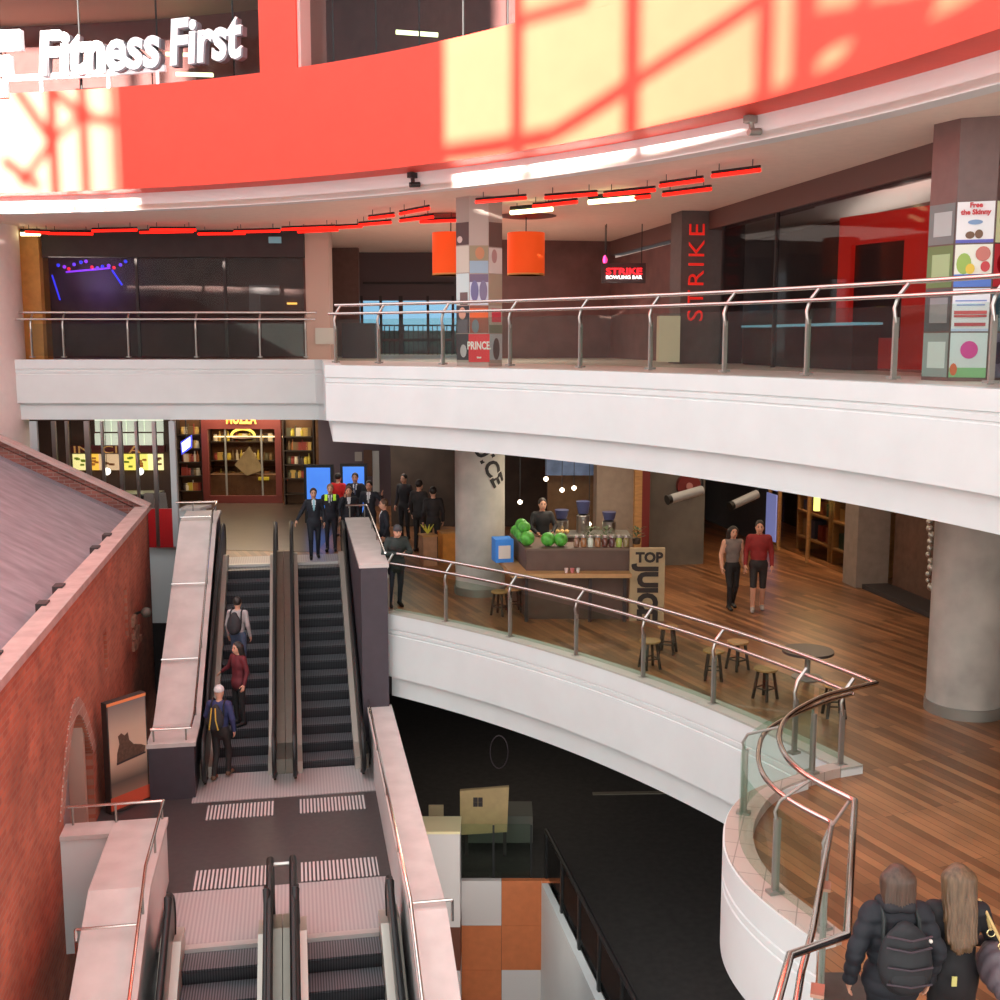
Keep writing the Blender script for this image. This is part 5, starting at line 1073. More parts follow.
def goods(x0, x1, Y, z, n, lab, h=(0.15, 0.32)):
    for j in range(n):
        x = x0 + 0.12 + (x1 - x0 - 0.24) * (j + 0.5) / n; k = random.randrange(8); kind = random.choice(('jar', 'packet', 'bottle'))
        if (kind, k) not in protos:
            if kind == 'packet':
                o = MB().box((0, 0, 0.13), (0.17, 0.12, 0.26)).build('food_packet', mat('goods_%d' % k, gcol[k], 0.5))
            elif kind == 'jar':
                o = MB().lathe((0, 0, 0), [(0.02, 0), (0.075, 0.005), (0.08, 0.16), (0.06, 0.19), (0.065, 0.2), (0.065, 0.235), (0.01, 0.24)], 12).build('food_jar', mat('goods_%d' % k, gcol[k], 0.5), smooth=True)
            else:
                o = MB().lathe((0, 0, 0), [(0.02, 0), (0.05, 0.005), (0.05, 0.2), (0.02, 0.27), (0.02, 0.34), (0.005, 0.345)], 12).build('food_bottle', mat('goods_%d' % k, gcol[k], 0.5), smooth=True)
            protos[(kind, k)] = o; tag(o, '', kind)
        else:
            o = protos[(kind, k)].copy(); COL.objects.link(o)
        o.location = (x, Y + 0.10, z); o['category'] = kind
        nm = {0: 'golden', 1: 'amber', 2: 'olive brown', 3: 'cream', 4: 'dark red', 5: 'green brown', 6: 'yellow', 7: 'dark'}[k]
        o['label'] = 'small %s %s standing on the %s' % (nm, kind, lab); o['group'] = '%ss on the %s' % (kind, lab)
zs = (0.35, 0.85, 1.30, 1.75, 2.20)
x0, x1 = shelf(178, 202, 37.4, zs, 'tall goods shelf left of the red framed delicatessen window')
for z in zs: goods(x0, x1, 37.4, z + 0.02, 6, 'left delicatessen shelf')
x0, x1 = shelf(284, 314, 36.7, zs, 'tall goods shelf right of the red framed delicatessen window')
for z in zs[1:]: goods(x0, x1, 36.7, z + 0.02, 7, 'right delicatessen shelf')
x0, x1 = shelf(210, 276, 39.4, (0.5, 1.15, 1.8, 2.3), 'wide goods shelf deep inside the delicatessen window')
for z in (0.52, 1.17, 1.82, 2.32): goods(x0, x1, 39.4, z, 14, 'inner delicatessen shelf')
cnt_ = thing('deli_counter', 'glass fronted food counter inside the red framed window', 'counter', (dx(243), 38.2, 0))
MB().box((dx(243), 38.2, 0.42), (2.6, 0.6, 0.84)).build('body', mat('deli_counter_wood', (120, 84, 56), 0.6, noise=0.2), parent=cnt_)
MB().box((dx(243), 38.05, 0.98), (2.6, 0.03, 0.26)).build('glass_front', SHOPGL, parent=cnt_)
cc = (dx(244), 37.7)
pyb, pyt = dz(478), dz(449)
t = thing('pyramid_display', 'pale pyramid shaped cloth display in the middle of the delicatessen window', 'display', (cc[0], 38.2, 0.85))
MB().add([(cc[0] - 0.48, 37.9, pyb + 0.35), (cc[0] - 0.05, 37.8, pyb), (cc[0] + 0.5, 37.9, pyb + 0.2), (cc[0] + 0.05, 38.4, pyb + 0.3), (cc[0] - 0.02, 38.15, pyt)], [(0, 1, 4), (1, 2, 4), (2, 3, 4), (3, 0, 4), (3, 2, 1, 0)]).build('cloth', mat('pale_cloth', (176, 152, 112), 0.8, noise=0.15, scale=4), parent=t)
MB().tube([(cc[0] - 0.02, 38.15, pyt), (cc[0] - 0.02, 38.15, SOF1)], 0.01, 6).build('cord', BLACK, parent=t)
t = thing('oval_lamp', 'oval lamp glowing yellow along its top edge in the delicatessen window', 'lamp', (cc[0] - 0.1, 37.7, dz(438)))
MB().tube([Vector((cc[0] - 0.12 + 0.38 * math.cos(a), 37.7, dz(437) + 0.22 * math.sin(a))) for a in [PI * k / 12 for k in range(13)]], 0.04, 8).build('glow', mat('yellow_glow', (255, 214, 90), emit=2.5), parent=t, smooth=True)
MB().lathe((cc[0] - 0.12, 37.72, dz(439)), [(0.05, -0.12), (0.30, -0.08), (0.36, 0.0), (0.02, 0.02)], 20).build('bowl', mat('lamp_brown', (96, 62, 46), 0.6), parent=t, smooth=True)
MB().tube([(cc[0] - 0.12, 37.72, dz(437) + 0.2), (cc[0] - 0.12, 37.72, SOF1)], 0.01, 6).build('cord', BLACK, parent=t)
solo(MB().box((dx(240), 38.9, dz(441)), (2.5, 0.05, 0.04)), 'shelf_light', mat('shelf_glow', (255, 226, 170), emit=2.0), 'thin glowing strip across the delicatessen window', 'light', (dx(240), 38.9, dz(441)))
solo(MB().box((dx(259), 37.9, dz(481)), (0.34, 0.2, 0.10)), 'yellow_tray', mat('yellow_tray', (226, 200, 60), 0.5, emit=0.3), 'yellow tray on the delicatessen counter', 'tray', (dx(259), 37.9, 0.95))
sc_ = gy(186, 442, 36.2); t = thing('monitor', 'small tilted bright blue and white screen left of the delicatessen window', 'screen', sc_)
MB().slab([gy(180.5, 442, 36.2), gy(181.5, 455, 36.2), gy(191.5, 447.5, 36.2), gy(191.5, 435, 36.2)], (0, 0.06, 0)).build('bezel', mat('screen_blue', (70, 80, 220), emit=0.8), parent=t)
MB().slab([gy(181.6, 443, 36.15), gy(182.4, 452.5, 36.15), gy(190, 446.5, 36.15), gy(190, 437, 36.15)], (0, 0.03, 0)).build('screen', mat('screen_white', (216, 220, 255), emit=1.6), parent=t)
MB().tube([sc_ + Vector((0, 0.05, 0)), Vector((sc_.x, sc_.y + 0.05, SOF1))], 0.02, 6).build('hanger', BLACK, parent=t)

# ------------------------------------------------------------------ glass fronted food shop at the far left
GY_ = 28.40
gl = thing('glazed_front', 'tall glazed shop front with slender steel mullions behind the brick gable', 'shop front', (-9.8, GY_, 0.1))
xl_, xr_ = gy(31, 450, GY_).x, gy(175, 450, GY_).x
for px, w in ((35, 0.18), (55, 0.10), (68, 0.07), (88, 0.12), (103, 0.06), (121, 0.09), (137, 0.06), (155, 0.09), (173, 0.14)):
    p = gy(px, 450, GY_); MB().box((p.x, GY_, 1.72), (w, 0.10, 3.14)).build('mullion', STEEL if w < 0.14 else mat('pale_post', (176, 180, 182), 0.5), parent=gl)
MB().box(((xl_ + xr_) / 2, GY_ + 0.02, 2.2), (xr_ - xl_, 0.02, 2.2)).build('glass', SHOPGL, parent=gl)
rp = gy(162, 530, GY_); MB().box((rp.x, GY_ - 0.02, 0.62), (0.66, 0.05, 0.98)).build('red_panel', mat('panel_red', (176, 28, 32), 0.4), parent=gl)
m = MB().text('IN  CI  A', 1, 0.02, lambda x, y, d: (x, y, d)); xm = max(v.x for v in m.v); A = gy(73, 451, GY_); Bq = gy(141, 451, GY_); zt = gy(73, 446, GY_).z
MB().text('IN  CI  A', 1, 0.02, lambda x, y, d: Vector((A.x + (Bq.x - A.x) * x / xm, GY_ - 0.02 - d, A.z - 0.05 + y * 0.26))).build('lettering', mat('gold_letters', (196, 150, 80), 0.4, 0.3), parent=gl)
struct(MB().box((-11.7, 33.2, 1.6), (4.3, 0.2, 3.3)), 'wall_food_shop', mat('food_wall', (96, 72, 62), 0.7))
struct(MB().prism([(-13.5, 28.9), (-8.4, 28.9), (-9.4, 33.2), (-13.5, 33.2)], 0.08, 0.12), 'floor_food_shop', CHAR)
struct(MB().prism([(-8.30, 28.9), (-8.22, 28.9), (-8.85, 31.4), (-8.93, 31.4)], 0.1, SOF1), 'wall_food_side', mat('food_side', (160, 150, 146), 0.6))
FB = 33.0
mbd = thing('menu_board', 'lit yellow menu board of pictures across the back of the food shop', 'menu board', gy(118, 462, FB))
for i, (a_, b_, rgb) in enumerate(((73, 88, (236, 224, 150)), (88.5, 99, (238, 186, 70)), (99.5, 119, (196, 166, 130)), (120, 136, (240, 222, 100)), (136.5, 148, (226, 220, 110)), (148.5, 163, (250, 240, 170)))):
    p0, p1 = gy(a_, 470, FB), gy(b_, 454, FB); o = MB().box(((p0.x + p1.x) / 2, FB, (p0.z + p1.z) / 2), (p1.x - p0.x, 0.06, p1.z - p0.z)).build('panel', mat('menu_%d' % i, rgb, emit=1.3), parent=mbd)
    mb = MB()
    for q in range(5): mb.box((p0.x + (p1.x - p0.x) * random.uniform(0.2, 0.8), FB - 0.035, p0.z + (p1.z - p0.z) * random.uniform(0.2, 0.8)), (0.12, 0.01, 0.06))
    mb.build('picture', mat('menu_pic_%d' % (i % 3), [(150, 170, 60), (200, 130, 50), (150, 100, 60)][i % 3], 0.5, emit=0.3), parent=o)
hd = gy(118, 448.5, FB); solo(MB().box((hd.x, FB - 0.02, hd.z), (gy(166, 448, FB).x - gy(72, 448, FB).x, 0.24, 0.20)), 'wall_board', mat('dark_red_header', (104, 36, 36), 0.5), 'dark red board between the white panels and the lit menu', 'board', hd)
lw = thing('light_wall', 'white lit wall panels high at the back of the food shop', 'light panel', gy(130, 430, FB))
for a_, b_ in ((95.5, 111), (112, 126), (127, 144), (145, 163)):
    for y0, y1 in ((419, 432), (433, 446.5)):
        p0, p1 = gy(a_, y1, FB), gy(b_, y0, FB); MB().box(((p0.x + p1.x) / 2, FB, (p0.z + p1.z) / 2), (p1.x - p0.x, 0.05, p1.z - p0.z - 0.02)).build('panel', mat('lit_white', (226, 236, 214), emit=0.75), parent=lw)
for px, lab in ((73, 'left round white pendant globe before the menu board'), (107, 'middle round white pendant globe before the menu board'), (140, 'right round white pendant globe before the menu board')):
    p = gy(px, 471.5, 32.0); t = thing('globe_lamp', lab, 'lamp', p, 'globe lamps of the food shop')
    MB().ball(p, 0.10, 12).build('globe', mat('globe_white', (255, 252, 236), emit=5), parent=t, smooth=True); MB().tube([p, Vector((p.x, p.y, SOF1))], 0.008, 5).build('cord', BLACK, parent=t)
fc = thing('food_counter', 'dark food counter with a pale front inside the glazed shop', 'counter', (-10.3, 31.2, 0.12))
MB().box((-11.2, 31.4, 0.6), (3.6, 0.7, 0.95)).build('body', CHAR, parent=fc); MB().box((-11.2, 31.35, 1.10), (3.7, 0.8, 0.05)).build('top', STEELD, parent=fc)
for i, px in enumerate((146, 158)):
    p = gy(px, 497, 29.8); t = thing('moulded_chair', ['pale moulded chair on the left behind the glass above the red panel', 'pale moulded chair on the right behind the glass above the red panel'][i], 'chair', (p.x, 29.8, 0.12), 'pale chairs of the food shop')
    MB().box((p.x, 29.8, 0.62), (0.40, 0.40, 0.05)).build('seat', mat('chair_pale', (196, 186, 180), 0.5), parent=t); MB().slab([(p.x - 0.2, 29.98, 0.65), (p.x + 0.2, 29.98, 0.65), (p.x + 0.12, 30.06, 1.28), (p.x - 0.12, 30.06, 1.28)], (0, 0.04, 0)).build('backrest', _M['chair_pale'], parent=t)
    for a_, b_ in ((-1, -1), (1, -1), (1, 1), (-1, 1)): MB().tube([(p.x + a_ * 0.17, 29.8 + b_ * 0.17, 0.60), (p.x + a_ * 0.2, 29.8 + b_ * 0.2, 0.12)], 0.015, 6).build('leg', STEELD, parent=t)

# ------------------------------------------------------------------ blue display screens at the top of the escalators
for px0, px1, py0, py1, Y, lab in ((308, 330, 467, 536, 33.0, 'tall blue display screen left, nearer the delicatessen'), (344, 364, 466, 532, 32.6, 'tall blue display screen right, behind the suited people')):
    a, b = gy(px0, py1, Y), gy(px1, py0, Y); t = thing('display_screen', lab, 'screen', ((a.x + b.x) / 2, Y, 0), 'blue advertising screens')
    MB().box(((a.x + b.x) / 2, Y + 0.08, b.z / 2 + 0.03), (b.x - a.x + 0.16, 0.14, b.z + 0.06)).build('case', BLACK, parent=t)
    m_ = mat('blue_screen', (64, 120, 214), emit=0.75, noise=0.25, scale=1.2)
    MB().box(((a.x + b.x) / 2, Y, (b.z + 0.35) / 2), (b.x - a.x, 0.03, b.z - 0.35 - 0.04)).build('screen', m_, parent=t)
for (x0, y0, x1, y1, Y, rgb, lab) in ((355, 452, 362, 461, 35.5, (176, 170, 166), 'small white plate high on the plum wall'), (373, 451, 379, 492, 35.5, (196, 198, 198), 'narrow white upright sign behind the suited people'), (396, 446, 406, 480, 34.5, (150, 160, 166), 'hanging pale grey banner left of the round column'), (364, 450, 372, 476, 35.4, (96, 66, 50), 'brown hanging sign beside the narrow white one')):
    a, b = gy(x0, y1, Y), gy(x1, y0, Y); t = solo(MB().box(((a.x + b.x) / 2, Y, (a.z + b.z) / 2), (b.x - a.x, 0.06, b.z - a.z)), 'wall_sign', mat('sign_%d' % x0, rgb, 0.6), lab, 'sign', a, 'signs above the crowd')
cl = thing('silver_garland', 'string of silver ornaments hanging beside the right concrete column', 'garland', gy(928, 570, 18.0))
pp = [gy(931 + random.uniform(-3, 3), 522 + k * 6.5, 18.0) for k in range(11)]
MB().tube([Vector((pp[0].x, 18, SOF1))] + pp, 0.006, 5).build('cord', STEELD, parent=cl)
for p in pp: MB().ball(p, random.uniform(0.04, 0.075), 8).build('ornament', mat('silver_ball', (196, 190, 180), 0.3, 0.7), parent=cl, smooth=True)
# ------------------------------------------------------------------ figures: one continuous skin grown from a signed distance field
def surfnet(f, org, h):
    s = f < 0; nx, ny, nz = f.shape
    c = [(i, j, k) for i in (0, 1) for j in (0, 1) for k in (0, 1)]
    def sub(a, i, j, k): return a[i:nx - 1 + i, j:ny - 1 + j, k:nz - 1 + k]
    cnt = sum(sub(s, *q).astype(np.int8) for q in c); mixed = (cnt > 0) & (cnt < 8)
    acc = np.zeros(mixed.shape + (3,)); num = np.zeros(mixed.shape)
    for a in c:
        for ax in range(3):
            if a[ax] == 1: continue
            b = list(a); b[ax] = 1
            fa, fb = sub(f, *a), sub(f, *b); x = (fa < 0) != (fb < 0)
            t = np.where(x, fa / np.where(x, fa - fb, 1), 0)
            for d in range(3): acc[..., d] += np.where(x, a[d] + (t if d == ax else 0), 0)
            num += x
    ids = -np.ones(mixed.shape, int); w = np.argwhere(mixed); ids[mixed] = np.arange(len(w))
    V = (w + acc[mixed] / num[mixed][:, None]) * h + org
    F = []
    for ax in range(3):
        b, d = [q for q in range(3) if q != ax]
        lo = [slice(1, n - 1) for n in (nx, ny, nz)]; lo[ax] = slice(0, f.shape[ax] - 1); hi = list(lo); hi[ax] = slice(1, f.shape[ax])
        e = s[tuple(lo)] != s[tuple(hi)]; E = np.argwhere(e); off = np.array([1, 1, 1]); off[ax] = 0; E = E + off
        ob, od = np.zeros(3, int), np.zeros(3, int); ob[b] = 1; od[d] = 1
        q = np.stack([ids[tuple((E - ob - od).T)], ids[tuple((E - od).T)], ids[tuple(E.T)], ids[tuple((E - ob).T)]], 1)
        ins = s[tuple(E.T)]; fl = ins if ax != 1 else ~ins
        q[~fl] = q[~fl][:, ::-1]; F.append(q)
    return V, np.concatenate(F)
def prim_dist(P, p):
    if p[0] == 'c':
        a, b = np.array(p[1], float), np.array(p[2], float); ab = b - a; L = max(1e-9, ab @ ab)
        t = np.clip(((P - a) @ ab) / L, 0, 1); return np.linalg.norm(P - a - t[..., None] * ab, axis=-1) - (p[3] + (p[4] - p[3]) * t)
    q = (P - np.array(p[1])); r = np.array(p[2], float)
    if len(p) > 5 and p[5] is not None: q = q @ np.array(p[5])
    k0 = np.linalg.norm(q / r, axis=-1); k1 = np.linalg.norm(q / (r * r), axis=-1) + 1e-9; return k0 * (k0 - 1) / k1
def label_of(p): return p[5] if p[0] == 'c' else p[3]
def smooth_of(p): return (p[6] if len(p) > 6 else 0.03) if p[0] == 'c' else (p[4] if len(p) > 4 else 0.03)
def grow(prims, h, warp=None):
    lo = np.min([np.minimum(np.array(p[1]) - max(p[3:5]), np.array(p[2]) - max(p[3:5])) if p[0] == 'c' else np.array(p[1]) - max(p[2]) for p in prims], 0) - 3 * h
    hi = np.max([np.maximum(np.array(p[1]) + max(p[3:5]), np.array(p[2]) + max(p[3:5])) if p[0] == 'c' else np.array(p[1]) + max(p[2]) for p in prims], 0) + 3 * h
    n = np.ceil((hi - lo) / h).astype(int) + 1
    g = np.stack(np.meshgrid(*[lo[i] + h * np.arange(n[i]) for i in range(3)], indexing='ij'), -1)
    f = None
    for p in prims:
        d = prim_dist(g, p)
        if f is None: f = d; continue
        k = smooth_of(p); hh = np.maximum(k - np.abs(f - d), 0) / k; f = np.minimum(f, d) - hh * hh * k / 4
    if warp is not None: f = warp(g, f)
    V, F = surfnet(f, lo, h); C = V[F].mean(1)
    D = np.stack([prim_dist(C, p) for p in prims], 1); lab = D.argmin(1)
    return V, F, [label_of(prims[i]) for i in lab], C
def finger_hand(curl=0.55):
    """left-right neutral hand hanging down -z, palm facing +y inwards, thumb towards -y"""
    P = [('e', (0, 0, -0.045), (0.018, 0.040, 0.050), 'skin', 0.012), ('c', (0, 0, 0.01), (0, 0, -0.03), 0.024, 0.026, 'skin', 0.02)]
    for i, (y, L) in enumerate(((-0.030, 0.072), (-0.010, 0.082), (0.011, 0.076), (0.031, 0.058))):
        a = np.array((0, y, -0.082)); b = a + np.array((-0.25 * curl * L, y * 0.05, -0.5 * L)); c = b + np.array((-0.6 * curl * L, 0, -0.42 * L))
        P += [('c', a, b, 0.0095, 0.0088, 'skin', 0.006), ('c', b, c, 0.0088, 0.0068, 'skin', 0.004)]
    a = np.array((-0.004, -0.030, -0.030)); b = a + np.array((-0.02, -0.028, -0.030)); c = b + np.array((-0.012, -0.006, -0.030))
    P += [('c', a, b, 0.013, 0.011, 'skin', 0.012), ('c', b, c, 0.0105, 0.008, 'skin', 0.004)]
    V, F, L, C = grow(P, 0.0055); return V, F
HV, HF = finger_hand()
SKIN = mat('skin_light', (214, 160, 134), 0.55); HAIRD = mat('hair_dark', (38, 28, 24), 0.5, noise=0.3, scale=30)
EYE = mat('eye_dark', (30, 24, 22), 0.3); LIP = mat('lip', (160, 92, 84), 0.5)
DEF = dict(pel=(0, 0, .95), chest=(0, 0, 1.30), neck=(0, .01, 1.47), head=(0, -.015, 1.635),
           lsh=(-.175, .01, 1.42), rsh=(.175, .01, 1.42), lel=(-.235, .04, 1.15), rel=(.235, .04, 1.15), lwr=(-.245, -.05, .91), rwr=(.245, -.05, .91),
           lhip=(-.09, 0, .90), rhip=(.09, 0, .90), lkn=(-.10, -.015, .50), rkn=(.10, -.015, .50), lan=(-.10, .025, .085), ran=(.10, .025, .085), ltoe=(-.115, -.15, .04), rtoe=(.115, -.15, .04))
def person(label, loc, face, H=1.75, top=(40, 40, 46), legs=(34, 34, 40), skin=SKIN, hair=HAIRD, shoes=(24, 22, 22), pose=None, suit=False, long_hair=False, bare_arms=False, short=False, cap=None,
           skirt=0.0, h=0.018, bulk=1.0, quilt=False, tie=(150, 190, 210), vest=None, group=None, lean=0.0, hairlen=0.0, turn=0.0):
    j = {k: np.array(v, float) for k, v in DEF.items()}
    for k, v in (pose or {}).items(): j[k] = np.array(v, float)
    A = 'skin' if bare_arms else 'top'; b = bulk; X = lambda k, d: j[k] + np.array(d)
    P = [('e', X('pel', (0, 0, -.02)), (.160 * b, .118 * b, .15), 'leg'), ('e', (j['pel'] * 0.55 + j['chest'] * 0.45) + np.array((0, 0, .0)), (.150 * b, .112 * b, .19), 'top'), ('e', j['chest'], (.172 * b, .120 * b, .20), 'top'),
         ('c', X('lsh', (.03, 0, 0)), X('rsh', (-.03, 0, 0)), .066 * b, .066 * b, 'top'), ('c', X('neck', (0, 0, -.02)), j['head'] + np.array((0, .02, -.05)), .052, .050, 'skin', .02)]
    if skirt: P.append(('e', X('pel', (0, 0, -.04)), (.175 * b, .135 * b, .13 + skirt), 'top'))
    for s in 'lr':
        P += [('c', j[s + 'sh'], j[s + 'el'], .060 * b, .049 * b, A, .035), ('c', j[s + 'el'], j[s + 'wr'], .048 * b, .036 * (b if not bare_arms else 1), A, .015)]
        P += [('c', j[s + 'hip'], j[s + 'kn'], .088, .062, 'leg', .03), ('c', j[s + 'kn'], j[s + 'an'], .060, .044, 'skin' if short else 'leg', .012), ('c', j[s + 'an'] + np.array((0, .03, -.035)), j[s + 'toe'], .046, .038, 'shoe', .02)]
    hd = j['head']; ct, sn = math.cos(turn), math.sin(turn)
    def fw(x, y, z): return hd + np.array((x * ct - y * sn, x * sn + y * ct, z))
    P += [('e', hd, (.076, .094, .116), 'skin', .02), ('e', fw(0, -.035, -.06), (.052, .062, .055), 'skin', .03), ('c', fw(0, -.092, .0), fw(0, -.112, -.028), .010, .014, 'skin', .01)]
    for sx in (-1, 1): P.append(('e', fw(sx * .076, .008, -.008), (.012, .022, .032), 'skin', .006))
    warp = None
    if quilt:
        def warp(g, f):
            z = g[..., 2]; m = np.clip((1.46 - z) / 0.06, 0, 1) * np.clip((z - 0.78) / 0.06, 0, 1); near = 1.0
            return f - m * 0.012 * np.abs(np.sin(z * PI / 0.105))
    V, F, L, C = grow(P, h, warp)
    names = {'top': 0, 'leg': 1, 'skin': 2, 'shoe': 3, 'shirt': 4, 'tie': 5, 'vest': 6}
    mi = np.array([names[q] for q in L])
    if suit:
        z0 = j['chest'][2]; dzv = C[:, 2] - (z0 - 0.10); front = (C[:, 1] < j['chest'][1] - 0.05) & (mi == 0)
        inv = front & (dzv > 0) & (np.abs(C[:, 0] - j['chest'][0]) < 0.012 + dzv * 0.15) & (C[:, 2] < j['neck'][2] + .02)
        mi[inv] = 4; mi[inv & (np.abs(C[:, 0] - j['chest'][0]) < 0.022)] = 5
        cuff = mi == 0
        mi[(mi == 2) & (C[:, 2] < j['neck'][2] + .015) & (C[:, 2] > j['neck'][2] - .08) & (np.abs(C[:, 0] - j['neck'][0]) < .075)] = 4
    if vest is not None:
        vz = (mi == 0) & (C[:, 2] > j['chest'][2] + 0.03) & (np.abs(C[:, 0] - j['chest'][0]) > 0.075) & (np.abs(C[:, 0] - j['chest'][0]) < 0.15) & (C[:, 2] < 1.50); mi[vz] = 6
    # hands: fine five-fingered hands welded into the same mesh
    vs, fs, ms = [V], [F], [mi]; base = len(V)
    for s, sg in (('l', -1), ('r', 1)):
        d = j[s + 'wr'] - j[s + 'el']; d = d / np.linalg.norm(d); zx = -d
        ref = np.array((0, -1.0, 0.02)) if abs(d[1]) < 0.85 else np.array((0, -0.3, 1.0))
        yv = -(ref - zx * (ref @ zx)); yv = yv / np.linalg.norm(yv); xv = np.cross(yv, zx)
        if sg < 0: pass
        M = np.stack([xv * (1 if sg > 0 else -1), yv, zx], 1)
        HVv = HV @ M.T + j[s + 'wr']; FF = HF if sg > 0 else HF[:, ::-1]
        vs.append(HVv); fs.append(FF + base); base += len(HV); ms.append(np.full(len(FF), 2))
    V = np.concatenate(vs); F = np.concatenate(fs); mi = np.concatenate(ms); k = H / 1.755
    V = V * k; e = bpy.data.objects.new('person', None); e.location = loc; e.rotation_euler = (lean, 0, face); COL.objects.link(e)
    tag(e, label, 'person', group)
    mats = [mat('cloth_%d_%d_%d' % tuple(top), top, 0.75, noise=0.12, scale=14), mat('cloth_%d_%d_%d' % tuple(legs), legs, 0.75, noise=0.12, scale=14), skin, mat('shoe_%d_%d_%d' % tuple(shoes), shoes, 0.5), mat('shirt_white', (232, 232, 236), 0.6), mat('tie_%d_%d_%d' % tuple(tie), tie, 0.6), mat('vest_%s' % ('x' if vest is None else '%d_%d_%d' % tuple(vest)), vest or (200, 255, 60), 0.6, emit=0.15 if vest else 0)]
    me = bpy.data.meshes.new('body'); me.from_pydata(V.tolist(), [], F.tolist())
    for m in mats: me.materials.append(m)
    me.polygons.foreach_set('material_index', mi.astype(int).tolist()); me.polygons.foreach_set('use_smooth', [True] * len(F)); me.update()
    o = bpy.data.objects.new('body', me); COL.objects.link(o); o.parent = e
    def child(name, prims, m, hh=0.014, wp=None, local=False):
        v, f, _, _ = grow(prims, hh, wp); q = bpy.data.meshes.new(name); q.from_pydata((v * k).tolist(), [], f.tolist()); q.materials.append(m); q.polygons.foreach_set('use_smooth', [True] * len(f)); q.update()
        c = bpy.data.objects.new(name, q); COL.objects.link(c); c.parent = e; return c
    # hair
    HP = [('e', fw(0, .018, .030), (.088, .098, .105), 'h')]
    if long_hair:
        L_ = hairlen or 0.34
        for i_, x in enumerate(np.linspace(-.07, .07, 6)): HP.append(('c', fw(x, .045, .02), fw(x * 1.3, .092 + .075 * min(1, max(0, L_ - .12) / .25) - abs(x) * .2, -.02 - L_ * (.86, 1.0, .93, 1.04, .96, .84)[i_]), .052, .022, 'h', .05))
        for sx in (-1, 1): HP.append(('c', fw(sx * .062, .02, .03), fw(sx * .086, .035, -L_ * 0.5), .032, .020, 'h', .05))
    def cutface(g, f):
        q = g - hd; x = q[..., 0] * ct + q[..., 1] * sn; y = -q[..., 0] * sn + q[..., 1] * ct; z = q[..., 2]
        face_ = np.sqrt((x / .070) ** 2 + ((z + .035) / .105) ** 2) - 1
        cut = np.maximum(face_ * .07, y + .02); low = z + .03 + y * .9
        f = np.maximum(f, -cut); f = np.maximum(f, -low) if not long_hair else f
        if hairlen: f = f + 0.004 * np.sin(x * 300 + np.sin(z * 25) * 2) * np.clip((.02 - z) / .1, 0, 1)
        return f
    if cap is None or long_hair: child('hair', HP, hair, 0.012 if h > 0.012 else 0.008, cutface)
    if cap is not None:
        cm = mat('cap_%d_%d_%d' % tuple(cap), cap, 0.8, noise=0.15, scale=40)
        child('beanie', [('e', fw(0, .012, .050), (.092, .106, .100), 'h')], cm, 0.012, lambda g, f: np.maximum(f, (hd[2] + .025) - g[..., 2]))
    # eyes, brows and mouth
    mb = MB()
    for sx in (-1, 1): p = fw(sx * .031, -.086, .006) * k; mb.ball(p, .0105 * k, 8)
    c = mb.build('eyes', EYE); c.parent = e
    p0, p1, p2 = fw(-.026, -.086, -.062) * k, fw(0, -.098, -.064) * k, fw(.026, -.086, -.062) * k
    c = MB().tube([p0, p1, p2], .007 * k, 6).build('mouth', LIP); c.parent = e
    mb = MB()
    for sx in (-1, 1): mb.tube([fw(sx * .016, -.094, .030) * k, fw(sx * .046, -.082, .030) * k], .005 * k, 5)
    c = mb.build('eyebrows', hair); c.parent = e
    return e, j, k
# ------------------------------------------------------------------ people of the place
def proj_y(p):
    z = p.z - HCAM; dep = p.y * _c - z * _s; up = p.y * _s + z * _c; return 500 - FPX * up / dep
def by_head(px, py, H):
    p = gz(px, py, H); return Vector((p.x, p.y, 0))
SUIT, SUIT2 = (30, 32, 42), (38, 38, 48)
WALK = dict(lhip=(-.09, 0, .90), lkn=(-.09, -.13, .51), lan=(-.09, -.10, .10), ltoe=(-.10, -.27, .05), rkn=(.09, .0, .49), ran=(.09, .16, .10), rtoe=(.10, .02, .04))
p1 = st(27.75, 0.42, 0.03)
person('person in a dark suit and pale blue tie walking onto the right escalator', p1, R(12), 1.72, SUIT, SUIT, suit=True, skirt=.06, pose=dict(WALK, lel=(-.30, .02, 1.17), lwr=(-.42, -.10, .98)), tie=(150, 200, 214))
person('person with a lime yellow safety collar over a dark suit at the escalator top', by_head(327, 485, 1.74) + Vector((0, 0.5, 0)), R(5), 1.70, SUIT2, SUIT2, suit=True, vest=(190, 236, 60), tie=(60, 60, 70), hair=mat('hair_fair', (150, 116, 84), 0.5, noise=0.3, scale=30))
person('person in a bright red top standing between the two blue screens', by_head(338, 473, 1.75), R(160), 1.75, (214, 32, 30), (40, 40, 50))
person('person in a dark suit raising one hand to the face behind the stone coping', by_head(347, 487, 1.72) + Vector((0, 0.3, 0)), R(8), 1.70, SUIT, SUIT, suit=True, skirt=.06, pose=dict(lel=(-.25, -.10, 1.20), lwr=(-.11, -.17, 1.50)), tie=(200, 206, 214), hair=mat('hair_brown', (92, 64, 46), 0.5, noise=0.3, scale=30))
person('person in a dark suit standing in front of the right blue screen with hands folded', by_head(355, 473, 1.80), R(0), 1.80, SUIT, SUIT, suit=True, skirt=.06, pose=dict(lel=(-.25, -.06, 1.16), lwr=(-.07, -.19, 1.06), rel=(.25, -.06, 1.16), rwr=(.07, -.19, 1.06)), tie=(70, 80, 110))
person('person in a dark suit right of the right blue screen, hand at shoulder height', by_head(369, 481, 1.75), R(-6), 1.75, SUIT2, SUIT2, suit=True, skirt=.06, pose=dict(rel=(.34, -.02, 1.24), rwr=(.36, -.14, 1.42)), tie=(190, 192, 196))
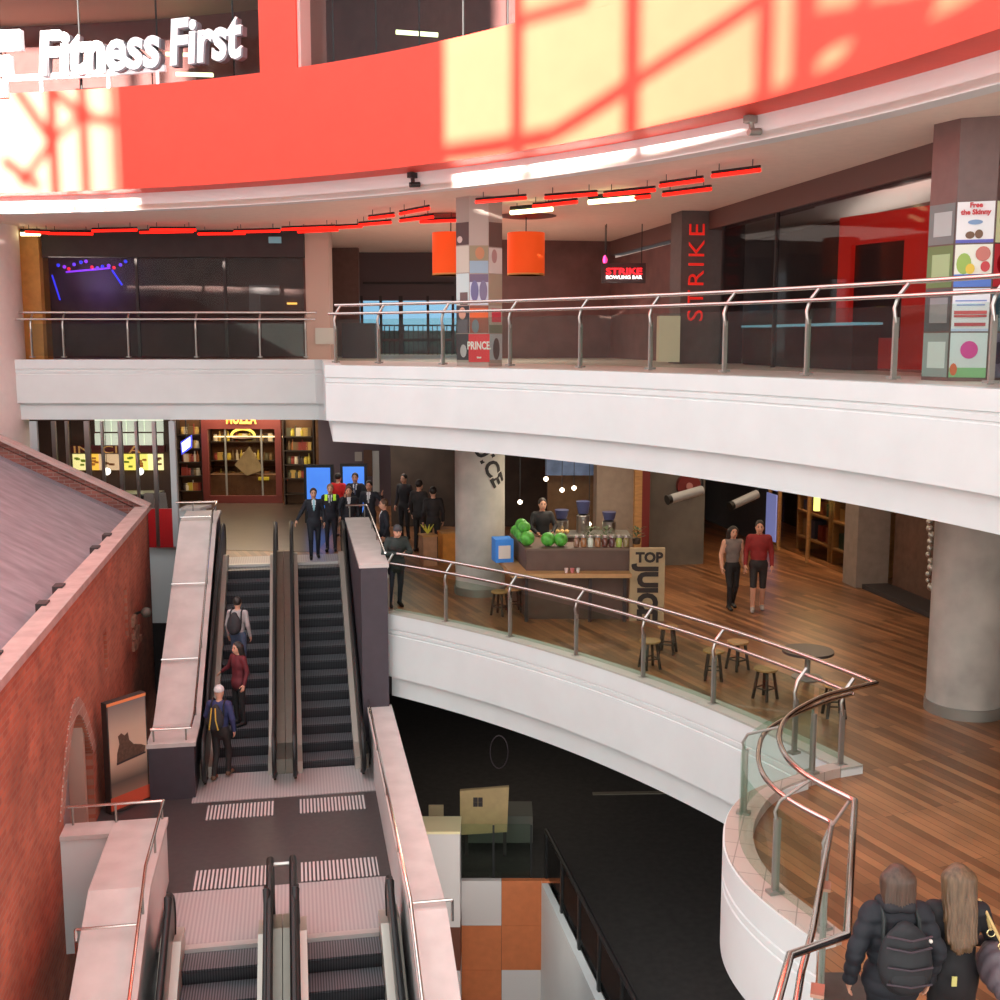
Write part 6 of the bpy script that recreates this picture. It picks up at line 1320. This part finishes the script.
person('brown haired person in a dark suit turned left beside the coping rail', by_head(384, 499, 1.70), R(-75), 1.70, SUIT, SUIT, suit=True, skirt=.06, hair=_M['hair_brown'], tie=(210, 210, 214))
person('person in a grey beanie and dark green jacket looking at a phone', by_head(394, 522, 1.70), R(20), 1.70, (44, 52, 50), (40, 46, 58), cap=(70, 68, 72), bulk=1.15, skirt=.05, lean=R(8), pose=dict(lel=(-.28, -.06, 1.17), lwr=(-.04, -.27, 1.22), rel=(.28, -.06, 1.17), rwr=(.06, -.27, 1.20), head=(0, -.05, 1.62)))
ph = by_head(394, 522, 1.70); solo(MB().box(ph + Vector((0.14, -0.50, 1.20)), (0.075, 0.02, 0.14), R(20)), 'phone', BLACK, 'dark phone held by the person in the grey beanie', 'phone', ph + Vector((0.14, -0.50, 1.20)))
person('dark dressed person farthest left in the shadow group left of the round column', by_head(404, 474, 1.76), R(-30), 1.76, (32, 30, 36), (30, 30, 34))
person('tall dark dressed person in the middle of the shadow group by the column', by_head(419, 480, 1.82), R(150), 1.82, (46, 42, 42), (38, 34, 34), bulk=1.1)
person('dark dressed person nearest the round column in the shadow group', by_head(433, 487, 1.75), R(190), 1.75, (40, 34, 36), (34, 32, 34), bulk=1.05)
kw = Vector((0.86, 23.1, 0.36)); struct(MB().box((1.3, 23.2, 0.18), (1.5, 0.8, 0.36)), 'floor_kiosk', DARK)
person('kiosk worker in black standing behind the melons', kw, R(10), 1.74, (28, 26, 28), (26, 26, 28), pose=dict(lel=(-.26, -.08, 1.18), lwr=(-.16, -.26, 1.08), rel=(.26, -.08, 1.18), rwr=(.16, -.26, 1.08)))
person('dark haired person in black at the back of the kiosk near the brown pier', by_head(607, 486, 1.70), R(170), 1.70, (30, 26, 28), (28, 26, 28), long_hair=True)
pr = gz(757, 611, 0)
person('person in a red shirt, dark shorts and pale shoes walking on the timber floor', pr, R(-10), 1.80, (140, 36, 36), (44, 36, 36), short=True, pose=dict(WALK), shoes=(170, 160, 156), bulk=1.08)
person('bare armed person in a grey top and black trousers walking beside the man in red', gz(731, 609, 0), R(10), 1.66, (120, 108, 104), (30, 26, 28), bare_arms=True, long_hair=True, pose=dict(WALK))
# riders on the upper left escalator
def rider(py, H, t):
    best = None
    for i in range(140):
        s_ = 21.2 + i * 0.04; n = int((s_ - 21.0) / (6.34 / 14)); z = LZ + (n + 0.85) * 2.7 / 14; q = st(s_, t, z + H); d = abs(proj_y(q) - py)
        if best is None or d < best[0]: best = (d, st(s_, t, z))
    return best[1]
q1 = rider(597, 1.68, -1.22)
person('rider with pale sleeves and a dark backpack highest on the left escalator', q1, PI - R(10), 1.68, (168, 160, 160), (70, 84, 110), hair=_M['hair_dark'])
def backpack(label, loc, H, rgb, strap, w=0.30, hh=0.42, rot=PI):
    t = thing('backpack', label, 'backpack', loc + Vector((0, 0, 1.0))); c, s_ = math.cos(rot), math.sin(rot); k = H / 1.755
    def L(x, y, z): return loc + Vector((x * c - y * s_, x * s_ + y * c, z)) * k if False else loc + Vector(((x * c - y * s_) * k, (x * s_ + y * c) * k, z * k))
    V, F, _, _ = grow([('e', (0, .20, 1.22), (w / 2, .085, hh / 2), 'b'), ('e', (0, .22, 1.14), (w / 2 - .01, .095, hh / 3), 'b', .06), ('c', (0, .17, 1.40), (0, .17, 1.42), .05, .05, 'b', .05)], 0.012)
    MB().add([L(*v) for v in V], F.tolist()).build('bag', mat('pack_%d_%d_%d' % rgb, rgb, 0.7, noise=0.15, scale=20), parent=t, smooth=True, angle=180)
    pk, _, _, _ = 0, 0, 0, 0
    V, F, _, _ = grow([('e', (0, .285, 1.10), (w / 2 - .05, .04, .10), 'b')], 0.012)
    MB().add([L(*v) for v in V], F.tolist()).build('pocket', _M['pack_%d_%d_%d' % rgb], parent=t, smooth=True, angle=180)
    for sx in (-1, 1):
        MB().tube([L(sx * .10, .16, 1.06), L(sx * .13, .14, 1.25), L(sx * .12, .10, 1.45), L(sx * .115, .0, 1.52), L(sx * .115, -.10, 1.44), L(sx * .12, -.145, 1.28)], 0.022 * k, 8, flat=0.7).build('strap', mat('strap_%d_%d_%d' % strap, strap, 0.7), parent=t, smooth=True)
    return t
backpack('dark backpack on the rider highest on the left escalator', q1, 1.68, (44, 40, 44), (44, 40, 44), rot=PI - R(10))
q2 = rider(642, 1.66, -1.18)
person('dark haired rider in a maroon jacket holding the handrail of the left escalator', q2, R(-40), 1.66, (104, 36, 44), (36, 34, 36), long_hair=True, skirt=.05, pose=dict(lel=(-.32, .0, 1.18), lwr=(-.48, -.05, 1.06)))
q3 = gz(222, 778, LZ + 0.02)
person('person in a blue jacket and pale cap stepping onto the left escalator at its bottom', q3, PI - R(8), 1.74, (50, 56, 100), (40, 34, 34), cap=(206, 200, 200), bulk=1.08, shoes=(110, 80, 60), pose=dict(WALK, lel=(-.25, .03, 1.16), rel=(.28, -.05, 1.17), rwr=(.30, -.24, 1.15)))
t = backpack('dark backpack with two yellow stripes on the person in the blue jacket', q3, 1.74, (40, 36, 40), (40, 36, 40), rot=PI - R(8))
for sx in (-1, 1):
    c, s_ = math.cos(PI - R(8)), math.sin(PI - R(8)); f = lambda x, y, z: q3 + Vector((x * c - y * s_, x * s_ + y * c, z))
    MB().tube([f(sx * .035, .29, 1.42), f(sx * .05, .325, 1.2), f(sx * .085, .31, 1.02)], 0.012, 6).build('stripe', mat('yellow_stripe', (216, 176, 70), 0.6), parent=t)

# the two women in front
HB = mat('hair_ash', (74, 54, 43), 0.45, noise=0.35, scale=40, stretch=(1, 1, 0.08)); HBL = mat('hair_blonde', (98, 74, 53), 0.45, noise=0.4, scale=40, stretch=(1, 1, 0.08))
w1, w2 = Vector((2.72, 7.44, 0.012)), Vector((3.18, 7.54, 0.0))
e1, j1, k1 = person('person with ash brown hair in a dark quilted puffer jacket seen from behind', w1, PI, 1.72, (26, 28, 36), (24, 24, 30), hair=HB, long_hair=True, hairlen=0.13, h=0.0105, bulk=1.16, skirt=.06, quilt=True,
                    pose=dict(lel=(-.285, .06, 1.15), rel=(.285, .06, 1.15), lwr=(-.27, -.03, .90), rwr=(.29, -.03, .90), neck=(0, .01, 1.47), ltoe=(-.115, -.15, .04)))
cl_, _, _, _ = grow([('c', (-.07, .055, 1.50), (.07, .055, 1.50), .045, .045, 'c'), ('c', (-.095, -.02, 1.50), (-.06, .06, 1.50), .04, .04, 'c'), ('c', (.095, -.02, 1.50), (.06, .06, 1.50), .04, .04, 'c')], 0.01)
V, F, _, _ = grow([('c', (-.07, .06, 1.49), (.07, .06, 1.49), .05, .05, 'c'), ('c', (-.10, -.02, 1.49), (-.06, .06, 1.49), .045, .045, 'c'), ('c', (.10, -.02, 1.49), (.06, .06, 1.49), .045, .045, 'c')], 0.01)
me = bpy.data.meshes.new('collar'); me.from_pydata((V * k1).tolist(), [], F.tolist()); me.materials.append(mat('collar_dark', (30, 28, 34), 0.7)); me.polygons.foreach_set('use_smooth', [True] * len(F)); o = bpy.data.objects.new('collar', me); COL.objects.link(o); o.parent = e1
t = backpack('black backpack on the person in the puffer jacket at lower right', w1 + Vector((0, -0.02, -0.03)), 1.72, (30, 30, 34), (40, 44, 44), w=0.36, hh=0.50, rot=PI)
kk = 1.72 / 1.755
for x, z in ((0.16, 1.30), (-0.13, 1.22)): MB().ball(w1 + Vector((x, -0.235, z)), 0.014, 8).build('buckle', mat('buckle_pale', (214, 208, 200), 0.4), parent=t)
for z in (1.36, 1.28, 1.16, 1.04): MB().tube([w1 + Vector((-.15, -.285 if z > 1.2 else -.32, z)), w1 + Vector((0, -.33 if z > 1.2 else -.345, z - .01)), w1 + Vector((.15, -.285 if z > 1.2 else -.32, z))], 0.008, 6).build('seam', mat('seam_plum', (58, 46, 54), 0.6), parent=t)
e2, j2, k2 = person('person with long wavy blond hair in a black coat at the lower right corner', w2, PI - R(4), 1.69, (26, 24, 28), (30, 26, 28), hair=HBL, long_hair=True, hairlen=0.43, h=0.0105, bulk=1.0, skirt=.10,
                    pose=dict(lel=(-.27, -.02, 1.18), lwr=(-.22, -.18, 1.08), rel=(.25, .05, 1.15)))
hb = thing('handbag', 'plum grey leather handbag on a tan strap at the shoulder of the blond person', 'handbag', w2 + Vector((0.25, -0.16, 0.9)))
bx, by_ = w2.x + 0.235, w2.y - 0.15
V, F, _, _ = grow([('e', (0, 0, 0), (.10, .18, .15), 'b'), ('c', (0, -.15, -.09), (0, .15, -.09), .085, .085, 'b', .06)], 0.012, lambda g, f: f + 0.006 * np.sin(g[..., 1] * 60 + g[..., 2] * 25))
MB().add([Vector((bx, by_, 1.04)) + Vector(v) for v in V], F.tolist()).build('bag', mat('bag_leather', (96, 84, 90), 0.45, noise=0.2, scale=15), parent=hb, smooth=True, angle=180)
sx_ = w2 + Vector((0.155, 0.0, 1.435)); TAN = mat('strap_tan', (196, 168, 110), 0.5)
for dy in (-0.10, 0.08):
    MB().tube([sx_ + Vector((0, 0.09, -0.06)), sx_ + Vector((0, 0.0, 0.0)), sx_ + Vector((0.02, -0.075, -0.05)), Vector((bx - 0.02, by_ + dy, 1.25))], 0.011, 8).build('strap', TAN, parent=hb)
    MB().tube([Vector((bx - 0.02, by_ + dy - 0.0, 1.235)) + Vector((0.0 + 0.028 * math.cos(a), -0.012, 0.028 * math.sin(a))) for a in [2 * PI * q / 14 for q in range(15)]], 0.006, 6).build('ring', mat('brass', (220, 200, 150), 0.25, 1.0), parent=hb)
tg = w2 + Vector((-0.06, -0.175, 0.93)); solo(MB().box(tg, (0.035, 0.01, 0.07)), 'bag_tag', mat('tag_yellow', (206, 196, 120), 0.5), 'small yellow tag hanging at the back of the black coat', 'tag', tg)

# ------------------------------------------------------------------ unseen screen added behind the view to block and shape the low sun
SUN_A, SUN_E = R(15), R(9.0)
hd_ = Vector((math.sin(SUN_A), math.cos(SUN_A), 0)); ux = Vector((math.cos(SUN_A), -math.sin(SUN_A), 0)); SD = -9.0
def on_screen(u, z, d=0.0): return ux * u + hd_ * (SD + d) + Vector((0, 0, z))
def back(px, z, r=RR):
    a = arc_at_px(r, px, z); p = arc(r, a); return p.x * ux.x + p.y * ux.y, z + (p.x * hd_.x + p.y * hd_.y - SD) * math.tan(SUN_E)
def back_py(px, py):
    lo, hi = 6.0, 16.0
    for _ in range(40):
        m = (lo + hi) / 2; p = arc(RR, arc_at_px(RR, px, m), m)
        if proj_y(p) > py: lo = m
        else: hi = m
    return back(px, lo)
uL0, uL1 = -24.0, back(116, 9.5)[0]; uR0, uR1 = back(445, 9.5)[0], back(1000, 9.5)[0] + 2.5
zs0 = back(445, 8.10, R3)[1] ; zs1 = back(1000, 8.6, R3)[1]; zsL = back(60, 8.05, R3)[1]
ZT = 21.0
SCR = mat('atrium_side_white', (226, 224, 220), 0.7)
SCREEN_FILL = bpy.data.materials.new('screen_fill_sheet'); SCREEN_FILL.use_nodes = True; nt = SCREEN_FILL.node_tree  # translucent so the added screen also gives soft frontal fill
b_ = nt.nodes['Principled BSDF']; b_.inputs['Base Color'].default_value = (0.75, 0.75, 0.74, 1); b_.inputs['Roughness'].default_value = 0.6
tl = nt.nodes.new('ShaderNodeBsdfTranslucent'); tl.inputs['Color'].default_value = (0.92, 0.97, 1.0, 1)
mx_ = nt.nodes.new('ShaderNodeMixShader'); mx_.inputs[0].default_value = 0.10
nt.links.new(b_.outputs[0], mx_.inputs[1]); nt.links.new(tl.outputs[0], mx_.inputs[2]); nt.links.new(mx_.outputs[0], nt.nodes['Material Output'].inputs['Surface'])
def panel(pts, th=0.25): return MB().slab([on_screen(u, z) for u, z in pts], hd_ * -th)
zup = back(700, 13.5)[1]
mb = MB()
for pts in ([(-40, -10), (uL1, -10), (uL1, zsL), (-40, zsL)], [(uL1, -10), (uR0, -10), (uR0, ZT), (uL1, ZT)], [(uR0, -10), (uR1, -10), (uR1, zs1), (uR0, zs0)], [(uR1, -10), (40, -10), (40, ZT), (uR1, ZT)], [(-40, zup), (uL1, zup), (uL1, ZT), (-40, ZT)], [(uR0, zup), (uR1, zup), (uR1, ZT), (uR0, ZT)]):
    mb.add([on_screen(u, z) for u, z in pts], [(0, 1, 2, 3)])
struct(mb, 'wall_gable', SCREEN_FILL)
def bar(u0, z0, u1, z1, w):
    d = Vector((u1 - u0, z1 - z0)); n = Vector((-d.y, d.x)).normalized() * w / 2
    return [on_screen(u0 + n.x, z0 + n.y), on_screen(u0 - n.x, z0 - n.y), on_screen(u1 - n.x, z1 - n.y), on_screen(u1 + n.x, z1 + n.y)]
fr_ = thing('window_frame', 'unseen bars added to cast the mullion shadows in the sun patches', 'sun screen', on_screen(0, 5)); fr_['kind'] = 'structure'  # bars traced back from the sun patches to shape their shadows
def addbar(a, b, w):
    MB().slab(bar(a[0], a[1], b[0], b[1], w), hd_ * 0.12).build('bar', STEELD, parent=fr_)
for px, w in ((517, .26), (632, .30), (766, .26), (806, .34), (868, .2)):
    u = back(px, 9.5)[0]; addbar((u, zs0 - 1), (u, zup), w)
for A_, B_, w in (((440, 154), (550, 137), .30), ((550, 137), (632, 84), .26), ((632, 84), (672, 58), .22), ((672, 58), (764, -2), .22), ((515, 22), (590, 0), .2), ((800, 96), (906, 40), .28), ((806, 30), (935, 10), .4), ((830, 90), (900, 0), .3), ((880, 60), (990, 20), .5), ((800, 60), (870, 10), .25), ((920, 70), (1010, 0), .6)):
    addbar(back_py(*A_), back_py(*B_), w)
for px, w in ((53, .26), (84, .24), (112, .1)):
    u = back(px, 9.5)[0]; addbar((u, zsL - 1), (u, zup), w)
for A_, B_, w in (((15, 88), (52, 142), .22), ((52, 142), (20, 186), .18), ((2, 160), (40, 188), .22), ((50, 88), (84, 118), .2), ((84, 118), (116, 122), .2), ((52, 142), (90, 108), .14)):
    addbar(back_py(*A_), back_py(*B_), w)
# unseen random slats added to break up the sun at the right-hand end
lat = MB()
rn = random.Random(3)
for i in range(26):
    u, z = uR1 - 3.9 + rn.uniform(0, 4.2), rn.uniform(zs0 - 0.6, zs0 + 3.5); a = rn.uniform(0, PI); l = rn.uniform(0.4, 1.1); w = rn.uniform(.12, .4)
    if u < back(808, 9.5)[0]: continue
    p, d = on_screen(u, z, -4), (ux * math.cos(a) + Vector((0, 0, math.sin(a)))) * l; n = (ux * -math.sin(a) + Vector((0, 0, math.cos(a)))) * w / 2
    lat.slab([p - d - n, p + d - n, p + d + n, p - d + n], hd_ * 0.2)
struct(lat, 'sun_breaker_slats', STEELD)
struct(MB().box((-27, 6, 3), (0.3, 46, 24)), 'wall_left', SCR)

# ------------------------------------------------------------------ light
sun = bpy.data.lights.new('sun', 'SUN'); sun.energy = 36.0; sun.angle = R(0.6); sun.color = (1.0, 0.95, 0.84)
so = bpy.data.objects.new('sun', sun); COL.objects.link(so)
dv = Vector((hd_.x * math.cos(SUN_E), hd_.y * math.cos(SUN_E), -math.sin(SUN_E))); so.rotation_euler = dv.to_track_quat('-Z', 'Y').to_euler(); so.location = (0, -20, 25)
def lamp(name, loc, size, energy, color=(1, 0.85, 0.66), rot=(0, 0, 0), sy=None):
    l = bpy.data.lights.new(name, 'AREA'); l.energy = energy; l.size = size; l.color = color
    if sy: l.shape = 'RECTANGLE'; l.size_y = sy
    o = bpy.data.objects.new(name, l); o.location = loc; o.rotation_euler = rot; COL.objects.link(o)
lamp('deli_lamp', (-8.4, 38.0, 3.15), 3.0, 200, (1, .80, .52))
lamp('deli_front_lamp', (-8.0, 35.9, 3.2), 3.0, 130, (1, .84, .62))
lamp('kiosk_lamp', (1.6, 23.2, 3.15), 2.0, 60, (1, .86, .66))
lamp('mall_lamp', (5.5, 22, 3.2), 4.0, 70, (1, .82, .6), sy=9)
lamp('arrival_lamp', (-3.4, 31.5, 3.2), 3.0, 60, (1, .9, .78))
lamp('shop_lamp', st(25.3, 12.4, 3.22), 0.6, 110, (1, .72, .42), rot=(0, 0, TH), sy=4)
lamp('bar_ceiling_fill', st(21, 11.6, 7.62), 1.2, 60, (1, .9, .82), rot=(PI, 0, -TH), sy=9)  # uplight added to brighten the ceiling of the bar
lamp('upper_hall_fill', (-0.5, 29, 8.0), 4, 130, (1, .84, .74))  # fill light added for the upper floor
lamp('neon_glow', (-11.6, 33.2, 6.9), 0.6, 7, (.25, .2, 1), rot=(PI / 2, 0, 0))
lamp('lower_fill', (-0.4, 18.5, -4.2), 1.5, 22, (1, .9, .8), rot=(R(65), 0, 0))  # fill light added to lift the panels at the lower level
lamp('lower_hall_fill', (0, 26, -1.7), 3, 25, (1, .86, .7))  # fill light added for the dark lower hall
lamp('food_lamp', (-10.5, 31, 3.1), 2, 30, (1, .92, .8))
wd = bpy.data.worlds.new('sky'); SC.world = wd; wd.use_nodes = True; nt = wd.node_tree; bg = nt.nodes['Background']
tc = nt.nodes.new('ShaderNodeTexCoord'); sp = nt.nodes.new('ShaderNodeSeparateXYZ'); nt.links.new(tc.outputs['Generated'], sp.inputs[0])
rp = nt.nodes.new('ShaderNodeValToRGB'); rp.color_ramp.elements[0].position = 0.45; rp.color_ramp.elements[1].position = 0.8
rp.color_ramp.elements[0].color = (0.70, 0.76, 0.80, 1); rp.color_ramp.elements[1].color = (0.94, 0.97, 0.98, 1)
mr = nt.nodes.new('ShaderNodeMapRange'); mr.inputs['From Min'].default_value = -1; nt.links.new(sp.outputs['Z'], mr.inputs['Value']); nt.links.new(mr.outputs['Result'], rp.inputs['Fac'])
nt.links.new(rp.outputs['Color'], bg.inputs['Color']); bg.inputs['Strength'].default_value = 1.5

# ------------------------------------------------------------------ camera
cam = bpy.data.cameras.new('camera'); cam.sensor_width = 36; cam.sensor_fit = 'HORIZONTAL'; cam.lens = 36 * FPX / 1000; cam.clip_end = 300
co = bpy.data.objects.new('camera', cam); co.location = (0, 0, HCAM); co.rotation_euler = (PI / 2 - PITCH, 0, 0); COL.objects.link(co); SC.camera = co
SC.view_settings.view_transform = 'Standard'; SC.view_settings.look = 'None'; SC.view_settings.gamma = 1; SC.view_settings.use_curve_mapping = False
SC.view_settings.exposure = 0.45
SC.cycles.max_bounces = 10; SC.cycles.diffuse_bounces = 8; SC.cycles.transparent_max_bounces = 16; SC.cycles.caustics_reflective = False; SC.cycles.caustics_refractive = False
